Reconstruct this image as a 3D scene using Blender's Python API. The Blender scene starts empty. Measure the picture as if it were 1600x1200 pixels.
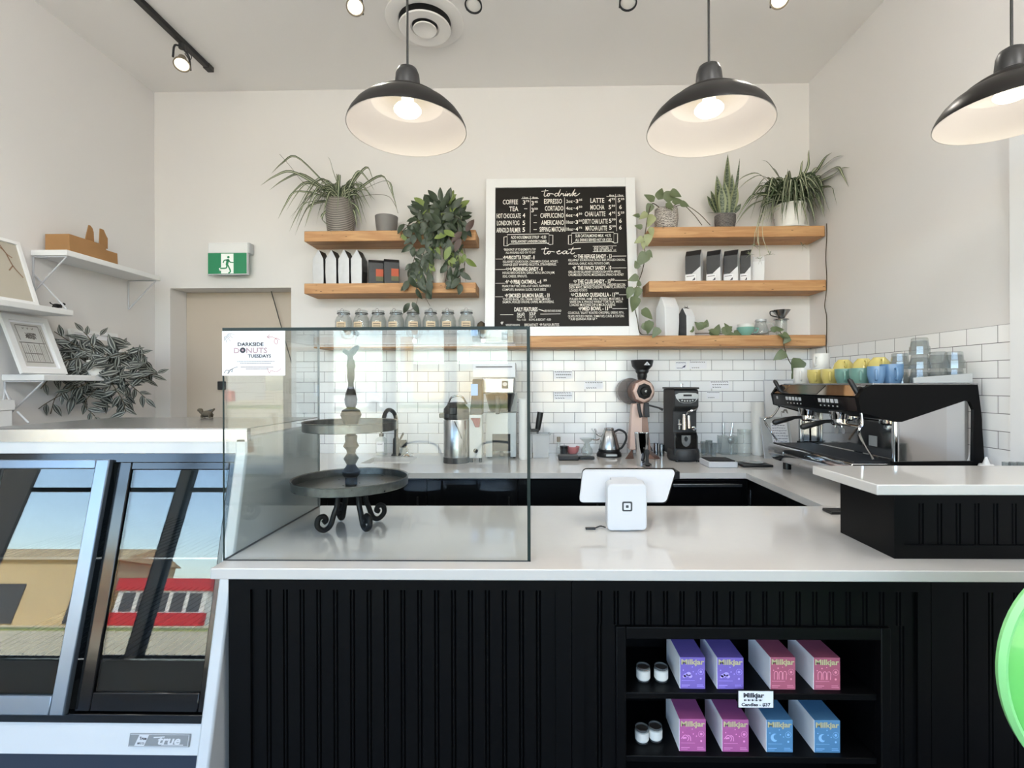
import bpy, bmesh, math, random
from mathutils import Vector, Matrix
R_ = random.Random(7)
SC = bpy.context.scene
COL = SC.collection
PI = math.pi

# ------------------------------------------------------------------ camera
FPX, PPX, PPY, EYE = 775.0, 822.0, 600.0, 1.44
YAW, ROLL = math.atan(14 / 775), -0.0032
CR = Matrix.Rotation(YAW, 3, 'Z') @ Matrix.Rotation(PI / 2, 3, 'X') @ Matrix.Rotation(ROLL, 3, 'Z')
cd = bpy.data.cameras.new('camera')
cam = bpy.data.objects.new('camera', cd)
COL.objects.link(cam)
cam.matrix_world = Matrix.Translation((0, 0, EYE)) @ CR.to_4x4()
cd.sensor_width = 36
cd.lens = 36 * FPX / 1600
cd.shift_x = -(PPX - 800) / 1600
cd.clip_start = 0.02
SC.camera = cam

# ------------------------------------------------------------------ world, sun, exposure
w = bpy.data.worlds.new('sky_world')
SC.world = w
w.use_nodes = True
nt = w.node_tree
nt.nodes.clear()
wo = nt.nodes.new('ShaderNodeOutputWorld')
bg = nt.nodes.new('ShaderNodeBackground')
sky = nt.nodes.new('ShaderNodeTexSky')
sky.sky_type = 'NISHITA'
sky.sun_disc = False
sky.sun_elevation = math.radians(42)
sky.sun_rotation = math.radians(20)
sky.air_density = 1.0
sky.dust_density = 1.2
sky.ozone_density = 1.0
nt.links.new(sky.outputs[0], bg.inputs[0])
bg.inputs[1].default_value = 1.62
nt.links.new(bg.outputs[0], wo.inputs[0])
sl = bpy.data.lights.new('sun', 'SUN')
sl.energy = 16
sl.angle = math.radians(0.6)
sl.color = (1, 0.95, 0.86)
so = bpy.data.objects.new('sun', sl)
COL.objects.link(so)
so.rotation_euler = (math.radians(-52), 0, math.radians(-22))
vs = SC.view_settings
vs.view_transform = 'Standard'
vs.look = 'None'
vs.gamma = 1
vs.exposure = 0.12
vs.use_curve_mapping = False
cy = SC.cycles
cy.max_bounces = 10
cy.diffuse_bounces = 6
cy.glossy_bounces = 5
cy.transparent_max_bounces = 24
cy.transmission_bounces = 6
cy.caustics_reflective = False
cy.caustics_refractive = False
cy.sample_clamp_indirect = 6
cy.use_denoising = True

ZC, YW, XL, XR, ZT = 0.937, 3.62, -2.81, 1.986, 3.607   # counter height, back wall, left / right wall, ceiling
YF = -3.2                                              # the window front behind the camera
# front windows: x0, x1, sill, head
WINDOWS = [(-8.5, -6.68, .3, 3.3), (-6.58, -4.6, .3, 3.3), (-4.5, -3.06, .3, 3.3),
           (-2.55, -1.83, .3, 3.3), (-1.77, -1.07, .3, 3.3), (-1.01, -.29, .3, 3.3), (.02, .95, .3, 3.3), (1.0, 1.93, .3, 3.3)]
for (x0, x1, z0, z1) in WINDOWS:                       # sky portals in the real openings
    pl_ = bpy.data.lights.new('window_portal', 'AREA')
    pl_.shape = 'RECTANGLE'
    pl_.size, pl_.size_y = x1 - x0, z1 - z0
    pl_.cycles.is_portal = True
    po = bpy.data.objects.new('window_portal', pl_)
    COL.objects.link(po)
    po.location = ((x0 + x1) / 2, YF - .05, (z0 + z1) / 2)
    po.rotation_euler = (PI / 2, 0, 0)

# ------------------------------------------------------------------ helpers
def ray(px, py):
    return CR @ Vector(((px - PPX) / FPX, (PPY - py) / FPX, -1))
def at(px, py, X=None, Y=None, Z=None):
    """the place where the line of sight through a photo pixel meets a plane of the room"""
    d = ray(px, py)
    t = X / d[0] if X is not None else Y / d[1] if Y is not None else (Z - EYE) / d[2]
    return Vector((0, 0, EYE)) + d * t
def on_plane(px, py, p, n):
    d = ray(px, py)
    o = Vector((0, 0, EYE))
    return o + d * ((p - o).dot(n) / d.dot(n))
def lin(c):
    return tuple(((x / 255) / 12.92 if x <= 10.3 else ((x / 255 + .055) / 1.055) ** 2.4) for x in c)

class MB:
    def __init__(s):
        s.v, s.f, s.m = [], [], []
    def add(s, vs_, fs, mi=0):
        b = len(s.v)
        s.v += [Vector(p) for p in vs_]
        for i, f in enumerate(fs):
            s.f.append([b + k for k in f])
            s.m.append(mi[i] if isinstance(mi, list) else mi)
        return s
    def box(s, a, b, mi=0):
        x0, x1 = sorted((a[0], b[0])); y0, y1 = sorted((a[1], b[1])); z0, z1 = sorted((a[2], b[2]))
        return s.add([(x0, y0, z0), (x1, y0, z0), (x1, y1, z0), (x0, y1, z0), (x0, y0, z1), (x1, y0, z1), (x1, y1, z1), (x0, y1, z1)],
                     [(0, 3, 2, 1), (4, 5, 6, 7), (0, 1, 5, 4), (1, 2, 6, 5), (2, 3, 7, 6), (3, 0, 4, 7)], mi)
    def cbox(s, c, d, mi=0, rot=None):
        c = Vector(c)
        h = [x / 2 for x in d]
        b = MB().box([-x for x in h], h)
        vs_ = [(rot @ p if rot else p) + c for p in b.v]
        return s.add(vs_, b.f, mi)
    def prism(s, A, B, mi=0):
        n = len(A)
        return s.add(list(A) + list(B), [list(range(n))[::-1], list(range(n, 2 * n))] + [(i, (i + 1) % n, n + (i + 1) % n, n + i) for i in range(n)], mi)
    def ext(s, poly, ax, a, b, mi=0):
        def mk(p, t):
            return (t, p[0], p[1]) if ax == 'x' else (p[0], t, p[1]) if ax == 'y' else (p[0], p[1], t)
        return s.prism([mk(p, a) for p in poly], [mk(p, b) for p in poly], mi)
    def lathe(s, prof, c=(0, 0, 0), n=28, mi=0, rot=None, sx=1, sy=1):
        c = Vector(c)
        vs_, fs = [], []
        k = len(prof)
        for i in range(n):
            a = 2 * PI * i / n
            for r, z in prof:
                p = Vector((r * math.cos(a) * sx, r * math.sin(a) * sy, z))
                vs_.append((rot @ p if rot else p) + c)
        for i in range(n):
            j = (i + 1) % n
            for q in range(k - 1):
                if prof[q][0] < 1e-6 and prof[q + 1][0] < 1e-6:
                    continue
                fs.append((i * k + q, j * k + q, j * k + q + 1, i * k + q + 1))
        return s.add(vs_, fs, mi)
    def cyl(s, c, r, h, n=24, mi=0, r2=None, rot=None):
        r2 = r if r2 is None else r2
        return s.lathe([(0, 0), (r, 0), (r2, h), (0, h)], c, n, mi, rot)
    def sph(s, c, r, n=16, mi=0, rot=None):
        if not isinstance(r, (tuple, list)):
            r = (r, r, r)
        m = n // 2
        prof = [(math.sin(PI * i / m) * r[0], -math.cos(PI * i / m) * r[2]) for i in range(m + 1)]
        prof[0] = (0, prof[0][1]); prof[-1] = (0, prof[-1][1])
        return s.lathe(prof, c, n, mi, rot, 1, r[1] / r[0])
    def tube(s, pts, r, n=8, mi=0):
        pts = [Vector(p) for p in pts]
        if len(pts) < 2:
            return s
        rs = r if isinstance(r, (list, tuple)) else [r] * len(pts)
        vs_, fs = [], []
        t0 = (pts[1] - pts[0]).normalized()
        u = t0.orthogonal().normalized()
        for i, p in enumerate(pts):
            t = (pts[min(i + 1, len(pts) - 1)] - pts[max(i - 1, 0)])
            t = t.normalized() if t.length > 1e-9 else t0
            u = (u - t * u.dot(t))
            u = u.normalized() if u.length > 1e-6 else t.orthogonal().normalized()
            q = t.cross(u)
            for k in range(n):
                a = 2 * PI * k / n
                vs_.append(p + (u * math.cos(a) + q * math.sin(a)) * rs[i])
        L = len(pts)
        for i in range(L - 1):
            for k in range(n):
                k2 = (k + 1) % n
                fs.append((i * n + k, i * n + k2, (i + 1) * n + k2, (i + 1) * n + k))
        fs.append(tuple(range(n))[::-1])
        fs.append(tuple((L - 1) * n + k for k in range(n)))
        return s.add(vs_, fs, mi)
    def quad(s, a, b, c, d, mi=0):
        return s.add([a, b, c, d], [(0, 1, 2, 3)], mi)
    def build(s, name, mats, parent=None, smooth=38, bevel=0, seg=2, fix=True):
        off = Vector((0, 0, 0))
        q = parent
        while q:
            off += q.location
            q = q.parent
        me = bpy.data.meshes.new(name)
        me.from_pydata([p - off for p in s.v], [], s.f)
        for m in (mats if isinstance(mats, (list, tuple)) else [mats]):
            me.materials.append(m)
        me.polygons.foreach_set('material_index', s.m)
        if fix:
            bm = bmesh.new()
            bm.from_mesh(me)
            bmesh.ops.remove_doubles(bm, verts=bm.verts, dist=1e-6)
            bmesh.ops.recalc_face_normals(bm, faces=bm.faces)
            bm.to_mesh(me)
            bm.free()
        if smooth:
            me.polygons.foreach_set('use_smooth', [True] * len(me.polygons))
            me.set_sharp_from_angle(angle=math.radians(smooth))
        o = bpy.data.objects.new(name, me)
        COL.objects.link(o)
        if parent:
            o.parent = parent
        if bevel:
            b = o.modifiers.new('bevel', 'BEVEL')
            b.width = bevel
            b.segments = seg
            b.limit_method = 'ANGLE'
            b.angle_limit = math.radians(40)
        return o

def tag(o, label, cat, group=None, kind=None):
    o['label'] = label
    o['category'] = cat
    if group:
        o['group'] = group
    if kind:
        o['kind'] = kind
    return o
def thing(name, label, cat, loc=(0, 0, 0), group=None):
    o = bpy.data.objects.new(name, None)
    o.empty_display_size = .05
    COL.objects.link(o)
    o.location = loc
    return tag(o, label, cat, group)
def struct(name, mb, mat, **k):
    o = mb.build(name, mat, **k)
    o['kind'] = 'structure'
    return o
def kids(o):
    return [c for c in bpy.data.objects if c.parent == o]
def dup(root, loc=None, rotz=None, label=None, scale=None):
    def cp(o, par):
        c = o.copy()
        COL.objects.link(c)
        if par:
            c.parent = par
        for ch in kids(o):
            cp(ch, c)
        return c
    r = cp(root, None)
    if loc is not None:
        r.location = loc
    if rotz is not None:
        r.rotation_euler.z = rotz
    if scale is not None:
        r.scale = scale
    if label:
        r['label'] = label
    return r
def crom(pts, n=6):
    P = [Vector(p) for p in pts]
    P = [P[0] * 2 - P[1]] + P + [P[-1] * 2 - P[-2]]
    out = []
    for i in range(1, len(P) - 2):
        for k in range(n):
            t = k / n
            a, b, c, d = P[i - 1], P[i], P[i + 1], P[i + 2]
            out.append(.5 * ((2 * b) + (c - a) * t + (2 * a - 5 * b + 4 * c - d) * t * t + (3 * b - a - 3 * c + d) * t ** 3))
    out.append(P[-2])
    return out
def RX(a): return Matrix.Rotation(a, 3, 'X')
def RY(a): return Matrix.Rotation(a, 3, 'Y')
def RZ(a): return Matrix.Rotation(a, 3, 'Z')

# ------------------------------------------------------------------ lettering
_tc = {}
def glyphs(s, bold):
    key = (s, bold)
    if key not in _tc:
        cu = bpy.data.curves.new('lettering', 'FONT')
        cu.body = s
        cu.offset = bold
        cu.resolution_u = 2
        ob = bpy.data.objects.new('lettering', cu)
        me = bpy.data.meshes.new_from_object(ob)
        _tc[key] = ([v.co.copy() for v in me.vertices], [tuple(p.vertices) for p in me.polygons])
        bpy.data.objects.remove(ob)
        bpy.data.curves.remove(cu)
        bpy.data.meshes.remove(me)
    return _tc[key]
def write(mb, s, f, x0, x1, yb, h, bold=0.0, mi=0, shear=0):
    """letters between x0 and x1 on baseline yb, cap height h; f maps the sheet's 2-D to 3-D"""
    vs_, fs = glyphs(s, bold)
    if not vs_:
        return
    a = min(v.x for v in vs_); b = max(v.x for v in vs_)
    sx = (x1 - x0) / max(b - a, 1e-6)
    sy = h / .7
    mb.add([f(x0 + (v.x - a) * sx + v.y * abs(sy) * shear, yb + v.y * sy) for v in vs_], fs, mi)
def stroke(mb, pts, wd, f, mi=0, n=5, smooth=True):
    P = [Vector((p[0], p[1], 0)) for p in pts]
    if smooth and len(P) > 2:
        P = crom(P, n)
    vs_, fs = [], []
    for i, p in enumerate(P):
        t = P[min(i + 1, len(P) - 1)] - P[max(i - 1, 0)]
        t = t.normalized() if t.length > 1e-9 else Vector((1, 0, 0))
        nn = Vector((-t.y, t.x, 0)) * wd / 2
        vs_ += [f(*(p + nn)[:2]), f(*(p - nn)[:2])]
    for i in range(len(P) - 1):
        fs.append((2 * i, 2 * i + 1, 2 * i + 3, 2 * i + 2))
    mb.add(vs_, fs, mi)
def disc2(mb, cx, cy_, r, f, mi=0, n=16, ry=None):
    ry = r if ry is None else ry
    mb.add([f(cx + r * math.cos(2 * PI * i / n), cy_ + ry * math.sin(2 * PI * i / n)) for i in range(n)], [tuple(range(n))], mi)
def poly2(mb, pts, f, mi=0):
    mb.add([f(*p) for p in pts], [tuple(range(len(pts)))], mi)
def sheet_map(o, ux, uy, lift=.0006):
    o, ux, uy = Vector(o), Vector(ux), Vector(uy)
    nn = ux.cross(uy).normalized() * lift
    return lambda x, y: o + ux * x + uy * y + nn

# ------------------------------------------------------------------ materials
def mat(name, c, rough=.5, metal=0., spec=.5, bump=0., bscale=200., var=0., vscale=8., coat=0., emit=None, estr=0., rvar=0.):
    m = bpy.data.materials.new(name)
    m.use_nodes = True
    n = m.node_tree.nodes
    l = m.node_tree.links
    b = n['Principled BSDF']
    c = lin(c) if max(c) > 1.0 else c
    b.inputs['Base Color'].default_value = (*c, 1)
    b.inputs['Roughness'].default_value = rough
    b.inputs['Metallic'].default_value = metal
    b.inputs['Specular IOR Level'].default_value = spec
    b.inputs['Coat Weight'].default_value = coat
    if emit:
        b.inputs['Emission Color'].default_value = (*emit, 1)
        b.inputs['Emission Strength'].default_value = estr
    if bump or var or rvar:
        tc = n.new('ShaderNodeTexCoord')
    if var or rvar:
        nz = n.new('ShaderNodeTexNoise')
        nz.inputs['Scale'].default_value = vscale
        nz.inputs['Detail'].default_value = 5
        l.new(tc.outputs['Object'], nz.inputs['Vector'])
    if var:
        mx = n.new('ShaderNodeMix')
        mx.data_type = 'RGBA'
        mx.inputs[6].default_value = (*[x * (1 - var) for x in c], 1)
        mx.inputs[7].default_value = (*[min(1, x * (1 + var)) for x in c], 1)
        l.new(nz.outputs['Fac'], mx.inputs[0])
        l.new(mx.outputs[2], b.inputs['Base Color'])
    if rvar:
        mr = n.new('ShaderNodeMapRange')
        mr.inputs[3].default_value = max(.02, rough - rvar)
        mr.inputs[4].default_value = rough + rvar
        l.new(nz.outputs['Fac'], mr.inputs[0])
        l.new(mr.outputs[0], b.inputs['Roughness'])
    if bump:
        nb = n.new('ShaderNodeTexNoise')
        nb.inputs['Scale'].default_value = bscale
        nb.inputs['Detail'].default_value = 3
        l.new(tc.outputs['Object'], nb.inputs['Vector'])
        bp = n.new('ShaderNodeBump')
        bp.inputs['Strength'].default_value = bump
        bp.inputs['Distance'].default_value = .002
        l.new(nb.outputs['Fac'], bp.inputs['Height'])
        l.new(bp.outputs[0], b.inputs['Normal'])
    return m
def glass(name, tint=(1, 1, 1), ior=1.5, rough=0., dirt=0.):
    """sheet glass: clear transmission plus a Fresnel reflection at each face"""
    m = bpy.data.materials.new(name)
    m.use_nodes = True
    n = m.node_tree.nodes
    l = m.node_tree.links
    n.clear()
    out = n.new('ShaderNodeOutputMaterial')
    tr = n.new('ShaderNodeBsdfTransparent')
    tr.inputs[0].default_value = (*tint, 1)
    gl = n.new('ShaderNodeBsdfGlossy')
    gl.inputs['Roughness'].default_value = rough
    fr = n.new('ShaderNodeFresnel')
    ge = n.new('ShaderNodeNewGeometry')              # same Fresnel on entering and leaving the sheet
    mi_ = n.new('ShaderNodeMapRange')
    mi_.inputs[3].default_value = ior
    mi_.inputs[4].default_value = 1 / ior
    l.new(ge.outputs['Backfacing'], mi_.inputs[0])
    l.new(mi_.outputs[0], fr.inputs[0])
    mx = n.new('ShaderNodeMixShader')
    l.new(fr.outputs[0], mx.inputs[0])
    l.new(tr.outputs[0], mx.inputs[1])
    l.new(gl.outputs[0], mx.inputs[2])
    last = mx
    if dirt:
        df = n.new('ShaderNodeBsdfDiffuse')
        df.inputs[0].default_value = (.9, .92, .92, 1)
        m2 = n.new('ShaderNodeMixShader')
        m2.inputs[0].default_value = dirt
        l.new(mx.outputs[0], m2.inputs[1])
        l.new(df.outputs[0], m2.inputs[2])
        last = m2
    l.new(last.outputs[0], out.inputs[0])
    return m
def wood(name, a, b, dark):
    m = mat(name, a, .55, bump=.15, bscale=90)
    n = m.node_tree.nodes
    l = m.node_tree.links
    bs = n['Principled BSDF']
    tc = n.new('ShaderNodeTexCoord')
    mp = n.new('ShaderNodeMapping')
    mp.inputs['Scale'].default_value = (1.2, 14, 14)
    l.new(tc.outputs['Object'], mp.inputs[0])
    nz = n.new('ShaderNodeTexNoise')
    nz.inputs['Scale'].default_value = 2.2
    nz.inputs['Detail'].default_value = 8
    nz.inputs['Distortion'].default_value = 1.2
    l.new(mp.outputs[0], nz.inputs['Vector'])
    cr = n.new('ShaderNodeValToRGB')
    e = cr.color_ramp.elements
    e[0].position = .3; e[0].color = (*lin(b), 1)
    e[1].position = .68; e[1].color = (*lin(a), 1)
    x = e.new(.5); x.color = (*[(p + q) / 2 for p, q in zip(lin(a), lin(b))], 1)
    l.new(nz.outputs['Fac'], cr.inputs[0])
    vo = n.new('ShaderNodeTexVoronoi')                 # knots
    mp2 = n.new('ShaderNodeMapping')
    mp2.inputs['Scale'].default_value = (2.1, 7, 7)
    l.new(tc.outputs['Object'], mp2.inputs[0])
    l.new(mp2.outputs[0], vo.inputs['Vector'])
    kr = n.new('ShaderNodeValToRGB')
    kr.color_ramp.elements[0].position = .05; kr.color_ramp.elements[0].color = (1, 1, 1, 1)
    kr.color_ramp.elements[1].position = .11; kr.color_ramp.elements[1].color = (0, 0, 0, 1)
    l.new(vo.outputs['Distance'], kr.inputs[0])
    mx = n.new('ShaderNodeMix'); mx.data_type = 'RGBA'
    mx.inputs[7].default_value = (*lin(dark), 1)
    l.new(kr.outputs[0], mx.inputs[0])
    l.new(cr.outputs[0], mx.inputs[6])
    l.new(mx.outputs[2], bs.inputs['Base Color'])
    return m
def tile_mat(name, swap):
    m = mat(name, (232, 233, 234), .12)
    n = m.node_tree.nodes
    l = m.node_tree.links
    bs = n['Principled BSDF']
    tc = n.new('ShaderNodeTexCoord')
    sp = n.new('ShaderNodeSeparateXYZ')
    cb = n.new('ShaderNodeCombineXYZ')
    l.new(tc.outputs['Object'], sp.inputs[0])
    l.new(sp.outputs[1 if swap else 0], cb.inputs[0])
    l.new(sp.outputs[2], cb.inputs[1])
    br = n.new('ShaderNodeTexBrick')
    br.offset = .5
    br.inputs['Scale'].default_value = 1
    br.inputs['Brick Width'].default_value = .1525
    br.inputs['Row Height'].default_value = .0755
    br.inputs['Mortar Size'].default_value = .0014
    br.inputs['Mortar Smooth'].default_value = .1
    br.inputs['Bias'].default_value = 0
    br.inputs['Color1'].default_value = (*lin((248, 248, 248)), 1)
    br.inputs['Color2'].default_value = (*lin((240, 241, 242)), 1)
    br.inputs['Mortar'].default_value = (*lin((92, 92, 96)), 1)
    l.new(cb.outputs[0], br.inputs['Vector'])
    l.new(br.outputs['Color'], bs.inputs['Base Color'])
    mr = n.new('ShaderNodeMapRange')
    mr.inputs[3].default_value = .1
    mr.inputs[4].default_value = .8
    l.new(br.outputs['Fac'], mr.inputs[0])
    l.new(mr.outputs[0], bs.inputs['Roughness'])
    nz = n.new('ShaderNodeTexNoise')
    nz.inputs['Scale'].default_value = 9
    l.new(tc.outputs['Object'], nz.inputs['Vector'])
    ma = n.new('ShaderNodeMath'); ma.operation = 'MULTIPLY_ADD'
    ma.inputs[1].default_value = -1
    l.new(br.outputs['Fac'], ma.inputs[0])
    m3 = n.new('ShaderNodeMath'); m3.operation = 'MULTIPLY'
    m3.inputs[1].default_value = .35
    l.new(nz.outputs['Fac'], m3.inputs[0])
    l.new(m3.outputs[0], ma.inputs[2])
    bp = n.new('ShaderNodeBump')
    bp.inputs['Strength'].default_value = .5
    bp.inputs['Distance'].default_value = .002
    l.new(ma.outputs[0], bp.inputs['Height'])
    l.new(bp.outputs[0], bs.inputs['Normal'])
    return m
def banded(name, a, b, scale, axis='Z', rough=.7, dist=0., kind='BANDS', detail=2):
    m = mat(name, a, rough)
    n = m.node_tree.nodes
    l = m.node_tree.links
    tc = n.new('ShaderNodeTexCoord')
    wv = n.new('ShaderNodeTexWave')
    wv.wave_type = kind
    wv.bands_direction = axis
    wv.inputs['Scale'].default_value = scale
    wv.inputs['Distortion'].default_value = dist
    wv.inputs['Detail'].default_value = detail
    wv.inputs['Detail Scale'].default_value = 3
    l.new(tc.outputs['Object'], wv.inputs['Vector'])
    cr = n.new('ShaderNodeValToRGB')
    cr.color_ramp.elements[0].position = .35; cr.color_ramp.elements[0].color = (*lin(b), 1)
    cr.color_ramp.elements[1].position = .6; cr.color_ramp.elements[1].color = (*lin(a), 1)
    l.new(wv.outputs['Fac'], cr.inputs[0])
    l.new(cr.outputs[0], n['Principled BSDF'].inputs['Base Color'])
    return m

M = {
    'wall': mat('wall_paint', (223, 221, 220), .85, bump=.12, bscale=260, var=.012, vscale=1.5),
    'ceil': mat('ceiling_paint', (240, 238, 236), .9, bump=.1, bscale=200),
    'hall': mat('hall_paint', (205, 194, 180), .85, bump=.1),
    'trimw': mat('white_trim', (232, 233, 234), .45),
    'floor': mat('grey_concrete', (74, 70, 66), .5, var=.15, vscale=4),
    'tile_b': tile_mat('subway_tile_back', False),
    'tile_r': tile_mat('subway_tile_side', True),
    'wood': wood('pine_beam', (200, 156, 108), (168, 118, 74), (92, 62, 40)),
    'quartz': mat('white_quartz', (198, 196, 193), .08, spec=.5, var=.02, vscale=30),
    'blackp': mat('black_cabinet_paint', (7, 7, 8), .42, spec=.13, bump=.05, bscale=150),
    'black': mat('black_plastic', (18, 18, 19), .4),
    'blackg': mat('gloss_black', (12, 12, 13), .12),
    'dark': mat('dark_grey', (42, 43, 45), .5),
    'rubber': mat('black_rubber', (24, 24, 25), .8),
    'white': mat('white_plastic', (196, 198, 203), .5, spec=.3),
    'enamel': mat('white_enamel', (197, 201, 205), .28, coat=.3),
    'paper': mat('white_paper', (238, 239, 244), .8),
    'lining': mat('white_shade_lining', (222, 216, 210), .45),
    'shade': mat('black_lamp_enamel', (14, 11, 9), .34, spec=.22),
    'steel': mat('brushed_steel', (172, 174, 176), .26, 1., rvar=.015, vscale=6),
    'chrome': mat('polished_chrome', (205, 206, 208), .06, 1.),
    'galv': mat('galvanised_metal', (108, 110, 108), .32, .85, var=.5, vscale=45, rvar=.12),
    'iron': mat('dark_iron', (30, 29, 29), .5, .6, bump=.15, bscale=120),
    'grey': mat('light_grey_metal', (186, 189, 190), .4, .3),
    'glass': glass('clear_sheet_glass', (.965, .98, .975), 1.43),
    'gedge': mat('green_glass_edge', (22, 38, 36), .4, spec=.25),
    'fglass': glass('fridge_glazing', (.8, .84, .85), 1.58),
    'wglass': glass('window_glazing', (.97, .98, .98), 1.5),
    'jar': glass('jar_glass', (.9, .915, .91), 1.5, .02, .06),
    'tumbler': glass('tumbler_glass', (.8, .82, .82), 1.75, .02, .03),
    'cup_clear': glass('clear_cup_plastic', (.93, .95, .94), 1.45, .08, .1),
    'bulb': mat('lit_bulb', (255, 244, 214), .4, emit=(1, .93, .72), estr=2.2),
    'spot': mat('lit_spot_lens', (255, 246, 220), .4, emit=(1, .93, .76), estr=1.4),
    'opal': mat('added_globe_glow', (250, 248, 244), .4, emit=(1, .972, .94), estr=30),  # glow of the added globes above the viewer
    'ring': mat('taupe_ring', (140, 130, 115), .5),
    'exitg': mat('exit_green', (38, 128, 88), .4, emit=lin((38, 128, 88)), estr=.15),
    'exitw': mat('exit_white', (235, 240, 236), .4, emit=(.9, 1, .93), estr=.15),
    'kraft': mat('kraft_cardboard', (158, 118, 76), .85, bump=.1, var=.08, vscale=20),
    'soil': mat('potting_soil', (48, 38, 30), .95, bump=.8, bscale=90),
    'potgrey': mat('grey_ceramic', (122, 119, 117), .55),
    'pot_w': mat('white_ceramic', (232, 230, 226), .35),
    'potband': banded('banded_ceramic', (150, 144, 138), (86, 80, 76), 26, 'Z', .6, .6),
    'potpat': banded('patterned_ceramic', (196, 190, 184), (104, 98, 94), 30, 'Z', .7, 7, detail=4),
    'potdash': banded('dashed_ceramic', (120, 116, 114), (70, 66, 65), 38, 'Z', .7, 9, detail=4),
    'leaf_d': mat('dark_leaf', (52, 64, 46), .4, var=.35, vscale=14),
    'leaf_l': mat('light_leaf', (112, 128, 66), .45, var=.25, vscale=14),
    'leaf_p': mat('philodendron_leaf', (96, 108, 76), .4, var=.25, vscale=18),
    'leaf_py': mat('pale_philodendron_leaf', (148, 154, 112), .45, var=.2, vscale=18),
    'strap_g': mat('spider_leaf_green', (72, 86, 60), .5, var=.25, vscale=20),
    'strap_w': mat('spider_leaf_cream', (186, 190, 164), .55),
    'sans': banded('snake_leaf', (108, 118, 98), (66, 80, 62), 14, 'Z', .45, 8),
    'sans_y': mat('snake_leaf_edge', (132, 140, 104), .5),
    'trad_d': mat('inch_leaf_dark', (38, 42, 39), .45, var=.2, vscale=30),
    'trad_s': mat('inch_leaf_silver', (140, 144, 138), .4),
    'stem': mat('green_stem', (96, 98, 62), .6),
    'stem_b': mat('brown_stem', (74, 64, 48), .7),
    'bag_s': mat('silver_foil_bag', (200, 202, 205), .38, .25, bump=.5, bscale=26, var=.08, vscale=25),
    'bag_k': mat('black_foil_bag', (40, 41, 43), .42, bump=.4, bscale=26),
    'bag_c': mat('crinkled_white_bag', (232, 234, 237), .4, bump=.7, bscale=30),
    'lab_o': mat('orange_label', (186, 86, 56), .6),
    'lab_g': mat('olive_label', (96, 98, 70), .6),
    'lab_b': mat('tan_jar_label', (214, 194, 164), .7),
    'chalk': mat('chalk_lettering', (238, 234, 226), .9),
    'board': mat('chalkboard', (28, 24, 21), .6, spec=.25, var=.1, vscale=3),
    'ink': mat('dark_ink', (58, 58, 66), .7),
    'inkb': mat('blue_ink', (60, 66, 100), .7),
    'inkr': mat('red_ink', (168, 70, 76), .7),
    'inkm': mat('mauve_ink', (176, 150, 158), .7),
    'copper': mat('rose_gold_paint', (212, 184, 172), .4, .15),
    'copperd': mat('dull_copper', (138, 112, 102), .35, .7),
    'smoke': glass('smoked_plastic', (.55, .5, .48), 1.45, .05, .1),
    'yellow': mat('yellow_ceramic', (206, 190, 112), .25, coat=.3),
    'teal': mat('teal_ceramic', (112, 152, 142), .3, coat=.3),
    'teal2': mat('pale_teal_ceramic', (126, 176, 164), .35),
    'blue': mat('blue_ceramic', (106, 142, 180), .25, coat=.3),
    'pink': mat('pink_bowl', (190, 120, 122), .35),
    'screen': mat('blue_screen', (120, 160, 215), .3, emit=lin((120, 160, 215)), estr=.5),
    'red': mat('red_tap', (124, 30, 42), .35),
    'cupw': mat('paper_cup_white', (230, 229, 226), .6),
    'sponge': mat('charcoal_sponge', (62, 64, 66), .9, bump=.6),
    'candp': mat('purple_carton', (124, 104, 190), .55, var=.08, vscale=60),
    'candr': mat('rose_carton', (176, 92, 116), .55, var=.08, vscale=60),
    'candm': mat('magenta_carton', (176, 92, 150), .55, var=.08, vscale=60),
    'candb': mat('blue_carton', (84, 134, 176), .55, var=.08, vscale=60),
    'foil': mat('gold_foil', (232, 222, 176), .3, .4),
    'wick': mat('dark_candle_top', (44, 36, 30), .7),
    'wax': mat('white_candle_label', (228, 226, 220), .6),
    'green': mat('green_chair_shell', (112, 204, 104), .3, coat=.4),
    'greenr': mat('pale_green_rim', (150, 228, 150), .3),
    'frame_sky': mat('sky_tinted_door_frame', (120, 132, 146), .3, .8, rvar=.05),  # sky reflection of the black door frame put into its colour
    'inner': mat('fridge_liner', (60, 64, 68), .6),
    'kick': mat('navy_kick_plate', (40, 50, 66), .5),
    'badge': mat('grey_badge', (124, 128, 132), .4, .2),
    'art1': mat('beige_print', (178, 172, 158), .3, var=.06, vscale=5),
    'art2': mat('sketch_print', (206, 205, 202), .4, var=.04, vscale=12),
    'pencil': mat('pencil_line', (128, 124, 120), .8),
    'pencilb': mat('brown_pencil_line', (140, 112, 92), .8),
    'door': mat('beige_door_paint', (196, 184, 170), .6, bump=.06),
    'asphalt': mat('sandy_lot', (238, 220, 178), .95, var=.1, vscale=.6),
    'grass': mat('verge_grass', (150, 156, 92), .95, var=.3, vscale=1.2),
    'tanb': mat('tan_cladding', (206, 184, 142), .9),
    'redb': mat('red_fascia', (190, 44, 48), .6),
    'whiteb': mat('white_cladding', (224, 226, 222), .7),
    'mullion': mat('grey_mullion', (84, 84, 86), .5, .3),
}

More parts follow.
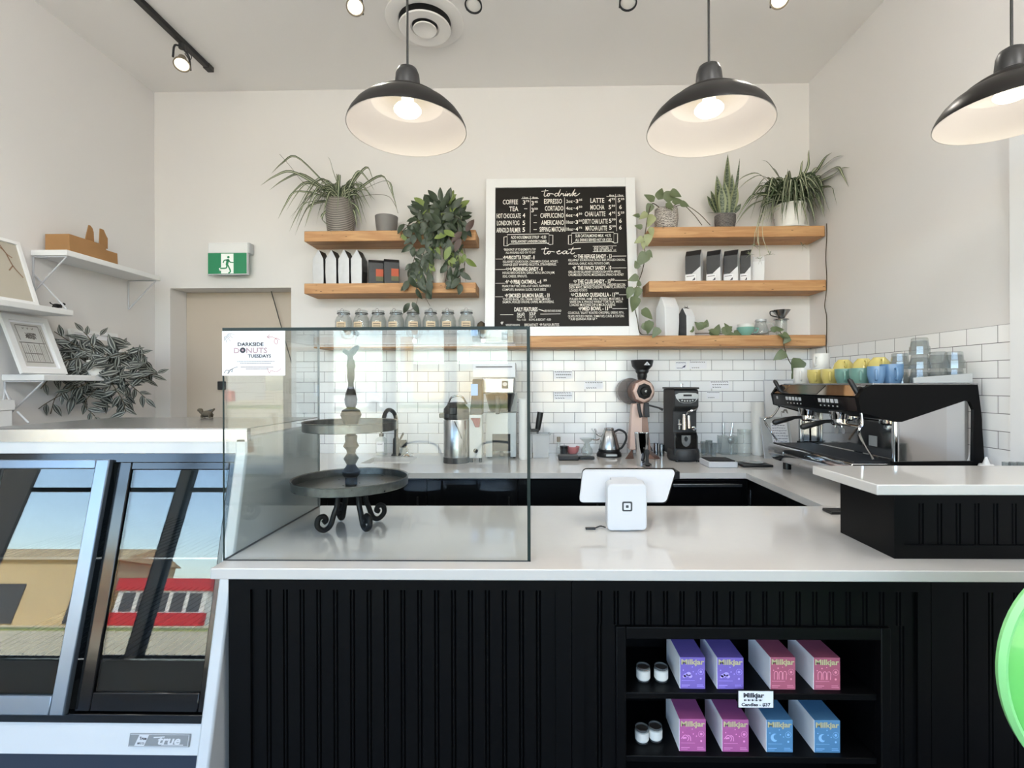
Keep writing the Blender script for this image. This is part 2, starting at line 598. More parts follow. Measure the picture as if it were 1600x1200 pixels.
# ================================================================== SETTING
XB0 = -8.6
struct('floor', MB().box((XB0, YF - .1, -.1), (4.2, YW + .6, 0)), M['floor'], smooth=0)
struct('ceiling', MB().box((XB0 - .2, YF - .2, ZT), (4.2, YW + .6, ZT + .15)), M['ceil'], smooth=0)
dx0, dx1, dzt = at(266, 500, Y=YW).x, at(455, 500, Y=YW).x, at(360, 450, Y=YW).z
mb = MB()
mb.box((XL - .15, YW, 0), (dx0, YW + .15, ZT)).box((dx1, YW, 0), (4.2, YW + .15, ZT)).box((dx0, YW, dzt), (dx1, YW + .15, ZT))
struct('wall_back', mb, M['wall'], smooth=0, fix=False)
struct('wall_left', MB().box((XL - .15, .3, 0), (XL, YW, ZT)), M['wall'], smooth=0)
struct('wall_right', MB().box((XR, YF, 0), (XR + .15, YW, ZT)), M['wall'], smooth=0)
struct('wall_left_return', MB().box((XB0, .3, 0), (XL - .15, .45, ZT)), M['wall'], smooth=0)
struct('wall_far_left', MB().box((XB0 - .15, YF, 0), (XB0, .45, ZT)), M['wall'], smooth=0)
mb = MB()
xs = sorted({XB0 - .15, XR + .15} | {q for a in WINDOWS for q in a[:2]})
for a, b in zip(xs[:-1], xs[1:]):
    o = [q for q in WINDOWS if abs(q[0] - a) < 1e-6]
    if o:
        mb.box((a, YF - .15, 0), (b, YF, o[0][2])).box((a, YF - .15, o[0][3]), (b, YF, ZT))
    else:
        mb.box((a, YF - .15, 0), (b, YF, ZT))
struct('wall_front', mb, M['wall'], smooth=0, fix=False)
for i, (x0, x1, z0, z1) in enumerate(WINDOWS):
    f = MB()
    for bx in (((x0, YF - .11, z0), (x0 + .045, YF - .04, z1)), ((x1 - .045, YF - .11, z0), (x1, YF - .04, z1)), ((x0 + .045, YF - .11, z0), (x1 - .045, YF - .04, z0 + .045)),
               ((x0 + .045, YF - .11, z1 - .045), (x1 - .045, YF - .04, z1)), ((x0 + .045, YF - .1, 2.2), (x1 - .045, YF - .05, 2.25))):
        f.box(*bx)
    fo = struct('window_%d' % (i + 1), f, M['mullion'], smooth=0)
    MB().box((x0 + .045, YF - .08, z0 + .045), (x1 - .045, YF - .072, z1 - .045)).build('window_pane', M['wglass'], fo, smooth=0)
# doorway in the back wall, closed by a beige door
RD = .17
mb = MB().box((dx0 - .1, YW + .15, 0), (dx0, YW + RD + .1, dzt + .1)).box((dx1, YW + .15, 0), (dx1 + .1, YW + RD + .1, dzt + .1)).box((dx0, YW + .15, dzt), (dx1, YW + RD + .1, dzt + .1))
struct('trim_1', mb, M['wall'], smooth=0, fix=False)
dr = struct('door_1', MB().box((dx0 + .002, YW + RD, 0), (dx1 - .002, YW + RD + .045, dzt - .002)), M['door'], smooth=0)
p = at(345, 603, Y=YW + RD - .02)
MB().box((p.x - .022, YW + RD - .03, p.z - .03), (p.x + .03, YW + RD, p.z + .035)).build('door_latch', M['dark'], dr, bevel=.004)
# subway tiles
tx0, tzt, th = at(464, 600, Y=YW).x, 1.685, .008
ox = at(864.5, 555, Y=YW).x
o = struct('trim_2', MB().box((tx0 - ox, -th, ZC + .001 - tzt), (XR - ox - .0005, -.0005, 0)), M['tile_b'], smooth=0)
o.location = (ox, YW, tzt)
oy = at(1513.4, 580, X=XR).y
ry0 = at(1586, 520, X=XR).y
o = struct('trim_3', MB().box((-th, ry0 - oy, .0 - tzt), (-.0005, YW - th - oy, 0)), M['tile_r'], smooth=0)
o.location = (XR, oy, tzt)
struct('trim_4', MB().box((XR - .022, ry0 - .1, 0), (XR, ry0 - .001, 2.45)).box((XR - .022, 1.0, 2.45), (XR, ry0 - .001, 2.55)), M['trimw'], smooth=0, fix=False)
# outside the shop front, seen in the reflections
struct('ground', MB().box((-140, -130, -.3), (140, YF - .15, -.12)), M['asphalt'], smooth=0)
struct('ground_verge', MB().box((-140, -34, -.12), (140, -29, -.06)), M['grass'], smooth=0)
struct('ground_pavement', MB().box((-40, -6.2, -.12), (40, YF - .15, -.02)), M['floor'], smooth=0)
t = thing('warehouse', 'long tan clad warehouse across the road, mirrored in the left fridge door', 'building', (-44, -46, -.12))
MB().box((-66, -52, -.12), (-38, -44, 5.2)).build('wall', M['tanb'], t, smooth=0)
MB().prism([(-66.4, -43.6, 5.2), (-37.6, -43.6, 5.2), (-37.6, -52.4, 5.2), (-66.4, -52.4, 5.2)], [(-66.4, -47.6, 6.6), (-37.6, -47.6, 6.6), (-37.6, -48.4, 6.6), (-66.4, -48.4, 6.6)]).build('roof', M['tanb'], t, smooth=0)
for k in range(4):
    MB().box((-62 + k * 7, -44.1, 0), (-59.5 + k * 7, -43.9, 3.2)).build('loading_door', M['mullion'], t, smooth=0)
t = thing('shop_building', 'low white shop with broad red fascia bands, mirrored in the right fridge door', 'building', (-24, -44, -.12))
MB().box((-37, -50, -.12), (-29, -44, 3.4)).build('wall', M['whiteb'], t, smooth=0)
MB().box((-37.2, -50.2, 2.7), (-28.8, -43.8, 3.7)).build('fascia', M['redb'], t, smooth=0)
MB().box((-37.2, -44.3, -.1), (-28.8, -43.7, .9)).build('plinth_band', M['redb'], t, smooth=0)
for k in range(5):
    MB().box((-36.5 + k * 1.5, -44.1, 1.0), (-35.4 + k * 1.5, -43.95, 2.5)).build('shop_window', M['mullion'], t, smooth=0)
t = thing('pylon_sign', 'tall white pylon sign beyond the lot, mirrored in the counter glass', 'sign', (-9.6, -34, -.1))
MB().box((-10.0, -34.2, -.1), (-9.1, -33.9, 5.0)).build('pylon_post', M['whiteb'], t, smooth=0)
MB().box((-9.6, -33.9, 1.5), (-9.2, -33.8, 4.6)).build('sign_panel', M['tanb'], t, smooth=0)
t = thing('low_building', 'low tan flat-roofed building far across the lot, mirrored in the counter glass', 'building', (-16, -48, -.1))
MB().box((-12.6, -54, -.1), (8, -48, 3.0)).build('wall', M['tanb'], t, smooth=0)
MB().box((-12.8, -54.2, 3.0), (8.2, -47.8, 3.5)).build('parapet', M['stem_b'], t, smooth=0)
t = thing('parked_car', 'white parked car in the sandy lot, mirrored in the counter glass', 'car', (-10.5, -26, -.12))
prof = [(-2.1, .25), (2.1, .25), (2.2, .75), (1.25, .95), (.7, 1.4), (-1.2, 1.42), (-1.9, .95), (-2.15, .85)]
MB().prism([(-10.5 + x, -26.8, z - .12) for x, z in prof], [(-10.5 + x, -25.2, z - .12) for x, z in prof]).build('car_body', M['enamel'], t, bevel=.08)
for sx in (-1.35, 1.35):
    for y in (-26.85, -25.35):
        MB().cyl((-10.5 + sx, y, .2), .32, .2, 20, rot=RX(-PI / 2)).build('wheel', M['rubber'], t)
MB().prism([(-11.6, -25.19, .85), (-9.9, -25.19, .85), (-9.9, -25.19, 1.2), (-11.5, -25.19, 1.2)], [(-11.6, -25.15, .85), (-9.9, -25.15, .85), (-9.9, -25.15, 1.2), (-11.5, -25.15, 1.2)]).build('side_window', M['blackg'], t, smooth=0)

# ================================================================== COUNTERS
YC0, YC1 = 1.345, 2.05             # front worktop
YB0 = at(1164, 739, Z=ZC).y        # back worktop front edge
XRC = at(1220, 762, Z=ZC).x        # right worktop front edge
TH = .031
XC0 = at(326, 889, Z=ZC).x
mb = MB().box((XC0, YC0, ZC - TH), (XR - .03, YC1, ZC))
tag(mb.build('countertop', M['quartz'], bevel=.003), 'long white quartz worktop on the black front counter', 'countertop')
# sink cut-out in the back worktop
sk = [at(563, 724, Z=ZC), at(638, 724, Z=ZC), at(632, 714.5, Z=ZC)]
sx0, sx1, sy0, sy1 = sk[0].x, sk[1].x, sk[0].y, sk[2].y
bx0 = -1.74
mb = MB()
mb.box((bx0, YB0, ZC - TH), (sx0, YW - th, ZC)).box((sx1, YB0, ZC - TH), (XR - th, YW - th, ZC)).box((sx0, YB0, ZC - TH), (sx1, sy0, ZC)).box((sx0, sy1, ZC - TH), (sx1, YW - th, ZC))
tag(mb.build('countertop', M['quartz'], fix=False), 'white quartz worktop under the tiled back wall', 'countertop')
mb = MB().box((XRC, YC1 + .002, ZC - TH), (XR - th, YB0 - .001, ZC))
tag(mb.build('countertop', M['quartz']), 'white quartz worktop carrying the espresso machine along the right wall', 'countertop')
t = thing('sink', 'white undermount sink let into the back worktop', 'sink', ((sx0 + sx1) / 2, (sy0 + sy1) / 2, ZC - .2))
mb = MB()
g = .012
mb.box((sx0 - g, sy0 - g, ZC - .2), (sx1 + g, sy1 + g, ZC - .19)).box((sx0 - g, sy0 - g, ZC - .19), (sx0, sy1 + g, ZC - TH)).box((sx1, sy0 - g, ZC - .19), (sx1 + g, sy1 + g, ZC - TH))
mb.box((sx0, sy0 - g, ZC - .19), (sx1, sy0, ZC - TH)).box((sx0, sy1, ZC - .19), (sx1, sy1 + g, ZC - TH))
mb.build('basin', M['pot_w'], t, fix=False, smooth=0)
MB().cyl(((sx0 + sx1) / 2, (sy0 + sy1) / 2, ZC - .19), .035, .006).build('drain', M['steel'], t)

# front counter base with beadboard panels
YP = at(600, 920, X=None, Y=1.40).y
def px2x(px, Y=1.40): return at(px, 950, Y=Y).x
def bead(mb, x0, x1, z0, z1, y, n):
    """matchboard: flat boards with a double bead at each joint"""
    st = (x1 - x0) / n
    pts = [(x0, y)]
    for i in range(1, n):
        c = x0 + i * st
        for a, d in ((-.0075, 0), (-.005, .005), (-.002, 0), (.002, 0), (.005, .005), (.0075, 0)):
            pts.append((c + a, y + d))
    pts.append((x1, y))
    A = pts + [(x1, y + .012), (x0, y + .012)]
    mb.ext(A, 'z', z0, z1)
t = thing('counter_base', 'black beadboard front counter under the white worktop', 'counter', (.5, 1.7, 0))
zt = ZC - TH - .001
xl, xm, xr = px2x(357), px2x(893), px2x(1455)
X0L, X0R = xl, XR - .035
def zpx(py): return at(900, py, Y=1.40).z
zr = zpx(923)
fr = MB()
for a, b in ((xl, px2x(391)), (px2x(868), xm - .001), (xm + .001, px2x(912)), (px2x(1434), xr - .001), (xr + .001, px2x(1474)), (X0R - .06, X0R)):
    fr.box((a, 1.40, 0), (b, 1.422, zr))
for a, b in ((xl, xm - .001), (xm + .001, xr - .001), (xr + .001, X0R)):
    fr.box((a, 1.40, zr), (b, 1.422, zt))
fr.build('panel_frame', M['blackp'], t, smooth=0, fix=False)
b = MB(); bead(b, px2x(391), px2x(868), .02, zr, 1.409, 18)
b.build('bead_panel', M['blackp'], t, smooth=0)
nx0, nx1, nzt = px2x(962), px2x(1391), zpx(978)
b = MB(); bead(b, px2x(912), px2x(1434), nzt, zr, 1.409, 20)
b.build('bead_panel', M['blackp'], t, smooth=0)
b = MB(); bead(b, px2x(912), nx0, .02, nzt, 1.409, 2)
b.build('bead_panel', M['blackp'], t, smooth=0)
b = MB(); bead(b, nx1, px2x(1434), .02, nzt, 1.409, 2)
b.build('bead_panel', M['blackp'], t, smooth=0)
b = MB(); bead(b, px2x(1474), X0R - .06, .02, zr, 1.409, 11)
b.build('bead_panel', M['blackp'], t, smooth=0)
# carcass sides, back and floor
cz = MB()
cz.box((X0L, 1.422, .02), (X0L + .018, 2.0, zt)).box((X0R - .018, 1.422, .02), (X0R, 2.0, zt)).box((X0L, 1.982, .02), (X0R, 2.0, zt)).box((X0L, 1.422, .0), (X0R, 2.0, .02))
cz.build('carcass', M['blackp'], t, smooth=0, fix=False)
# display niche
ni0, ni1, niz = nx0 + .028, nx1 - .028, nzt - .035
nf = MB()
nf.box((nx0, 1.396, .02), (ni0, 1.425, nzt)).box((ni1, 1.396, .02), (nx1, 1.425, nzt)).box((ni0, 1.396, .02), (ni1, 1.425, .12)).box((ni0, 1.396, niz), (ni1, 1.425, nzt))
nf.build('niche_frame', M['blackp'], t, bevel=.003, fix=False)
ND = 1.66
sz1 = at(1100, 1083, Y=1.412).z
sz2 = at(1100, 1182, Y=1.412).z
nb = MB()
nb.box((ni0 - .012, 1.425, .08), (ni0, ND, niz)).box((ni1, 1.425, .08), (ni1 + .012, ND, niz)).box((ni0, 1.425, niz), (ni1, ND, niz + .012)).box((ni0 - .012, ND, .08), (ni1 + .012, ND + .012, niz + .012))
nb.build('niche_lining', M['blackp'], t, smooth=0, fix=False)
for z in (sz1, sz2):
    MB().box((ni0 + .001, 1.412, z - .018), (ni1 - .001, ND - .001, z)).build('niche_shelf', M['blackp'], t, bevel=.002)

# raised bar
bz0 = 1.134
q = [at(1367, 774, Z=bz0), at(1272, 741, Z=bz0)]
bXa, bYa, bXb, bYb = q[0].x, q[0].y, q[1].x, q[1].y
bXa = bXb = (bXa + bXb) / 2
tag(MB().box((bXa, bYa, bz0), (XR - .03, bYb, bz0 + .029)).build('bar_counter', M['quartz'], bevel=.003), 'raised white quartz bar top over the black beadboard riser', 'bar top')
q = [at(1392, 873, Z=ZC), at(1318, 832, Z=ZC)]
rX, rY0, rY1 = (q[0].x + q[1].x) / 2, q[0].y, q[1].y
t = thing('bar_riser', 'black beadboard riser carrying the raised bar at right', 'bar', (rX, rY0, ZC))
def rz(py): return at(1420, py, Y=rY0).z
a1 = at(1424, 800, Y=rY0).x
fr = MB().box((rX, rY0, ZC), (a1 - .02, rY0 + .02, bz0)).box((a1 - .02, rY0, rz(786.5)), (XR - .04, rY0 + .02, bz0)).box((a1 - .02, rY0, ZC), (XR - .04, rY0 + .02, rz(852)))
fr.build('panel_frame', M['blackp'], t, smooth=0, fix=False)
bd = MB(); bead(bd, a1 - .02, XR - .04, rz(852), rz(786.5), rY0 + .006, int((XR - .02 - a1) / .0502))
bd.build('bead_panel', M['blackp'], t, smooth=0)
MB().box((rX, rY0 + .02, ZC), (rX + .02, rY1, bz0)).box((rX + .02, rY1 - .02, ZC), (XR - .04, rY1, bz0)).build('carcass', M['blackp'], t, smooth=0, fix=False)
p = at(1306, 802, Z=ZC)
tag(MB().cbox((p.x + .03, p.y + .01, ZC + .006), (.12, .06, .012)).build('card_tray', M['black'], bevel=.003), 'flat black tray tucked behind the bar riser on the front worktop', 'tray')

# back and right base cabinets
t = thing('base_cabinet', 'run of black base cabinets under the back worktop', 'cabinet', (0, 3.3, 0))
MB().box((bx0 + .02, YB0 + .045, 0), (.4, YB0 + .06, zt)).box((bx0 + .02, YB0 + .06, 0), (bx0 + .04, YW - .01, zt)).box((.38, YB0 + .06, 0), (.4, YW - .01, zt)).build('carcass', M['blackp'], t, smooth=0)
xsn = [bx0 + .02, -1.2, -.62, -.1, .4]
for a, b in zip(xsn[:-1], xsn[1:]):
    d = MB().box((a + .003, YB0 + .025, .1), (b - .003, YB0 + .045, zt - .012)).build('door', M['blackp'], t, bevel=.002)
    MB().tube([(b - .05, YB0 + .005, .8), (b - .05, YB0 + .005, .62)], .005).build('handle', M['black'], d)
t = thing('undercounter_fridge', 'black undercounter fridge with pale metal door strip below the grinders', 'fridge', (.85, YB0, 0))
MB().box((.41, YB0 + .02, .08), (XRC + .02, YB0 + .045, zt - .01)).build('fridge_door', M['blackg'], t, bevel=.004)
p0, p1 = at(1052, 758, Y=YB0 + .01), at(1160, 755, Y=YB0 + .01)
MB().box((p0.x, YB0 + .008, p0.z - .012), (p1.x, YB0 + .02, p0.z + .006)).build('door_pull', M['steel'], t, bevel=.002)
t = thing('base_cabinet', 'black base cabinets under the espresso machine worktop', 'cabinet', (XRC + .1, 2.4, 0))
MB().box((XRC + .045, YC1 + .01, 0), (XR - .01, YB0 + .03, zt)).build('carcass', M['blackp'], t, smooth=0)
for a, b in ((YC1 + .01, 2.4), (2.4, YB0 + .02)):
    d = MB().box((XRC + .025, a + .003, .1), (XRC + .045, b - .003, zt - .012)).build('door', M['blackp'], t, bevel=.002)
    MB().tube([(XRC + .008, b - .06, .85), (XRC + .008, b - .06, .66)], .005).build('handle', M['steel'], d)

# ================================================================== TIMBER SHELVES
YS = 3.41
SH = {}
for nm, a, b, py, lab, th_ in (('ul', 475, 743.5, 360, 'upper pine beam shelf at left holding the spider plant in the banded pot', .072), ('ll', 475, 743.5, 442, 'lower pine beam shelf at left holding four silver bags', .072),
                          ('ur', 1015, 1289, 353.5, 'upper pine beam shelf at right holding the snake plant', .074), ('lr', 1014, 1291, 438, 'lower pine beam shelf at right holding black and silver bags', .074),
                          ('bt', 490, 1290.5, 525, 'long low pine beam shelf over the tiles holding the jars', .076)):
    p0, p1 = at(a, py, Y=YS), at(b, py, Y=YS)
    z = at((a + b) / 2, py, Y=YS).z
    x1 = min(p1.x, XR - .003)
    SH[nm] = z
    tag(MB().box((p0.x, YS, z - th_), (x1, YW - .001 if nm != 'bt' else YW - th - .001, z)).build('beam_shelf', M['wood'], bevel=.004), lab, 'shelf')
ZUL, ZLL, ZUR, ZLR, ZBT = (SH[k] for k in ('ul', 'll', 'ur', 'lr', 'bt'))

# ================================================================== GLASS CASE
gY0, gX0, gX1, gY1, gz = 1.405, -.894, -.014, 2.022, at(600, 511, Y=1.405).z
t = thing('glass_display_case', 'clear open-backed glass display case on the front worktop', 'display case', (gX0, gY0, ZC))
g = .009
def pane(a, b, edges, nm='glass_pane'):
    o = MB().box(a, b).build(nm, M['glass'], t, smooth=0)
    return o
pane((gX0 + g, gY0, ZC), (gX1 - g, gY0 + g, gz - g), 0)
pane((gX0, gY0, ZC), (gX0 + g - .0005, gY1, gz - g), 0)
pane((gX1 - g + .0005, gY0, ZC), (gX1, gY1, gz - g), 0)
pane((gX0, gY0, gz - g + .0003), (gX1, gY1, gz), 0, 'glass_top')
e = .0016
MB().box((gX0 - .0002, gY0 - e, gz - g), (gX1, gY0, gz)).build('top_edge', M['gedge'], t, smooth=0)
MB().box((gX1 - g, gY0 - e, ZC), (gX1, gY0, gz - g)).build('polished_edge', M['gedge'], t, smooth=0)
MB().box((gX0, gY0 - e, ZC), (gX0 + .004, gY0, gz - g)).build('polished_edge', M['gedge'], t, smooth=0)
MB().box((gX0, gY0 - e, ZC), (gX1, gY0 + .001, ZC + .003)).box((gX0 - .001, gY0, ZC), (gX0 + .004, gY1, ZC + .003)).build('silicone_bead', M['dark'], t, smooth=0, fix=False)
MB().box((gX0, gY1, ZC), (gX0 + g, gY1 + e, gz)).build('back_edge', M['grey'], t, smooth=0)
# poster taped inside the front pane
pc = [at(348, 587, Y=gY0), at(446, 517, Y=gY0)]
po0, pw, ph = Vector((pc[0].x, gY0 - .0025, pc[0].z)), pc[1].x - pc[0].x, pc[1].z - pc[0].z
t = thing('donut_poster', 'white paper poster about donut Tuesdays taped to the glass case front', 'poster', po0)
MB().box(po0, po0 + Vector((pw, .0008, ph))).build('sheet', M['paper'], t, smooth=0)
f = sheet_map(po0, (pw / 100, 0, 0), (0, 0, ph / 73), .0006)
tx = MB()
write(tx, 'DARKSIDE', f, 25, 66, 48.5, 5.6, .03, 0)
write(tx, 'TUESDAYS', f, 41, 78, 29.5, 5.2, .03, 0)
for q in range(8):
    a = math.radians(100 + q * 11)
    stroke(tx, [(3 + 6 * math.cos(math.radians(-8 - q * 11)), 70 + 6 * math.sin(math.radians(-8 - q * 11))), (3 + (17 - q % 2 * 4) * math.cos(math.radians(-8 - q * 11)), 70 + (17 - q % 2 * 4) * math.sin(math.radians(-8 - q * 11)))], .5, f, 0, smooth=False)
stroke(tx, [(3, 4), (7, 9), (12, 7), (9, 3), (11, 8), (17, 11), (16, 6), (14, 9), (20, 13), (25, 14)], .7, f, 0)
for y, a, b in ((23, 24, 86), (20, 29, 80), (14, 30, 84), (11, 38, 76)):
    for k in range(int((b - a) / 2.6)):
        stroke(tx, [(a + k * 2.6, y), (a + k * 2.6 + 1.8 + R_.random() * .5, y)], .8, f, 0, smooth=False)
write(tx, 'D', f, 19, 28, 37, 8.5, .02, 2)
write(tx, 'NUTS', f, 38.5, 72, 37, 8.5, .02, 2)
disc2(tx, 33, 41.5, 4.6, f, 0)
disc2(tx, 33, 41.5, 1.7, sheet_map(po0, (pw / 100, 0, 0), (0, 0, ph / 73), .0010), 2)
stroke(tx, [(92, 58), (86, 61), (83, 55), (87, 51), (88, 58), (80, 63), (72, 63), (76, 67)], .7, f, 1)
stroke(tx, [(72, 63), (76, 60)], .7, f, 1, smooth=False)
stroke(tx, [(72, 12), (75, 4), (78, 8), (86, 6), (94, 11)], .6, f, 1)
tx.build('lettering', [M['ink'], M['inkr'], M['inkm']], t, smooth=0, fix=False)

# ================================================================== DISPLAY FRIDGE
FP0, FP1 = Vector((0, 1.536, 1.229)), Vector((0, 1.352, .403))
fd = (FP0 - FP1).normalized()
fn = Vector((0, fd.z, -fd.y)); fn = -fn if fn.y > 0 else fn
def fr_(px, py, d=0):                  # a place on the slanted front (d metres proud of it)
    return on_plane(px, py, FP0 + fn * d, fn)
def zf(py, d=0): return fr_(260, py, d)
XF1, XF0 = -.895, -1.757
YFB, ZFT = 2.045, 1.306
t = thing('display_fridge', 'white slant-front display fridge with two dark sliding glass doors, left of the counter', 'fridge', ((XF0 + XF1) / 2, 1.75, 0))
def yline(z): return FP1.y + (FP0.y - FP1.y) * (z - FP1.z) / (FP0.z - FP1.z)
side = [(yline(.1) + .0, .1), (YFB, .1), (YFB, ZFT - .03), (1.536, ZFT - .03), (1.536, 1.229)]
so_ = [(y - (.012 if i in (0, 4) else (.012 if i == 3 else 0)), z) for i, (y, z) in enumerate(side)]
SW = .038
MB().ext(so_, 'x', XF1 - SW, XF1).build('side_panel', M['enamel'], t, bevel=.006)
MB().ext(so_, 'x', XF0, XF0 + SW).build('side_panel', M['enamel'], t, bevel=.006)
zs = [at(260, py, Y=1.53).z for py in (669, 690, 708)]
MB().box((XF0, 1.528, zs[0] - .003), (XF1, YFB, zs[0])).build('top_panel', M['steel'], t, bevel=.002)
MB().box((XF0, 1.524, zs[1]), (XF1, 1.545, zs[0] - .003)).build('steel_trim', M['steel'], t, smooth=0)
MB().box((XF0 + SW, 1.526, zs[2]), (XF1 - SW * 0, 1.56, zs[1])).build('header', M['enamel'], t, smooth=0)
def slab(mbx, x0, x1, pya, pyb, d0, d1, mi=0):
    """board lying in the slanted front between two photo heights, d0..d1 proud of it"""
    a, b = zf(pya), zf(pyb)
    A = [Vector((x, p.y, p.z)) + fn * d0 for x, p in ((x0, a), (x1, a), (x1, b), (x0, b))]
    B = [p + fn * (d1 - d0) for p in A]
    mbx.prism(A, B, mi)
xi0, xi1 = XF0 + SW, XF1 - SW
for a, b in ((708, 723), (1116, 1130)):
    mb = MB(); slab(mb, xi0, xi1, a, b, -.03, .004)
    mb.build('door_track', M['blackg'], t, bevel=.002)
mb = MB(); slab(mb, xi0, xi1, 1130, 1180, -.03, 0); mb.build('lower_header', M['enamel'], t, smooth=0)
zk = zf(1182)
mb = MB().box((xi0, zk.y + .004, .12), (xi1, zk.y + .02, zk.z)); mb.build('kick_plate', M['kick'], t, smooth=0)
# interior
yi = 1.99
mb = MB()
mb.box((xi0, yi, .3), (xi1, yi + .02, 1.22)).box((xi0, 1.42, .30), (xi1, yi, .34)).box((xi0, 1.57, 1.2), (xi1, yi, 1.22))
mb.ext([(yline(.35) + .05, .34), (yi, .34), (yi, 1.2), (yline(1.2) + .05, 1.2)], 'x', xi1 - .003, xi1 - .0005)
mb.ext([(yline(.35) + .05, .34), (yi, .34), (yi, 1.2), (yline(1.2) + .05, 1.2)], 'x', xi0 + .0005, xi0 + .003)
mb.build('liner', M['inner'], t, smooth=0, fix=False)
for z in (.62, .9):
    m = MB()
    y0 = yline(z) + .06
    for k in range(30):
        x = xi0 + .01 + (xi1 - xi0 - .02) * k / 29
        m.tube([(x, y0, z), (x, yi - .005, z)], .0018, 5)
    m.tube([(xi0, y0, z), (xi1, y0, z)], .004, 6)
    m.build('wire_shelf', M['steel'], t)
# doors: the left one slides in front
def fdoor(xa, xb, sl, sr, d, pa, pb, glassmat, mframe):
    m = MB()
    tp, bt = .052, .05
    za, zb = zf(pa), zf(pb)
    L = (za - zb).length
    def loc(u, v, dd): return Vector((xa + u, zb.y, zb.z)) + fd * v + fn * dd
    Wd = xb - xa
    for (u0, v0, u1, v1) in ((0, 0, sl, L), (Wd - sr, 0, Wd, L), (sl, 0, Wd - sr, bt), (sl, L - tp * .55, Wd - sr, L)):
        A = [loc(u0, v0, d), loc(u1, v0, d), loc(u1, v1, d), loc(u0, v1, d)]
        m.prism(A, [p + fn * .018 for p in A])
    o = m.build('sliding_door', mframe, t, bevel=.003, fix=False)
    A = [loc(sl, bt, d + .006), loc(Wd - sr, bt, d + .006), loc(Wd - sr, L - tp * .55, d + .006), loc(sl, L - tp * .55, d + .006)]
    MB().prism(A, [p + fn * .006 for p in A]).build('door_glass', glassmat, o, smooth=0)
    return o
xg = fr_(178, 722).x
xr0 = fr_(196, 726).x - .03
o = fdoor(xi0 + .004, xg, .045, .042, 0, 723, 1116, M['fglass'], M['frame_sky'])
o = fdoor(xr0, xi1 - .002, .045, .022, -.024, 724, 1115, M['fglass'], M['blackg'])
# badge
b0, b1, b2 = fr_(201, 1166, .001), fr_(299, 1145, .001), fr_(201, 1146, .001)
ux = Vector(((b1.x - b0.x) / 100, 0, 0)); uy = fd * ((b2 - b0).length / 20)
mb = MB(); A = [b0, b0 + ux * 100, b0 + ux * 100 + uy * 20, b0 + uy * 20]
mb.prism(A, [p + fn * .002 for p in A]); bo = mb.build('badge', M['badge'], t, smooth=0)
f = sheet_map(b0 + fn * .002, ux, uy, .0005)
mb = MB()
poly2(mb, [(10, 1.5), (26, 1.5), (32, 18.5), (16, 18.5)], f)
write(mb, 'true', f, 46, 84, 4, 13, .03, 0, .25)
stroke(mb, [(40, 14.5), (58, 15.5)], 1.8, f, smooth=False)
stroke(mb, [(54, 3.2), (90, 3.2)], 1.2, f, smooth=False)
for y in (1, 19):
    stroke(mb, [(1, y), (98, y)], .7, f, smooth=False)
stroke(mb, [(97.5, 1), (97.5, 19)], .7, f, smooth=False)
mb.build('badge_lettering', M['white'], bo, smooth=0, fix=False)
mb = MB()
write(mb, 'True', sheet_map(b0 + fn * .003, ux, uy, .0005), 17, 29, 11, 4.6, .03)
write(mb, 'MFG CO', sheet_map(b0 + fn * .003, ux, uy, .0005), 15, 26, 4, 3.2, .02)
mb.build('badge_print', M['ink'], bo, smooth=0, fix=False)

# small dark figurine at the back of the fridge top
p = at(323, 650, Y=2.0)
q0 = Vector((p.x, 2.0, zs[0]))
t = thing('figurine', 'small dark brown animal figurine on the fridge top', 'figurine', q0)
kk = 2.0 / 775
mb = MB()
def fg(x, y): return q0 + Vector(((x - 323) * kk, 0, (651 - y) * kk))
mb.sph(fg(324, 644.5), (.022, .014, .014), 14)
mb.tube(crom([fg(319, 645), fg(315, 642), fg(313, 638)]), [.007] * 6 + [.008] * 6 + [.009], 8)
mb.sph(fg(312.5, 638.5), (.011, .009, .008), 12)
mb.tube(crom([fg(328, 644), fg(331, 641), fg(335, 637)]), .004, 6)
for x, y0 in ((317, .008), (317, -.008), (329, .008), (329, -.008)):
    mb.tube([fg(x + 1, 645) + Vector((0, y0, 0)), fg(x, 651) + Vector((0, y0, .002))], .005, 6)
mb.build('body', M['stem_b'], t)
mb = MB()
mb.prism([fg(321, 640), fg(335, 636), fg(333, 639), fg(325, 642)], [v + Vector((0, .006, 0)) for v in (fg(321, 640), fg(335, 636), fg(333, 639), fg(325, 642))])
mb.build('wing', M['dark'], t)

# ================================================================== LAMPS
def plight(name, loc, power, col, rad, parent=None, spot=None, rot=None):
    d = bpy.data.lights.new(name, 'SPOT' if spot else 'POINT')
    d.energy = power
    d.color = col
    d.shadow_soft_size = rad
    if spot:
        d.spot_size = spot
        d.spot_blend = .7
    o = bpy.data.objects.new(name, d)
    COL.objects.link(o)
    if parent:
        o.parent = parent
        o.location = Vector(loc)
    else:
        o.location = loc
    if rot is not None:
        o.rotation_euler = rot
    return o
WARM = (1, .92, .82)
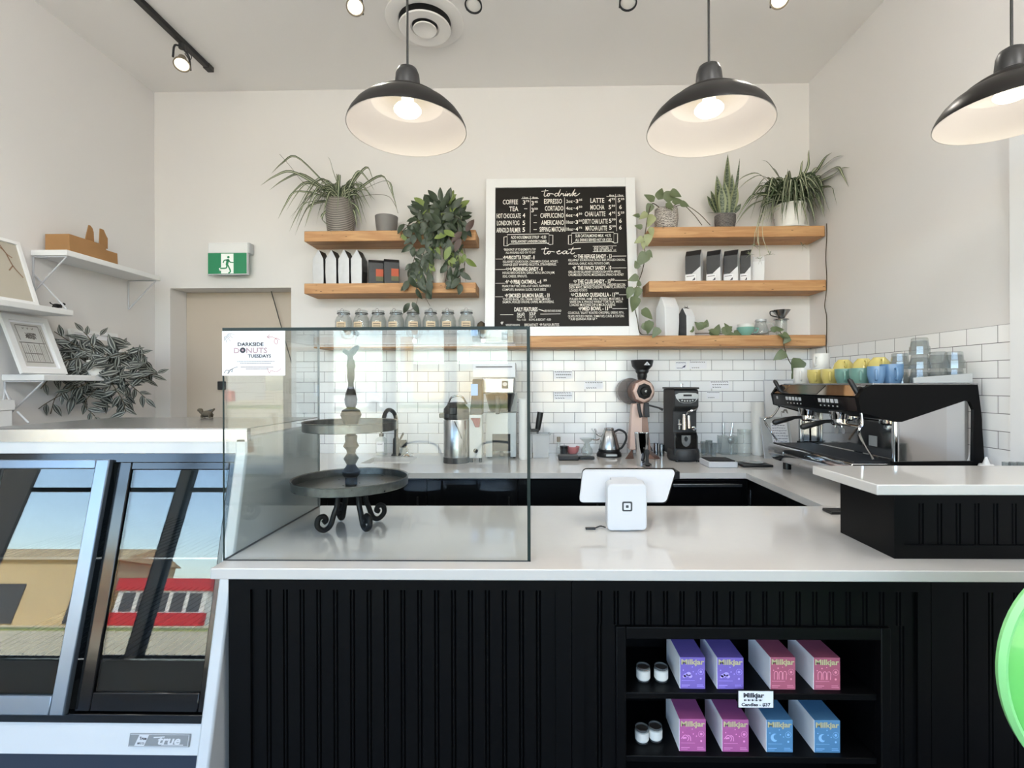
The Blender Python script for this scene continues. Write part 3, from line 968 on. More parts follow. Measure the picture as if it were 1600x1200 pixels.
# three black dome pendants over the front counter
def pendant(loc, label):
    t = thing('pendant_lamp', label, 'lamp', (0, 0, 0), 'black dome pendants over the counter')
    out = [(.203, 0), (.201, .01), (.193, .028), (.178, .05), (.157, .071), (.138, .084), (.127, .09), (.1235, .092), (.121, .098), (.1, .112), (.07, .128), (.043, .142)]
    inn = [(r - .0025, z - .001) for r, z in out[::-1]]
    inn[-1] = (.2005, 0)
    MB().lathe(out, n=64).build('shade', M['shade'], t)
    MB().lathe(inn, n=64).lathe([(.2005, 0), (.203, 0)], n=64).build('shade_lining', M['lining'], t, fix=False)
    MB().lathe([(.043, .138), (.043, .158), (.04, .19), (.033, .208), (.018, .217), (0, .218)], n=32).build('cap', M['black'], t)
    MB().lathe([(0, .05), (.022, .051), (.038, .056), (.0465, .065), (.047, .07), (.04, .08), (.022, .09), (.018, .125), (0, .126)], n=32).build('bulb', M['bulb'], t)
    MB().cyl((0, 0, .22), .0042, ZT - loc[2] - .22, 10).build('cord', M['black'], t)
    MB().cyl((0, 0, ZT - loc[2] - .025), .055, .025, 28).build('ceiling_rose', M['black'], t)
    plight('pendant_light', (0, 0, .03), .8, (1, .94, .88), .04, t)
    t.location = loc
    return t
def rimc(px, py, Y): return at(px, py, Y=Y)
for px, py, Y, lab in ((637, 203, 1.71, 'left black dome pendant lamp hanging over the glass case'), (1108, 203, 1.66, 'middle black dome pendant lamp hanging over the white till'),
                       (1581, 180, 1.63, 'right black dome pendant lamp cut off by the frame edge over the raised bar')):
    pendant(at(px, py, Y=Y), lab)

# track lights
FILLW = 20  # power of the added spotlights behind the viewer
def track_head(loc, aim, lit, label, loop=False, power=20, cone=110):
    """loc: where it leaves the track; aim: direction the lens faces"""
    t = thing('track_spotlight', label, 'spotlight', loc, 'adjustable spotlights on the ceiling tracks')
    loc = Vector(loc)
    d = Vector(aim).normalized()
    c = loc + Vector((0, 0, -.125)) 
    q = Vector((0, 0, 1)).rotation_difference(d).to_matrix()
    MB().cyl(loc + Vector((0, 0, -.03)), .018, .03, 16).build('adapter', M['dark'], t)
    mb = MB()
    for s in (-1, 1):
        sd = q @ Vector((s * .052, 0, 0))
        mb.tube(crom([loc + Vector((0, 0, -.02)), loc + Vector((0, 0, -.045)) + sd * .8, c + sd], 4), .006, 8)
    mb.build('yoke', M['dark'], t)
    MB().lathe([(0, -.07), (.022, -.07), (.028, -.03), (.045, .0), (.047, .012), (.04, .012), (.04, .004)], c, 28, rot=q).build('lamp_housing', M['ring'] if lit else M['dark'], t)
    MB().lathe([(0, .007), (.03, .007), (.0395, .005)], c, 28, rot=q).build('lens', M['spot'] if lit else M['pot_w'], t)
    if loop:
        mb = MB().tube(crom([loc + Vector((.02, 0, -.04)), loc + Vector((.06, 0, -.075)), loc + Vector((.05, 0, -.1)), loc + Vector((.02, 0, -.06))]), .0025, 6)
        mb.build('flex', M['black'], t)
    if lit:
        plight('spot_light', c - loc + d * .03, power, (1, .94, .84), .04, t, math.radians(cone), (-d).to_track_quat('Z', 'Y').to_euler())
    return t
ta, tb = at(330, 108, Z=ZT - .012), at(217, 0, Z=ZT - .012)
tX = (ta.x + tb.x) / 2
t = thing('lighting_track', 'black ceiling track running along the left wall', 'track', (tX, ta.y, ZT))
MB().box((tX - .018, -.5, ZT - .03), (tX + .018, ta.y, ZT)).build('rail', M['black'], t, bevel=.003)
MB().box((tX - .021, ta.y - .05, ZT - .034), (tX + .021, ta.y + .004, ZT)).build('end_cap', M['black'], t, bevel=.003)
p = at(284, 80, X=tX)
track_head((tX, p.y, ZT - .03), (.35, -.55, -1), True, 'lit spotlight near the far end of the left ceiling track', True)
yT = 2.62
t = thing('lighting_track', 'black ceiling track crossing above the counter', 'track', (0, yT, ZT))
MB().box((-1.6, yT - .018, ZT - .03), (1.85, yT + .018, ZT)).build('rail', M['black'], t, bevel=.003)
for px, py, lit, aim, lab in ((553, 10, True, (.3, -.5, -1), 'lit spotlight left of the round ceiling vent'), (739, 4, False, (-.1, -.25, -1), 'dark ringed spotlight right of the round ceiling vent'),
                              (983, 0, False, (-.1, -.25, -1), 'dark ringed spotlight at the top edge left of the middle pendant cord'), (1219, 1, True, (-.3, -.5, -1), 'lit spotlight at the top edge right of the middle pendant cord')):
    p = at(px, py - 4, Z=ZT - .155)
    track_head((p.x, yT, ZT - .03), aim, lit, lab)
t = thing('lighting_track', 'added black ceiling track for fill light behind the viewer', 'track', (-1, -.6, ZT))  # unseen track and heads added to lift the room's light
MB().box((-4.5, -.618, ZT - .03), (1.6, -.582, ZT)).build('rail', M['black'], t, bevel=.003)
for i, x in enumerate((-3.9, -2.7, -1.5, -.3, .5, 1.3)):
    track_head((x, -.6, ZT - .03), (0, -.5, -1), True, '%s lit spotlight of the added fill track behind the viewer' % ('first', 'second', 'third', 'fourth', 'fifth', 'sixth')[i], power=FILLW, cone=150)
# unseen opal globes added over the viewer to brighten walls and ceiling
GY, GZ = .75, 2.9
for i, x in enumerate((-2.3, -1.3, -.3, .7, 1.6)):
    t = thing('added_globe', '%s added opal fill globe above the viewer' % ('first', 'second', 'third', 'fourth', 'fifth')[i], 'lamp', (x, GY, GZ), 'added opal globes for fill light')
    MB().sph((x, GY, GZ), .13, 28).build('globe', M['opal'], t)
    MB().cyl((x, GY, GZ + .12), .03, .06, 16).build('socket', M['black'], t)
    MB().cyl((x, GY, GZ + .18), .004, ZT - GZ - .18, 8).build('cord', M['black'], t)
# round ceiling diffuser
c = at(664, 33, Z=ZT)
t = thing('ceiling_vent', 'round white stepped ceiling air diffuser', 'vent', c)
MB().lathe([(.152, -.004), (.158, -.012), (.2, -.016), (.228, -.008), (.23, 0), (.15, 0)], c, 56).build('flange', M['ceil'], t)
MB().lathe([(.075, -.03), (.085, -.044), (.148, -.05), (.153, -.044), (.1, -.026), (.08, -.022)], c, 56).build('cone_ring', M['ceil'], t)
MB().lathe([(0, -.04), (.04, -.05), (.068, -.056), (.07, -.05), (.045, -.034), (0, -.03)], c, 40).build('centre_cone', M['ceil'], t)
MB().cyl(c + Vector((0, 0, -.003)), .152, .0025, 48).build('plenum', M['dark'], t)
# caged bulb pendants: left three seen in the counter glass, right three added
for i, (x, lab) in enumerate(((-1.45, 'left'), (-.93, 'second from left'), (-.4, 'middle'), (.12, 'third from right'), (.64, 'second from right'), (1.16, 'right'))):
    t = thing('cage_pendant', 'small wire-caged bulb pendant by the front windows, %s one of the row' % lab, 'lamp', (x, -1.0, 1.86), 'caged pendants by the window seats')
    l0 = Vector((x, -1.0, 1.86))
    MB().sph(l0, (.028, .028, .036), 16).build('bulb', M['bulb'], t)
    MB().cyl(l0 + Vector((0, 0, .03)), .018, .05, 14).build('socket', M['black'], t)
    mb = MB()
    for k in range(6):
        a = PI / 3 * k
        e = Vector((math.cos(a), math.sin(a), 0))
        mb.tube(crom([l0 + e * .016 + Vector((0, 0, .05)), l0 + e * .06 + Vector((0, 0, .01)), l0 + e * .045 + Vector((0, 0, -.05)), l0 + e * .004 + Vector((0, 0, -.07))], 4), .002, 5)
    mb.build('cage', M['black'], t)
    MB().cyl(l0 + Vector((0, 0, .08)), .003, ZT - 1.94, 8).build('cord', M['black'], t)
    plight('cage_light', (0, 0, -.085), 1.5, (1, .95, .88), .014, t)

# ================================================================== LEFT WALL
def wall_shelf(far_wall_px, far_front, near_wall_px, label, up=False, thick=.032, ends=(True, True)):
    Yf = at(*far_wall_px, X=XL).y
    a = at(*far_front, Y=Yf)
    Xf, zt_ = a.x, a.z
    Yn = at(*near_wall_px, X=XL).y if isinstance(near_wall_px, tuple) else near_wall_px
    t = thing('wall_shelf', label, 'shelf', (XL, (Yf + Yn) / 2, zt_), 'white shelves on the left wall')
    MB().box((XL + .001, Yn, zt_ - thick), (Xf, Yf, zt_)).build('board', M['trimw'], t, bevel=.003)
    for y, on in ((Yf - .03, ends[0]), (Yn + .012, ends[1])):
        if not on:
            continue
        mb = MB()
        s = 1 if up else -1
        zb = zt_ if up else zt_ - thick
        r = .0045
        H = .2
        mb.tube([(XL + .006, y, zb + s * r), (XL + .006, y, zb + s * H)], r, 8)
        mb.tube([(XL + .006, y, zb + s * r), (Xf - .01, y, zb + s * r)], r, 8)
        mb.tube([(Xf - .012, y, zb + s * r), (XL + .006, y, zb + s * H)], r, 8)
        mb.build('bracket', M['white'], t, fix=False)
    return zt_, Xf, Yn, Yf
z1, Xf1, Yn1, Yf1 = wall_shelf((205, 440), (251, 432), (47, 390), 'highest white shelf on the left wall, holding the brown card carrier')
z2, Xf2, Yn2, Yf2 = wall_shelf((60, 470), (115, 485), 1.9, 'white shelf on the left wall with its brackets above, holding the tall beige print', True)
z3, Xf3, Yn3, Yf3 = wall_shelf((172, 590), (225, 588), (2, 578), 'low white shelf on the left wall behind the striped trailing plant')
# the box shelf at the very edge
pz = at(10, 624, Y=2.5).z
p24 = at(24, 624, Y=2.5)
t = thing('box_shelf', 'pale box shelf at the far left edge above the fridge top', 'shelf', (XL, 2.3, pz))
MB().box((XL + .001, 2.1, pz - .055), (p24.x, 2.5, pz)).build('board', M['trimw'], t, bevel=.003)
MB().box((XL + .001, 2.1, pz - .16), (p24.x - .004, 2.49, pz - .056)).build('drawer', M['trimw'], t, bevel=.003)
MB().tube([at(27, 643, Y=2.5), at(42, 661, Y=2.5) + Vector((0, .01, 0))], .005, 8).build('bracket', M['white'], t)
p = at(9, 624, Y=2.4)
t = thing('mini_easel', 'tiny white A-shaped easel on the box shelf at far left', 'easel', (p.x, 2.4, pz))
mb = MB()
for a, b in (((-.012, 0), (-.004, .05)), ((.018, 0), (-.004, .05))):
    mb.tube([(p.x + a[0], 2.4, pz + a[1]), (p.x + b[0], 2.4, pz + b[1])], .0035, 6)
mb.build('legs', M['white'], t, fix=False)
MB().tube([(p.x - .004, 2.4, pz + .048), (p.x - .004, 2.43, pz)], .003, 6).build('back_leg', M['white'], t)

def leaning_frame(y0, y1, h, xb, xt, zb, fw, matw, label, cat='picture', art='art2'):
    """picture frame leaning on the left wall: bottom edge at x=xb, top at x=xt"""
    up = Vector((xt - xb, 0, math.sqrt(h * h - (xt - xb) ** 2))) / h
    uy = Vector((0, 1, 0))
    nn = up.cross(uy); nn = -nn if nn.x < 0 else nn
    o = Vector((xb, y0, zb + .001))
    t = thing('picture_frame', label, cat, (xb, (y0 + y1) / 2, zb), 'framed pictures on the left wall shelves')
    W = y1 - y0
    def bar(u0, v0, u1, v1, d0, d1, m, nm):
        A = [o + uy * u + up * v + nn * d0 for u, v in ((u0, v0), (u1, v0), (u1, v1), (u0, v1))]
        m.prism(A, [p + nn * (d1 - d0) for p in A])
    m = MB()
    bar(0, 0, W, fw, 0, .018, m, ''); bar(0, h - fw, W, h, 0, .018, m, ''); bar(0, fw, fw, h - fw, 0, .018, m, ''); bar(W - fw, fw, W, h - fw, 0, .018, m, '')
    m.build('frame', M['trimw'], t, smooth=0, fix=False)
    m = MB(); bar(fw, fw, W - fw, h - fw, .002, .008, m, '')
    m.build('mat_board', M['paper'] if matw else M[art], t, smooth=0)
    if matw:
        m = MB(); bar(fw + matw, fw + matw, W - fw - matw, h - fw - matw, .008, .0085, m, '')
        m.build('print', M[art], t, smooth=0)
    # seen from the room the sheet's left is its near end
    iw, ih = W - 2 * (fw + matw), h - 2 * (fw + matw)
    base = o + uy * (fw + matw) + up * (fw + matw) + nn * .0095
    return t, (lambda x, y: base + uy * (x * iw) + up * (y * ih))
ya = at(57, 474, X=XL + .12).y
t, f = leaning_frame(ya - .34, ya, .36, XL + .12, XL + .012, z2, .018, 0, 'tall framed beige figure drawing at the left edge, on the middle white shelf', art='art1')
mb = MB()
for q in ([(.7, .95), (.78, .8), (.86, .74)], [(.78, .8), (.83, .6), (.95, .42)], [(.83, .6), (.74, .5)], [(.6, .9), (.72, .87), (.78, .8)]):
    stroke(mb, q, .02, f)
mb.build('pencil_lines', M['pencilb'], t, smooth=0, fix=False)
ya, yb = at(28, 580, X=XL + .13).y, at(99, 586, X=XL + .13).y
t, f = leaning_frame(ya, yb, .335, XL + .14, XL + .02, z3, .03, .012, 'white framed pencil sketch of a shopfront, leaning at the near end of the low shelf')
mb = MB()
for q in ([(.05, .1), (.95, .1)], [(.1, .12), (.1, .55)], [(.3, .12), (.3, .52)], [(.5, .12), (.5, .52)], [(.68, .12), (.68, .55)], [(.85, .12), (.85, .95)], [(.05, .55), (.9, .55)], [(.1, .95), (.12, .6)], [(.12, .95), (.85, .95)], [(.1, .3), (.68, .3)], [(.95, .1), (.9, .9)]):
    stroke(mb, q, .02, f, smooth=False)
for x in (.16, .22, .36, .42, .56, .62, .74, .79):
    stroke(mb, [(x, .12), (x + R_.uniform(-.01, .01), .5)], .008, f, smooth=False)
for k in range(30):
    x, y = .3 + .3 * R_.random(), .66 + .14 * R_.random()
    stroke(mb, [(x, y), (x + .06, y + .03 - .06 * R_.random()), (x + .1, y - .02)], .02, f)
for x in (.3, .45, .6):
    stroke(mb, [(x, .9), (x + .03, .87), (x + .06, .91)], .014, f)
mb.build('pencil_lines', M['pencil'], t, smooth=0, fix=False)
ya, yb = at(131, 580, X=XL + .12).y, at(203, 580, X=XL + .12).y
t, f = leaning_frame(ya, yb, .285, XL + .085, XL + .02, z3, .022, .03, 'white framed print half hidden behind the striped trailing plant')
mb = MB()
for y in (.2, .5, .8):
    stroke(mb, [(.1, y), (.9, y)], .03, f, smooth=False)
mb.build('print_lines', M['pencil'], t, smooth=0, fix=False)
# small metal animal on the middle shelf
q0 = at(89, 482, X=XL + .14); q0.z = z2
t = thing('metal_animal', 'small grey metal dog figure on the middle white shelf', 'figurine', q0)
mb = MB()
def an(a, b, c=0): return q0 + Vector((c, a * .0034, b * .0034 + .0005))
mb.sph(an(0, 6), (.012, .024, .012), 14)
mb.tube([an(6, 7), an(10, 10)], [.008, .008], 8)
mb.sph(an(11, 10.5), (.008, .013, .008), 10)
for a in (-5, 5):
    for c in (-.007, .007):
        mb.tube([an(a, 5, c), an(a + .4, 0, c)], .0035, 6)
mb.tube(crom([an(-6, 7), an(-10, 8), an(-12, 10)]), .0028, 6)
mb.build('body', M['iron'], t)
# card carrier
xb = Xf1 - .035
ya, yb, yc = at(109, 400, X=xb).y, at(167, 405, X=xb).y, at(187, 405, X=xb).y
hz = .105
t = thing('cup_carrier', 'brown cardboard drinks carrier with upright handles on the highest white shelf', 'carrier', (xb, (ya + yc) / 2, z1))
MB().ext([(XL + .03, z1), (xb, z1), (xb - .004, z1 + hz), (XL + .03, z1 + hz)], 'y', ya, yb).build('tray', M['kraft'], t, bevel=.002)
MB().ext([(XL + .04, z1), (xb - .01, z1), (xb - .014, z1 + hz * .78), (XL + .04, z1 + hz * .78)], 'y', yb + .002, yc).build('side_pocket', M['kraft'], t, bevel=.002)
for py0, py1, top, xo in ((131, 146, 352, .07), (154, 167, 359, .05)):
    y0, y1 = at(py0, 380, X=xb - xo).y, at(py1, 380, X=xb - xo).y
    zt2 = at((py0 + py1) / 2, top, X=xb - xo).z
    tri = [(y0, z1 + hz - .004), (y1, z1 + hz - .004), (y1 - .004, zt2 - .035), (y1 - .012, zt2 - .012), (y0 + (y1 - y0) * .6, zt2), (y0 + (y1 - y0) * .45, zt2)] if py0 < 150 else [(y0, z1 + hz - .004), (y1, z1 + hz - .004), (y1, zt2 - .045), (y1 - .012, zt2 - .03), (y0 + .03, zt2), (y0 + .006, zt2)]
    MB().ext(tri, 'x', xb - xo, xb - xo + .006).build('handle', M['kraft'], t, smooth=0)

# ---- exit sign
a, b = at(325, 428, Y=YW - .07), at(385.5, 395, Y=YW - .07)
t = thing('exit_sign', 'green running-man exit sign over the doorway', 'sign', ((a.x + b.x) / 2, YW, a.z))
MB().box((a.x - .004, YW - .066, b.z), (b.x + .004, YW - .001, b.z + .078)).build('housing', M['trimw'], t, bevel=.006)
MB().box((b.x - .006, YW - .064, b.z - .002), (b.x + .016, YW - .004, b.z + .077)).build('side_cap', M['grey'], t, bevel=.006)
MB().box((a.x, YW - .07, a.z), (b.x, YW - .058, b.z)).build('sign_panel', M['exitg'], t, smooth=0)
MB().box((a.x - .004, YW - .0715, a.z - .007), (b.x + .006, YW - .05, a.z)).box((b.x, YW - .0715, a.z), (b.x + .005, YW - .05, b.z)).build('rim', M['white'], t, smooth=0, fix=False)
f = sheet_map(Vector((a.x, YW - .07, a.z)), ((b.x - a.x) / 100, 0, 0), (0, 0, (b.z - a.z) / 54), .0008)
f2 = sheet_map(Vector((a.x, YW - .07, a.z)), ((b.x - a.x) / 100, 0, 0), (0, 0, (b.z - a.z) / 54), .0014)
mb = MB()
poly2(mb, [(34, 1), (66, 1), (66, 52), (34, 52)], f, 0)
poly2(mb, [(28, 14), (34, 17), (34, 9), (31, 7)], f, 0)
disc2(mb, 53, 43, 3.2, f2, 1)
for q, wd in (([(47, 35), (53, 36), (54, 33)], 4), ([(52, 36), (50, 28), (49, 22)], 6.5), ([(50, 35), (43, 35), (39, 28)], 2.8), ([(54, 35), (58, 30), (66, 29)], 2.8), ([(49, 23), (47, 15), (32, 14)], 3.6), ([(51, 23), (55, 15), (58, 6), (53, 1)], 3.6)):
    stroke(mb, q, wd, f2, 1)
mb.build('running_man', [M['exitw'], M['exitg']], t, smooth=0, fix=False)

# ================================================================== MENU BOARD
yb_, yt_ = YS + .045, YW - .032
def bd(px, py):                                   # leaning plane through bottom (yb_) and top (yt_) lines
    zb, zt2 = ZBT, at(875, 279, Y=yt_).z
    p0, p1 = Vector((0, yb_, zb)), Vector((0, yt_, zt2))
    d = p1 - p0
    return on_plane(px, py, p0, Vector((0, -d.z, d.y)).normalized())
o_bl = bd(757, 525); o_bl.z = ZBT
tl, tr, br_ = bd(761, 282), bd(990.5, 279), bd(998.5, 524)
BW = ((tr.x - tl.x) + (br_.x - o_bl.x)) / 2
bxc = (tl.x + tr.x + br_.x + o_bl.x) / 4
up = Vector((0, yt_ - yb_, tl.z - ZBT)); BH = up.length; up = up.normalized()
ux = Vector((1, 0, 0)); nn = ux.cross(up)
nn = -nn if nn.y > 0 else nn
o = Vector((bxc - BW / 2, yb_, ZBT + .0015))
t = thing('menu_board', 'black chalkboard menu in a wide white frame, leaning between the shelves', 'menu board', (bxc, yb_, ZBT))
def bbar(m, u0, v0, u1, v1, d0, d1):
    A = [o + ux * u + up * v + nn * d0 for u, v in ((u0, v0), (u1, v0), (u1, v1), (u0, v1))]
    m.prism(A, [p + nn * (d1 - d0) for p in A])
k_ = BW / 233.0
fl, ft, fb_ = 14.5 * k_, 14.5 * k_, 14.5 * k_
for nm, q in (('a', (0, 0, fl, BH)), ('b', (BW - fl, 0, BW, BH)), ('c', (fl, 0, BW - fl, fb_)), ('d', (fl, BH - ft, BW - fl, BH))):
    m = MB(); bbar(m, *q, 0, .02); m.build('frame_rail', M['trimw'], t, bevel=.0015)
m = MB(); bbar(m, fl, fb_, BW - fl, BH - ft, .002, .01); m.build('chalkboard', M['board'], t, smooth=0)
iw, ih = BW - 2 * fl, BH - fb_ - ft
bo_ = o + ux * fl + up * fb_ + nn * .0108
def bm_(cx, cy_):                                  # board coordinates read off an enlargement of the photo
    k = (1115 - cy_) / 960
    x0, x1 = 111 + 3 * (1 - k) , 1005 + 28 * (1 - k)
    return bo_ + ux * (iw * (cx - x0) / (x1 - x0)) + up * (ih * k)
T = MB()
def tl_(s, x0, x1, ym, h=33, bold=None):
    bold = (.004 if h < 18 else .012) if bold is None else bold
    write(T, s, bm_, x0, x1, ym + h / 2, -h, bold)
def sk_(pts, wd=3, smooth=False):
    stroke(T, pts, wd, bm_, smooth=smooth)
def script(strokes, x0, y0, sx, sy):
    for s_ in strokes:
        stroke(T, [(x0 + x * sx, y0 - y * sy) for x, y in s_], 4.6, bm_, n=4)
LT = [(.25, 1), (.12, .3), (.14, .05), (.25, .02), (.38, .15)]
LO = [(.38, .15), (.42, .35), (.55, .42), (.62, .25), (.5, .02), (.4, .15), (.5, .38), (.75, .38), (.98, .3)]
script([LT, [(-.12, .72), (.48, .82)], LO, [(1.35, .4), (1.18, .42), (1.05, .2), (1.16, .02), (1.33, .2), (1.58, 1.0)], [(1.56, .9), (1.4, .2), (1.45, .02), (1.55, .12)], [(1.55, .12), (1.68, .42), (1.72, .3), (1.85, .36), (1.84, .05), (1.95, .1)],
        [(1.95, .1), (2.05, .38), (2.02, .05), (2.12, .1)], [(2.1, .62), (2.13, .6)], [(2.12, .1), (2.22, .38), (2.18, 0), (2.35, .36), (2.44, .3), (2.4, .03), (2.52, .1)], [(2.52, .1), (2.88, 1.0)], [(2.86, 1.0), (2.62, 0)], [(2.66, .25), (2.95, .45), (2.9, .3), (2.72, .24), (2.88, .03), (3.08, .12), (3.3, .4)]], 438, 217, 77, 50)
script([LT, [(-.12, .72), (.48, .82)], LO, [(1.1, .3), (1.4, .4), (1.33, .5), (1.18, .25), (1.25, .03), (1.45, .08), (1.6, .3)], [(1.95, .42), (1.75, .42), (1.62, .15), (1.74, .02), (1.9, .2), (2.0, .44), (1.94, .1), (2.05, .03), (2.2, .2)], [(2.5, 1), (2.3, .3), (2.33, .05), (2.45, .03), (2.62, .2)], [(2.1, .66), (3.1, .8)]], 440, 622, 84, 48)
for row in (('COFFEE', 163, 267, 254), ('TEA', 208, 270, 303), ('HOT CHOCOLATE', 121, 287, 352), ('LONDON FOG', 124, 278, 402), ('ARNOLD PALMER', 121, 287, 452),
            ('ESPRESSO', 447, 570, 252), ('CORTADO', 453, 580, 302), ('CAPPUCCINO', 422, 583, 352), ('AMERICANO', 429, 585, 402), ('SIPPING MATCHA', 418, 590, 449),
            ('LATTE', 765, 860, 249), ('MOCHA', 765, 861, 297), ('CHAI LATTE', 727, 868, 344), ('DIRTY CHAI LATTE', 713, 884, 396), ('MATCHA LATTE', 733, 880, 444)):
    tl_(*row)
def price(a, b, x, y, s=30):
    tl_(a, x, x + 18 * len(a), y, s)
    if b:
        tl_(b, x + 18 * len(a) + 3, x + 18 * len(a) + 27, y - 9, 13, .02)
for x, rows in ((300, (('3', '75', 258), None, ('4', '', 350), ('5', '', 402), ('5', '', 450))), (359, (('3', '45', 264), ('3', '50', 313)))):
    for r in rows:
        if r:
            price(r[0], r[1], x, r[2])
for x, y in ((310, 303), (376, 350), (376, 402), (376, 450)):
    sk_([(x, y), (x + 22, y)], 3.4)
for a, y in (('12oz', 299), ('8oz', 366)):
    tl_(a, y, y + 38, 224, 11, .02)
sk_([(290, 232), (410, 232)]); sk_([(353, 214), (353, 472)], 2.6); sk_([(587, 226), (593, 466)], 2.6)
for i, (oz, a, b) in enumerate((('2oz', '3', '25'), ('4oz', '4', '50'), ('6oz', '4', '50'), ('10oz', '3', '50'), ('10oz', '4', '75'))):
    y = 253 + i * 49
    tl_(oz, 599, 634 + 3 * len(oz), y, 22); sk_([(648, y), (660, y)]); price(a, b, 664, y, 26)
for i, (a, b, c, d) in enumerate((('4', '95', '5', '25'), ('5', '50', '6', ''), ('4', '95', '5', '25'), ('5', '50', '6', ''), ('5', '50', '6', ''))):
    y = 249 + i * 48
    price(a, b, 888 + i * 1.5, y, 28); price(c, d, 952 + (10 if not d else 0), y, 28)
tl_('8oz', 894, 928, 214, 11, .02); tl_('12oz', 952, 990, 214, 11, .02)
sk_([(875, 222), (995, 222)]); sk_([(937, 205), (946, 466)], 2.6)
for x0, y0, l1, l2 in ((173, 480, 'ADD HOUSEMADE SYRUP  +0.50', 'VANILLA/HONEY LAVENDER/CARAMEL'), (616, 473, 'SUB OAT/ALMOND MILK  +0.70', 'ALL DRINKS SERVED HOT OR ICED!')):
    w_ = 336
    sk_([(x0 + 22, y0 + 74), (x0 + 22, y0 + 4), (x0 + w_ - 26, y0), (x0 + w_ - 26, y0 + 66), (x0 + 40, y0 + 70), (x0 + 22, y0 + 82), (x0, y0 + 82), (x0, y0 + 20), (x0 + 22, y0 + 18)], 4)
    sk_([(x0 + w_ - 26, y0 + 10), (x0 + w_, y0 + 10), (x0 + w_, y0 + 74), (x0 + w_ - 20, y0 + 76), (x0 + w_ - 40, y0 + 66)], 4)
    tl_(l1, x0 + 48, x0 + 290, y0 + 23, 20); tl_(l2, x0 + 48, x0 + 296, y0 + 52, 19)
tl_('*BREAKFAST UP TO BASEMENT & TOP', 172, 392, 588, 15); tl_('ALL AVAILABLE ADD ON TO EAT', 186, 390, 609, 15)
tl_('ADD CHICKEN  +3', 790, 918, 581, 17); tl_('SUB GF BREAD  +1', 790, 940, 598, 17)
sk_([(783, 570), (946, 568)], 2.5); sk_([(783, 608), (946, 606)], 2.5)
def heart(x, y, s=11):
    sk_([(x, y + s * .7), (x - s, y - s * .2), (x - s * .6, y - s * .8), (x, y - s * .3), (x + s * .6, y - s * .8), (x + s, y - s * .2), (x, y + s * .7)], 3.2)
def sprig(x, y, s=12):
    sk_([(x - s, y - s * .4), (x, y + s), (x + s * .9, y - s * .9)], 4); sk_([(x - s * .2, y + s * .2), (x - s * .1, y - s)], 5)
def item(x0, x1, y, s, marks, lines, rule, h=26):
    tl_(s, x0, x1, y, h, .022)
    for kd, x in marks:
        heart(x, y) if kd == 'h' else sprig(x, y)
    sk_([(rule[0], y + rule[2]), (rule[1], y + rule[2])], 3)
    for q in lines:
        tl_(*q)
D = 16
item(212, 385, 643, 'RICOTTA TOAST - 8', (('s', 180), ('s', 202)), (('KILLARNEY SOURDOUGH, CINNAMON SUGAR, HONEY,', 168, 546, 671, D), ('ORANGE ZEST WHIPPED RICOTTA, STRAWBERRIES.', 168, 535, 692, D)), (117, 168, 10))
item(240, 440, 723, 'MORNING SANDY - 8', (('h', 200), ('s', 224)), (('HOUSE BRIOCHE BUN, GARLIC AIOLI, BACON JAM,', 166, 524, 748, D), ('EGG, CHEESE, SPROUTS.', 168, 335, 772, D)), (117, 188, 2))
item(243, 432, 810, 'PB&J OATMEAL - 6', (('s', 197), ('s', 228)), (('PEANUT BUTTER, STEEL-CUT OATS, RASPBERRY', 165, 498, 839, D), ('COMPOTE, BANANA SLICES, FLAX SEEDS', 165, 465, 863, D)), (117, 186, 9))
tl_('25', 446, 470, 800, 13, .02)
item(210, 490, 903, 'SMOKED SALMON BAGEL - 10', (('s', 196),), (('TOASTED BAGEL, DILL CREAM CHEESE, SMOKED', 168, 494, 928, D), ('SALMON, PICKLED ONIONS, CAPERS, MICROGREENS.', 168, 520, 947, D)), (117, 172, 8))
item(680, 912, 639, 'THE REFUGE SANDY - 13', (('h', 665),), (('KILLARNEY SOURDOUGH, ROAST BEEF, PICKLED ONIONS,', 617, 1004, 664, D), ('ARUGULA, GARLIC AIOLI, POTATO CHIPS.', 617, 900, 688, D)), (915, 1012, 0))
item(680, 910, 718, 'THE FANCY SANDY - 10', (('s', 658),), (('GRILLED IN KILLARNEY SOURDOUGH WITH APPLES,', 617, 976, 745, D), ('CARAMELIZED ONIONS, MOZZARELLA, SPINACH & HONEY', 617, 996, 765, D)), (915, 1014, 2))
item(680, 905, 810, 'THE CLUB SANDY - 13', (('h', 665),), (('KILLARNEY SOURDOUGH, CHICKEN, CANDIED BACON,', 624, 1008, 833, D), ('DIJON MAYO, SMOKED CHEDDAR, TOMATO, & SPROUTS,', 624, 1008, 850, D), ('LOADED POTATO', 628, 746, 871, D)), (935, 1016, -5))
tl_('50', 908, 932, 800, 13, .02)
item(662, 936, 901, 'CUBANO QUESADILLA - 13', (('h', 648),), (('PULLED PORK, HAM, DILL PICKLES, MUSTARD, &', 628, 992, 929, D), ('SWISS ON A WHOLE WHEAT TORTILLA, WITH', 628, 985, 949, D), ('LOADED MUSTARD DIP & MICROGREENS', 628, 938, 969, D)), (964, 1018, 2))
tl_('50', 938, 962, 892, 13, .02)
item(715, 890, 994, 'MED BOWL - 13', (('s', 700),), (('COUSCOUS, "SALATI" ROASTED CHICKPEAS, GREENS, FETA,', 617, 998, 1022, D), ('OLIVES, PICKLED ONIONS, TOMATOES, CUKES, & TZATZIKI.', 617, 1000, 1045, D), ('* SUB QUINOA FOR GF *', 622, 815, 1064, 15)), (918, 1020, 2))
tl_('50', 893, 916, 985, 13, .02)
tl_('DAILY FEATURES', 249, 408, 997, 27, .022)
tl_('SALAD', 268, 320, 1029, 20); tl_('SOUP', 351, 396, 1027, 20)
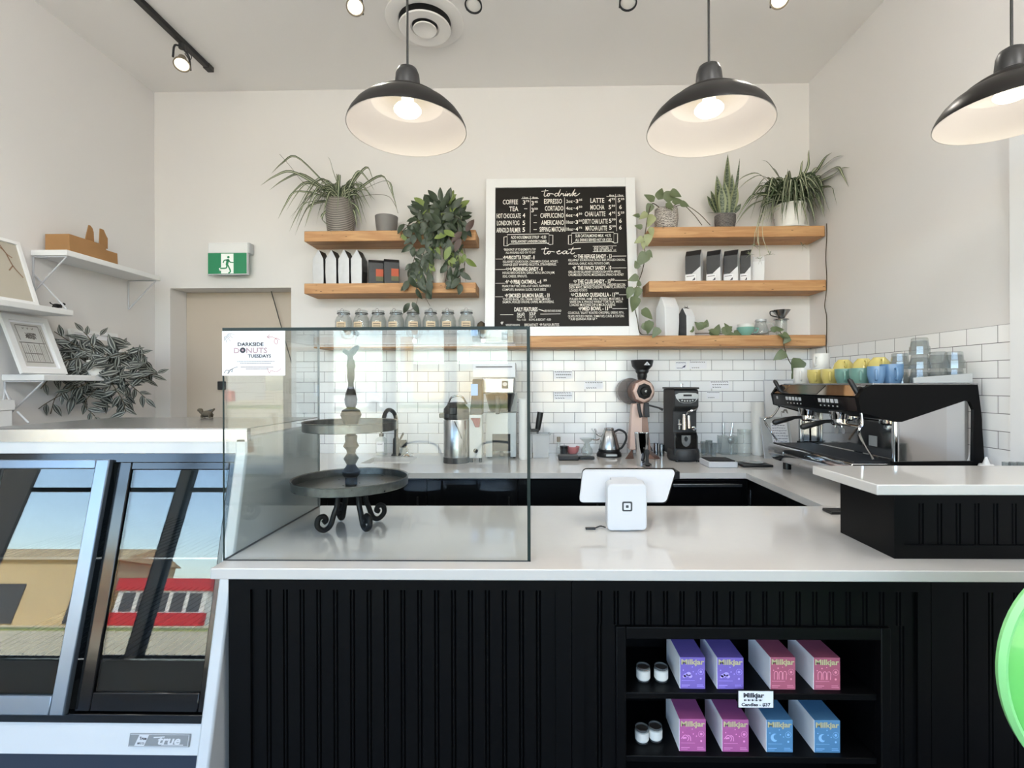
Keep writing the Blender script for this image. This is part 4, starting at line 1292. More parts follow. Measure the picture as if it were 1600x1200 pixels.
tl_('HALF - 6', 268, 322, 1047, 14); tl_('CUP - 5', 351, 396, 1047, 14); tl_('FULL - 11.50', 268, 328, 1066, 14); tl_('BOWL & BISCUIT - 8.50', 351, 500, 1066, 14)
sk_([(415, 997), (455, 1010)], 5); tl_('SEE FEATURES BOARD', 456, 570, 1008, 14)
sk_([(152, 1032), (242, 1032)], 3); sk_([(427, 1030), (565, 1029)], 3)
tl_('BREAKFAST', 320, 412, 1101, 17); heart(432, 1100, 8); tl_('FAVOURITES', 446, 556, 1101, 17)
sprig(165, 1088, 9); tl_('VEGETARIAN', 190, 286, 1101, 13)
T.build('chalk_lettering', M['chalk'], t, smooth=0, fix=False)

# ================================================================== PLANTS
def unit(v): return Vector(v).normalized()
def ribbon(mb, path, W, roll=.0, cols=(0, 1, 0), taper=.75, ref=None):
    """strap leaf along a path; cols are material slots across its width"""
    n = len(path)
    nc = len(cols)
    vs_, fs, ms = [], [], []
    for i, p in enumerate(path):
        t = (path[min(i + 1, n - 1)] - path[max(i - 1, 0)]).normalized()
        h = ref if ref else Vector((0, 0, 1))
        side = t.cross(h)
        side = side.normalized() if side.length > .05 else t.orthogonal().normalized()
        side = Matrix.Rotation(roll, 3, t) @ side
        nr = side.cross(t)
        u = i / (n - 1)
        wd = W * min(1, .45 + u * 3) * (1 - max(0, (u - .35) / .65) ** 1.6 * .98)
        for k in range(nc + 1):
            a = k / nc * 2 - 1
            vs_.append(p + side * a * wd / 2 + nr * abs(a) * wd * .18)
    for i in range(n - 1):
        for k in range(nc):
            b = i * (nc + 1) + k
            fs.append((b, b + 1, b + nc + 2, b + nc + 1)); ms.append(cols[k])
    mb.add(vs_, fs, ms)
def blade(mb, p, ax, nrm, L, W, shape='oval', cols=(0,), curl=.2, n=7, fold=.18, wave=0):
    ax = unit(ax)
    nrm = Vector(nrm)
    nrm = unit(nrm - ax * nrm.dot(ax))
    side = nrm.cross(ax)
    nc = len(cols) if len(cols) > 1 else 2
    cc = cols if len(cols) > 1 else (cols[0], cols[0])
    vs_, fs, ms = [], [], []
    for i in range(n + 1):
        u = i / n
        if shape == 'heart':
            wd = math.sin(PI * min(1, u ** .55)) ** .85
        elif shape == 'lance':
            wd = math.sin(PI * u ** .8) ** 1.1
        elif shape == 'sword':
            wd = min(1, .62 + u * 1.1) * (1 - max(0, (u - .45) / .55) ** 1.7)
        else:
            wd = math.sin(PI * u ** .9) ** .75
        wd = max(wd, .02) * W / 2
        c = p + ax * (L * u) - nrm * (curl * L * u * u)
        for k in range(nc + 1):
            a = k / nc * 2 - 1
            vs_.append(c + side * a * wd + nrm * abs(a) * wd * fold + nrm * wave * math.sin(u * 9 + a) * .004)
    for i in range(n):
        for k in range(nc):
            b = i * (nc + 1) + k
            fs.append((b, b + 1, b + nc + 2, b + nc + 1)); ms.append(cc[k])
    mb.add(vs_, fs, ms)
def pot(t, c, r, h, m, rt=None, soil=True, wall=.006):
    rt = rt or r
    rb = r * .86
    MB().lathe([(0, 0), (rb * .9, 0), (rb, .004), (r, h * .55), (rt, h), (rt - wall, h), (r - wall, h * .55), (rb - wall, .012), (0, .012)], c, 36).build('pot', m, t)
    if soil:
        MB().lathe([(0, h - .022), (rt - wall - .002, h - .022), (rt - wall - .002, h - .03), (0, h - .03)], c, 28).build('soil', M['soil'], t)
R_.seed(11)

# ---- spider plant in the banded pot (upper left shelf)
Yp = 3.50
c = at(532, 358, Y=Yp); c.z = ZUL + .0005
k = Yp / 775
t = thing('spider_plant', 'bushy striped spider plant in a grey banded pot on the upper left shelf', 'plant', c)
pot(t, c, .101, at(532, 315, Y=Yp).z - ZUL, M['potband'], .096)
base = at(533, 318, Y=Yp)
mb = MB()
def arc(mb, base, px, apex, Yt, W, roll=None, cols=(0, 1, 0), n=8, jit=.012):
    b = base + Vector((R_.uniform(-jit, jit), R_.uniform(-jit, jit), 0))
    e = at(*px, Y=Yt)
    m = at(*apex, Y=(Yp + Yt) / 2)
    path = crom([b, b.lerp(m, .5) + Vector((0, 0, .02)), m, m.lerp(e, .55) + Vector((0, 0, .02)), e], 4)
    o_ = Vector((0, 0, EYE))
    path = [q if q.x < XR - .02 else o_ + (q - o_) * ((XR - .02) / q.x) for q in path]
    ribbon(mb, path, W, R_.uniform(.5, 1.1) * R_.choice((-1, 1)) if roll is None else roll, cols)
for px, ap, Yt in (((407, 290), (455, 268), 3.42), ((421, 297), (470, 272), 3.5), ((424, 271), (462, 245), 3.45), ((434, 343), (462, 300), 3.36), ((447, 330), (480, 288), 3.4), ((452, 362), (478, 318), 3.35), ((461, 368), (484, 322), 3.38), ((476, 356), (496, 306), 3.33),
                   ((494, 352), (508, 300), 3.32), ((521, 373), (502, 340), 3.33), ((512, 245), (520, 268), 3.52), ((587, 293), (572, 262), 3.5), ((585, 298), (560, 268), 3.44), ((622, 334), (605, 283), 3.45), ((618, 318), (596, 275), 3.5), ((582, 314), (560, 285), 3.42),
                   ((571, 330), (556, 304), 3.4), ((566, 352), (556, 322), 3.38), ((545, 330), (545, 300), 3.36), ((558, 358), (553, 330), 3.46), ((447, 314), (480, 285), 3.52), ((462, 352), (486, 300), 3.44), ((504, 340), (515, 300), 3.34), ((476, 335), (500, 290), 3.38), ((525, 272), (528, 285), 3.5)):
    arc(mb, base, px, ap, Yt, .019)
for i in range(46):
    a = R_.uniform(0, 2 * PI)
    d = Vector((math.cos(a), math.sin(a) * .6 - .12, 0))
    L = R_.uniform(.12, .3)
    if d.x < 0:
        L *= 1.15
    m = base + d * L * .45 + Vector((0, 0, R_.uniform(.07, .17)))
    e = base + d * L + Vector((0, 0, R_.uniform(-.16, .06)))
    e.y = min(e.y, YW - .02); m.y = min(m.y, YW - .03)
    ribbon(mb, crom([base + Vector((R_.uniform(-.03, .03), R_.uniform(-.03, .03), 0)), m, e], 5), R_.uniform(.013, .02), R_.uniform(-1.1, 1.1), (0, 1, 0))
mb.build('foliage', [M['strap_g'], M['strap_w']], t, fix=False)
mb = MB().tube(crom([base, at(575, 305, Y=Yp), at(605, 306, Y=Yp), at(617, 320, Y=Yp), at(622, 333, Y=3.44)]), .0016, 5)
mb.tube(crom([base, at(480, 290, Y=Yp), at(452, 258, Y=Yp), at(437, 241, Y=Yp)]), .0014, 5)
mb.build('runner', M['stem_b'], t, fix=False)
# ---- empty grey pot
c = at(604, 358, Y=3.5); c.z = ZUL + .0005
t = thing('plant_pot', 'small plain grey pot between the spider plant and the dark trailing plant', 'pot', c)
pot(t, c, .075, .122, M['potgrey'], .08)
# ---- dark trailing plant
c = at(685, 358, Y=3.49); c.z = ZUL + .0005
t = thing('trailing_plant', 'dense dark green trailing plant spilling over both left pine shelves', 'plant', c)
pot(t, c, .085, .13, M['potgrey'])
mb = MB(); ms = MB()
top = c + Vector((0, 0, .13))
def dleaf(px, py, Y, ang=None, L=None, slot=None):
    p = at(px, py, Y=Y)
    a = R_.uniform(PI * 1.1, PI * 1.9) if ang is None else ang
    blade(mb, p, (math.cos(a), R_.uniform(-.5, .1), math.sin(a)), (R_.uniform(-.5, .5), -1, R_.uniform(-.1, .6)), L or R_.uniform(.075, .115), R_.uniform(.036, .052), 'oval', (slot if slot is not None else (1 if R_.random() < .1 else 0),), R_.uniform(.1, .5), fold=.25)
for i in range(150):
    a = R_.uniform(0, PI); rr = math.sqrt(R_.random())
    x = 687 + 38 * rr * math.cos(a) + 4; y = 352 - 36 * rr * math.sin(a)
    dleaf(x, y, 3.5 - .14 * (1 - rr) - R_.uniform(0, .06), None if R_.random() < .7 else R_.uniform(.3, 2.8))
for i in range(16):
    a = PI * (i + .5) / 16
    dleaf(687 + 34 * math.cos(a), 346 - 30 * math.sin(a), 3.45, a + R_.uniform(-.5, .5))
strands = (([(660, 352), (645, 372), (648, 400), (640, 425), (636, 452)], 18), ([(668, 352), (668, 375), (660, 400), (654, 420), (650, 455)], 24), ([(676, 355), (678, 372), (670, 395), (660, 420), (655, 450)], 26), ([(690, 352), (686, 375), (675, 398), (668, 425), (665, 468)], 22),
           ([(705, 345), (700, 370), (702, 395), (705, 420), (712, 450)], 22), ([(715, 345), (712, 372), (715, 395), (718, 418), (720, 452)], 18), ([(700, 345), (690, 365), (697, 385), (700, 410), (695, 450)], 16), ([(665, 345), (650, 350), (632, 358), (625, 372)], 8), ([(655, 345), (640, 352), (630, 350)], 7), ([(715, 340), (725, 352), (722, 372), (727, 400), (724, 430)], 10))
for P, nl in strands:
    pts = [top + Vector((0, -.03, .02))] + [at(x, y, Y=3.385 - .01 * (i % 2)) for i, (x, y) in enumerate(P)]
    cp = crom(pts, 8)
    ms.tube(cp, .0022, 5)
    for j in range(nl):
        q = cp[int((.12 + .88 * (j + R_.random() * .6) / nl) * (len(cp) - 1) * .999)]
        a = R_.uniform(-2.6, -.5)
        blade(mb, q, (math.cos(a), R_.uniform(-.4, .05), math.sin(a)), (R_.uniform(-.6, .6), -1, R_.uniform(-.2, .6)), R_.uniform(.055, .1), R_.uniform(.03, .046), 'oval', (1 if R_.random() < (.35 if P[0][0] > 685 and j > nl * .4 else .06) else 0,), R_.uniform(.1, .5), fold=.25)
for P in ([(640, 440), (637, 455)], [(655, 455), (648, 480), (632, 488), (628, 494)], [(668, 440), (666, 465), (672, 478)], [(724, 400), (728, 440)]):
    pts = [at(x, y, Y=3.38) for x, y in P]
    ms.tube(crom(pts, 5), .0016, 5)
for q, a in (((640, 473), -2.2), ((644, 472), -1.0)):
    blade(mb, at(*q, Y=3.38), (math.cos(a), 0, math.sin(a)), (.1, -1, .2), .085, .04, 'oval', (0,), .3)
for q, a, s_ in (((712, 370), 2.6, 1), ((700, 365), 3.4, 1), ((720, 372), -2, 2), ((728, 362), 1.0, 2), ((722, 362), -2.4, 2), ((704, 385), -2, 1)):
    blade(mb, at(*q, Y=3.34), (math.cos(a), -.1, math.sin(a)), (.2, -1, .3), .1, .045, 'oval', (s_,), .2)
mb.build('foliage', [M['leaf_d'], M['leaf_l'], mat('maroon_leaf', (70, 48, 40), .45)], t, fix=False)
ms.build('stems', M['stem_b'], t, fix=False)

# ---- philodendron in the patterned pot, its vine running down and along the long shelf
Yq = 3.5
c = at(1041, 352, Y=Yq); c.z = ZUR + .0005
t = thing('heartleaf_vine', 'heart-leaved vine in a patterned pot, trailing beside the menu board and along the long shelf', 'plant', c)
pot(t, c, .083, .148, M['potpat'], .078)
mb = MB(); ms = MB()
top = c + Vector((-.01, 0, .13))
def hleaf(px, py, a, L, Y=3.36, W=None, slot=0, nrm=(0, -1, .25)):
    p = at(px, py, Y=Y)
    blade(mb, p, (math.cos(a), -.1, math.sin(a)), Vector(nrm) + Vector((R_.uniform(-.4, .4), 0, R_.uniform(-.2, .2))), L, W or L * .72, 'heart', (slot,), .25, fold=.2)
for q in ((1028, 312, 1.2, .09, 3.45), (1036, 310, .3, .11, 3.44), (1046, 300, -.3, .09, 3.44), (1022, 315, 2.4, .085, 3.42), (1018, 318, -2.0, .08, 3.4), (1040, 318, -.6, .08, 3.42), (1062, 318, -.2, .07, 3.44), (1050, 316, .2, .08, 3.44)):
    hleaf(*q[:4], Y=q[4])
vine = [top] + [at(x, y, Y=Y) for x, y, Y in ((1020, 318, 3.42), (1013, 335, 3.38), (1010, 352, 3.37), (1006, 380, 3.37), (1008, 400, 3.37), (1003, 425, 3.37), (994, 450, 3.37), (990, 470, 3.38), (996, 500, 3.39), (1000, 520, 3.44), (1012, 523, 3.46), (1030, 522, 3.58), (1060, 522, 3.59), (1090, 521, 3.55), (1120, 521, 3.56), (1145, 522, 3.58), (1190, 522, 3.58), (1212, 515, 3.46), (1222, 524, 3.395), (1226, 545, 3.395), (1232, 562, 3.4), (1240, 575, 3.4), (1247, 588, 3.4))]
for v in vine[10:18]:
    v.z = max(v.z, ZBT + .004)
ms.tube(crom(vine, 6), .003, 6)
ms.tube(crom([top, at(1062, 318, Y=3.45), at(1082, 333, Y=3.45), at(1097, 352, Y=3.45)], 5), .0026, 5)
ms.tube(crom([top, at(1066, 320, Y=3.46), at(1090, 332, Y=3.46), at(1110, 352, Y=3.46)], 5), .0026, 5)
for q in ((1012, 333, -2.6, .07, 1), (1020, 335, -1.9, .09, 1), (1000, 338, 2.9, .05, 0), (1004, 356, 2.8, .055, 0), (1015, 355, -1.2, .07, 1), (1006, 372, -2.7, .07, 1), (1013, 365, -1.7, .085, 1), (1005, 378, -1.5, .05, 1), (1010, 392, -.8, .06, 0), (1012, 395, -2.3, .115, 0), (997, 420, 1.9, .06, 0), (998, 432, -2.8, .075, 0),
          (998, 448, 1.5, .05, 0), (988, 448, -2.0, .085, 0), (998, 448, -1.8, .085, 0), (993, 462, -1.7, .11, 0), (1002, 484, -.6, .1, 0), (1004, 505, -.9, .075, 0), (1014, 500, -1.6, .095, 0), (1030, 512, -2.2, .08, 0)):
    hleaf(*q[:4], slot=q[4])
for x, y, a, L, Y in ((1090, 512, .5, .08, 3.46), (1096, 515, 2.2, .07, 3.45), (1102, 512, 1.4, .06, 3.47), (1085, 516, 2.8, .07, 3.46), (1108, 522, .3, .09, 3.45), (1118, 522, 1.2, .075, 3.46), (1128, 521, .6, .09, 3.44), (1140, 521, 1.9, .08, 3.45), (1146, 522, .2, .07, 3.46), (1124, 523, 2.6, .08, 3.43), (1136, 523, -.1, .08, 3.43), (1152, 522, .8, .08, 3.5),
                      (1205, 518, .7, .06, 3.44), (1212, 516, .2, .06, 3.43), (1222, 522, -.3, .065, 3.38), (1234, 527, -2.4, .06, 3.38), (1226, 528, 2.5, .05, 3.38), (1221, 552, 2.3, .0, 3.4)):
    if L:
        hleaf(x, y, a, L, Y, nrm=(0, -1, .5))
hleaf(1228, 550, -2.6, .095, 3.37); hleaf(1250, 560, -2.0, .0 + .11, 3.38, .1); hleaf(1244, 580, -2.1, .06, 3.38)
mb.build('foliage', [M['leaf_p'], M['leaf_py']], t, fix=False)
ms.build('vine', M['stem_b'], t, fix=False)

# ---- snake plant
c = at(1133, 352, Y=3.5); c.z = ZUR + .0005
t = thing('snake_plant', 'upright banded snake plant in a small dashed pot on the upper right shelf', 'plant', c)
pot(t, c, .07, .1, M['potdash'], .071)
mb = MB()
for bx, tx_, ty, Wd, dy in ((1133, 1137, 241, .062, .02), (1126, 1120, 274, .066, -.02), (1122, 1110, 298, .05, 0), (1119, 1105, 306, .045, .015), (1136, 1131, 282, .06, -.03), (1143, 1151, 286, .06, 0), (1145, 1157, 246, .022, .02), (1148, 1158, 318, .03, -.02), (1129, 1127, 290, .06, -.04), (1141, 1144, 272, .055, .01)):
    p = at(bx, 332, Y=3.5 + dy); e = at(tx_, ty, Y=3.5 + dy * 1.5)
    d = e - p
    L = d.length
    blade(mb, p, d, (R_.uniform(-.35, .35), -1, 0), L, Wd, 'sword', (0, 0, 0, 0) if Wd < .04 else (1, 0, 0, 1), R_.uniform(-.03, .03), 10, .25)
blade(mb, at(1120, 333, Y=3.45), (-1, 0, .15), (0, -.3, 1), .07, .02, 'sword', (0,), .1)
mb.build('leaves', [M['sans'], M['sans_y']], t, fix=False)

# ---- big spider plant, right
c = at(1234, 352, Y=3.5); c.z = ZUR + .0005
t = thing('spider_plant', 'large tousled spider plant in a white pot at the right end of the upper shelf', 'plant', c)
pot(t, c, .1, .165, M['pot_w'], .105)
mb = MB()
Yp = 3.5
base = at(1232, 316, Y=Yp)
for px, ap, Yt in (((1150, 285), (1185, 272), 3.42), ((1153, 296), (1190, 275), 3.46), ((1163, 330), (1196, 290), 3.36), ((1150, 345), (1178, 305), 3.38), ((1149, 352), (1180, 318), 3.42), ((1190, 250), (1210, 268), 3.5), ((1205, 262), (1218, 280), 3.5), ((1230, 264), (1232, 285), 3.52), ((1264, 234), (1262, 262), 3.54), ((1300, 238), (1275, 268), 3.52), ((1318, 243), (1285, 262), 3.5),
                   ((1328, 262), (1300, 275), 3.46), ((1326, 292), (1306, 262), 3.44), ((1308, 322), (1296, 292), 3.4), ((1290, 300), (1278, 276), 3.42), ((1288, 340), (1274, 300), 3.36), ((1275, 350), (1262, 310), 3.34), ((1262, 352), (1252, 312), 3.33), ((1248, 352), (1242, 305), 3.34), ((1222, 352), (1222, 302), 3.34), ((1205, 350), (1210, 305), 3.34),
                   ((1192, 352), (1203, 306), 3.35), ((1182, 372), (1192, 322), 3.36), ((1172, 345), (1188, 305), 3.38), ((1255, 250), (1250, 275), 3.5), ((1280, 262), (1265, 275), 3.5), ((1243, 345), (1240, 292), 3.36)):
    arc(mb, base, px, ap, Yt, .021, jit=.03)
for i in range(165):
    a = R_.uniform(0, 2 * PI) if i < 110 else R_.uniform(PI * 1.1, PI * 1.9)
    d = Vector((math.cos(a), math.sin(a) * .55 - .2, 0))
    L = R_.uniform(.1, .3)
    b = base + Vector((R_.uniform(-.07, .07), R_.uniform(-.04, .04), R_.uniform(-.01, .02)))
    m = b + d * L * .5 + Vector((0, 0, R_.uniform(.05, .16)))
    e = b + d * L + Vector((0, 0, R_.uniform(-.17, .02)))
    for q in (m, e):
        q.y = min(q.y, YW - .03); q.x = min(q.x, XR - .02)
    ribbon(mb, crom([b, m, e], 5), R_.uniform(.013, .021), R_.uniform(-1.1, 1.1), (0, 1, 0) if R_.random() < .7 else (0, 0, 0))
for x, y in ((1180, 385), (1188, 405), (1203, 398), (1172, 398), (1254, 384)):
    for j in range(4):
        a = R_.uniform(0, 2 * PI)
        p = at(x, y, Y=3.36)
        ribbon(mb, [p, p + Vector((math.cos(a) * .02, 0, math.sin(a) * .02)), p + Vector((math.cos(a) * .04, 0, math.sin(a) * .035 - .008))], .007, .6, (0, 1, 0))
mb.build('foliage', [M['strap_g'], M['strap_w']], t, fix=False)
ms = MB()
for P in ([(1195, 330), (1183, 352), (1184, 380)], [(1190, 335), (1185, 365), (1188, 405)], [(1196, 335), (1192, 370), (1203, 398)], [(1186, 350), (1178, 380), (1172, 398)]):
    ms.tube(crom([base] + [at(x, y, Y=3.37) for x, y in P], 5), .0016, 5)
ms.build('runner', M['strap_w'], t, fix=False)
p0 = at(1205, 352, Y=3.44)
MB().lathe([(0, 0), (.14, 0), (.142, .004), (.12, .012), (0, .014)], (c.x, c.y - .02, ZUR + .0002), 28, sy=.55).build('saucer', M['pot_w'], t)

# ---- striped trailing plant on the low left shelf
c = at(152, 584, X=XL + .18); c.z = z3 + .0005
t = thing('trailing_plant', 'dark silver-striped trailing plant hanging over the low white shelf on the left wall', 'plant', c)
pot(t, c, .05, .09, M['pot_w'])
mb = MB(); ms = MB()
ctr = at(155, 583, X=XL + .16)
top = c + Vector((0, 0, .1))
vr = unit(Vector((0, 0, EYE)) - ctr)
rt = unit(Vector((0, 0, 1)).cross(vr)) ; rt = -rt if rt.dot(Vector((1, 0, 0))) < 0 else rt
kk = (ctr - Vector((0, 0, EYE))).length / 960
def inch(px, py, dep, a, L):
    p = ctr + rt * ((px - 155) * kk) + Vector((0, 0, (583 - py) * kk)) + vr * dep
    p.x = max(p.x, XL + .02)
    d = rt * math.cos(a) + Vector((0, 0, math.sin(a))) + vr * R_.uniform(-.3, .3)
    if p.x + d.x * L < XL + .01:
        return p
    blade(mb, p, d, vr + Vector((R_.uniform(-.4, .4), R_.uniform(-.4, .4), R_.uniform(0, .5))), L, L * .36, 'lance', (0, 1, 0, 0, 1, 0), R_.uniform(.1, .35), 6, .2)
    return p
for i in range(150):
    a = R_.uniform(0, 2 * PI); r = math.sqrt(R_.random())
    x, y = 157 + 58 * r * math.cos(a), 578 + 50 * r * math.sin(a)
    inch(x, y, .1 * (1 - r) + R_.uniform(-.02, .05), R_.uniform(-3.4, .3) if R_.random() < .75 else R_.uniform(0, PI), R_.uniform(.07, .115))
for P, nl in (([(150, 560), (125, 540), (108, 526)], 6), ([(150, 560), (120, 565), (95, 572)], 8), ([(150, 570), (110, 585), (88, 605)], 9), ([(150, 590), (120, 610), (100, 625), (84, 632)], 8), ([(160, 590), (140, 625), (150, 645)], 8), ([(165, 590), (180, 620), (185, 640)], 9), ([(170, 575), (200, 590), (222, 582)], 8), ([(165, 560), (190, 552), (208, 556)], 7), ([(150, 555), (145, 535), (138, 524)], 6), ([(170, 580), (195, 605), (208, 620)], 8), ([(140, 590), (112, 612), (104, 640)], 7)):
    pts = [ctr + rt * ((x - 155) * kk) + Vector((0, 0, (583 - y) * kk)) + vr * .06 for x, y in P]
    for q in pts:
        q.x = max(q.x, XL + .03)
    cp = crom([top] + pts, 6)
    ms.tube(cp, .0025, 5)
    for j in range(nl):
        u = .25 + .75 * j / (nl - 1)
        q = cp[int(u * (len(cp) - 1))]
        x = 155 + (q - ctr).dot(rt) / kk; y = 583 - (q - ctr).z / kk
        d = cp[-1] - cp[-6]
        a = math.atan2(d.z, d.dot(rt)) + (.7 if j % 2 else -.7)
        inch(x, y, .06, a if j < nl - 1 else a - .7, R_.uniform(.06, .095))
mb.build('foliage', [M['trad_d'], M['trad_s']], t, fix=False)
ms.build('stems', M['stem_b'], t, fix=False)

# ================================================================== THINGS ON THE TIMBER SHELVES
def bag(name, label, cat, w, d, h, slots, mats, loc, rotz, group=None, lab=None, lean=0, sh=.74, tie=False):
    """gusseted bag: front and back panels, side gussets rising to a sealed ridge. slots: front, side"""
    t = thing(name, label, cat, (0, 0, 0), group)
    a, b = w / 2, d / 2
    z1, z2 = h * sh, h
    bl = .93
    V = [(-a * bl, -b * bl, 0), (a * bl, -b * bl, 0), (a * bl, b * bl, 0), (-a * bl, b * bl, 0), (-a, -b, z1 * .5), (a, -b, z1 * .5), (a, b, z1 * .5), (-a, b, z1 * .5), (-a, -b * .96, z1), (a, -b * .96, z1), (a, b * .96, z1), (-a, b * .96, z1),
         (-a, -.004 - b * .1, z2), (a, -.004 - b * .1, z2), (a, .004 - b * .1, z2), (-a, .004 - b * .1, z2)]
    V = [(x, y, z) for x, y, z in V]
    F, S = [(0, 3, 2, 1)], [1]
    for k in (0, 4, 8):
        F += [(k, k + 1, k + 5, k + 4), (k + 1, k + 2, k + 6, k + 5), (k + 2, k + 3, k + 7, k + 6), (k + 3, k, k + 4, k + 7)]
        S += [slots[0], slots[1], slots[0], slots[1]]
    F.append((12, 13, 14, 15)); S.append(slots[0])
    mb = MB().add(V, F, S)
    o = mb.build('bag_body', mats, t, smooth=0, bevel=.004)
    if lab:
        lab(t, w, d, h)
    t.location = loc
    t.rotation_euler.z = rotz
    return t
# four silver and black bags: the narrow gusset faces the room
GR = 'coffee bags on the lower left shelf'
for i, (px, lab) in enumerate(((488.5, 'leftmost silver and black coffee bag on the lower left shelf'), (508.5, 'second silver and black coffee bag from the left on the lower left shelf'), (528.5, 'third silver and black coffee bag from the left on the lower left shelf'), (548.5, 'fourth silver and black coffee bag, beside the black bags with orange labels'))):
    p = at(px + 7, 442, Y=3.44)
    bag('coffee_bag', lab, 'coffee bag', .088, .085, .242, (1, 0), [M['bag_s'], M['bag_k']], (p.x + .006, 3.495, ZLL + .0005), PI / 2 - .12, GR)
def orange(t, w, d, h):
    mb = MB().box((-w * .02, -d / 2 - .002, h * .12), (w * .46, -d / 2 - .0006, h * .6))
    mb.build('label', M['lab_o'], t, smooth=0)
    MB().box((-w * .02, -d / 2 - .0026, h * .12), (w * .46, -d / 2 - .0019, h * .3)).build('label_band', M['lab_g'], t, smooth=0)
for px, lab in ((586.5, 'squat black coffee bag with orange label, beside the silver bags'), (610.5, 'squat black coffee bag with orange label, beside the trailing plant')):
    p = at(px, 442, Y=3.46)
    bag('coffee_bag', lab, 'coffee bag', .105, .075, .178 if px > 600 else .174, (0, 0), [M['bag_k']], (p.x, 3.48, ZLL + .0005), .3, 'coffee bags on the lower left shelf', orange, sh=.86)
p = at(683, 442, Y=3.47)
t = thing('glass_vase', 'pale fluted vase half hidden behind the hanging leaves', 'vase', (p.x, 3.5, ZLL))
prof = [(0, .003), (.035, .0), (.045, .03), (.05, .1), (.062, .19), (.059, .19), (.046, .1), (.04, .032), (0, .012)]
MB().lathe(prof, (p.x, 3.5, ZLL + .0005), 28).build('vase_body', M['pot_w'], t)
for k in range(12):
    a = PI * k / 6
    e = Vector((math.cos(a), math.sin(a), 0))
    MB().tube([Vector((p.x, 3.5, ZLL)) + e * r + Vector((0, 0, z)) for r, z in ((.0455, .03), (.0505, .1), (.062, .187))], .0022, 5).build('rib', M['pot_w'], t)
# black and silver bags, right
def whitelab(t, w, d, h):
    MB().add([(-w * .46, -d / 2 - .0015, h * .02), (w * .2, -d / 2 - .0015, h * .02), (w * .2, -d / 2 - .0015, h * .24), (-w * .46, -d / 2 - .0015, h * .24)], [(0, 1, 2, 3)]).build('label', M['paper'], t, smooth=0, fix=False)
    y = -d / 2 - .0022
    MB().add([(-w * .05, y, h * .05), (w * .16, y, h * .06), (w * .14, y, h * .14)], [(0, 1, 2)]).build('label_mark', M['ink'], t, smooth=0, fix=False)
    mb = MB()
    stroke(mb, [(-w * .4, h * .19), (w * .1, h * .19)], .004, lambda x, z: Vector((x, y, z)), smooth=False)
    mb.build('label_text', M['ink'], t, smooth=0, fix=False)
    MB().add([(w * .5, -d / 2 - .0012, h * .24), (w * .5, -d / 2 - .0012, h * .46), (-w * .1, -d / 2 - .0012, h * .24)], [(0, 1, 2)]).build('corner_panel', M['bag_s'], t, smooth=0, fix=False)
    MB().add([(-w * .5, -d / 2 - .0008, h * .0), (w * .5, -d / 2 - .0008, h * .0), (w * .5, -d / 2 - .0008, h * .26), (-w * .5, -d / 2 - .0008, h * .26)], [(0, 1, 2, 3)]).build('lower_panel', M['bag_s'], t, smooth=0, fix=False)
for px, lab, w_ in ((1086, 'leftmost black coffee bag with white label on the lower right shelf', .112), (1118, 'second black coffee bag from the left on the lower right shelf', .1), (1145, 'third black coffee bag from the left on the lower right shelf', .1), (1168, 'fourth black coffee bag, narrow, beside the clear bag on the lower right shelf', .075)):
    p = at(px, 437, Y=3.47)
    bag('coffee_bag', lab, 'coffee bag', w_ * .95, .066, .225, (0, 1), [M['bag_k'], M['bag_s']], (p.x, 3.49, ZLR + .0005), -.58, 'coffee bags on the lower right shelf', whitelab, sh=.82)
p = at(1184, 437, Y=3.5)
bag('plain_bag', 'plain clear-white bag at the right end of the black coffee bags', 'bag', .085, .06, .19, (0, 0), [M['bag_c']], (p.x + .012, 3.53, ZLR + .0005), -.3, None, sh=.8)
p = at(1043, 525, Y=3.5)
bag('plain_bag', 'tall crinkled white bag on the long shelf beside the menu board', 'bag', .125, .1, .275, (0, 0), [M['bag_c']], (p.x, 3.5, ZBT + .0005), .45, None, sh=.72)
p = at(1073, 525, Y=3.48)
def tie(t, w, d, h):
    mb = MB()
    mb.tube([(-w * .3, 0, h), (0, -.004, h + .006), (w * .3, 0, h)], .004, 6)
    mb.tube([(-w * .1, 0, h), (-w * .16, 0, h + .018)], .002, 5)
    mb.tube([(w * .1, 0, h), (w * .14, 0, h + .02)], .002, 5)
    mb.build('tin_tie', M['dark'], t, fix=False)
bag('coffee_bag', 'short white coffee bag with black side and tin tie on the long shelf', 'coffee bag', .09, .085, .195, (0, 1), [M['bag_c'], M['bag_k']], (p.x, 3.49, ZBT + .0005), .55, None, tie, sh=.7)
# teal bowls
p = at(1165, 524, Y=3.47)
t = thing('bowl_stack', 'pale teal bowl holding white ribbed cups on the long shelf', 'bowl', (p.x, 3.47, ZBT))
MB().lathe([(0, .004), (.028, 0), (.032, .006), (.052, .03), (.06, .058), (.057, .058), (.048, .032), (0, .012)], (p.x, 3.47, ZBT + .0005), 32).build('bowl', M['teal2'], t)
MB().tube(crom([(p.x + .056, 3.46, ZBT + .05), (p.x + .078, 3.45, ZBT + .05), (p.x + .07, 3.455, ZBT + .025), (p.x + .05, 3.46, ZBT + .022)]), .0045, 8).build('handle', M['teal2'], t)
mb = MB().lathe([(0, .05), (.05, .05), (.056, .08), (.053, .08), (.0, .055)], (p.x, 3.47, ZBT), 28)
mb.build('inner_cup', M['pot_w'], t)
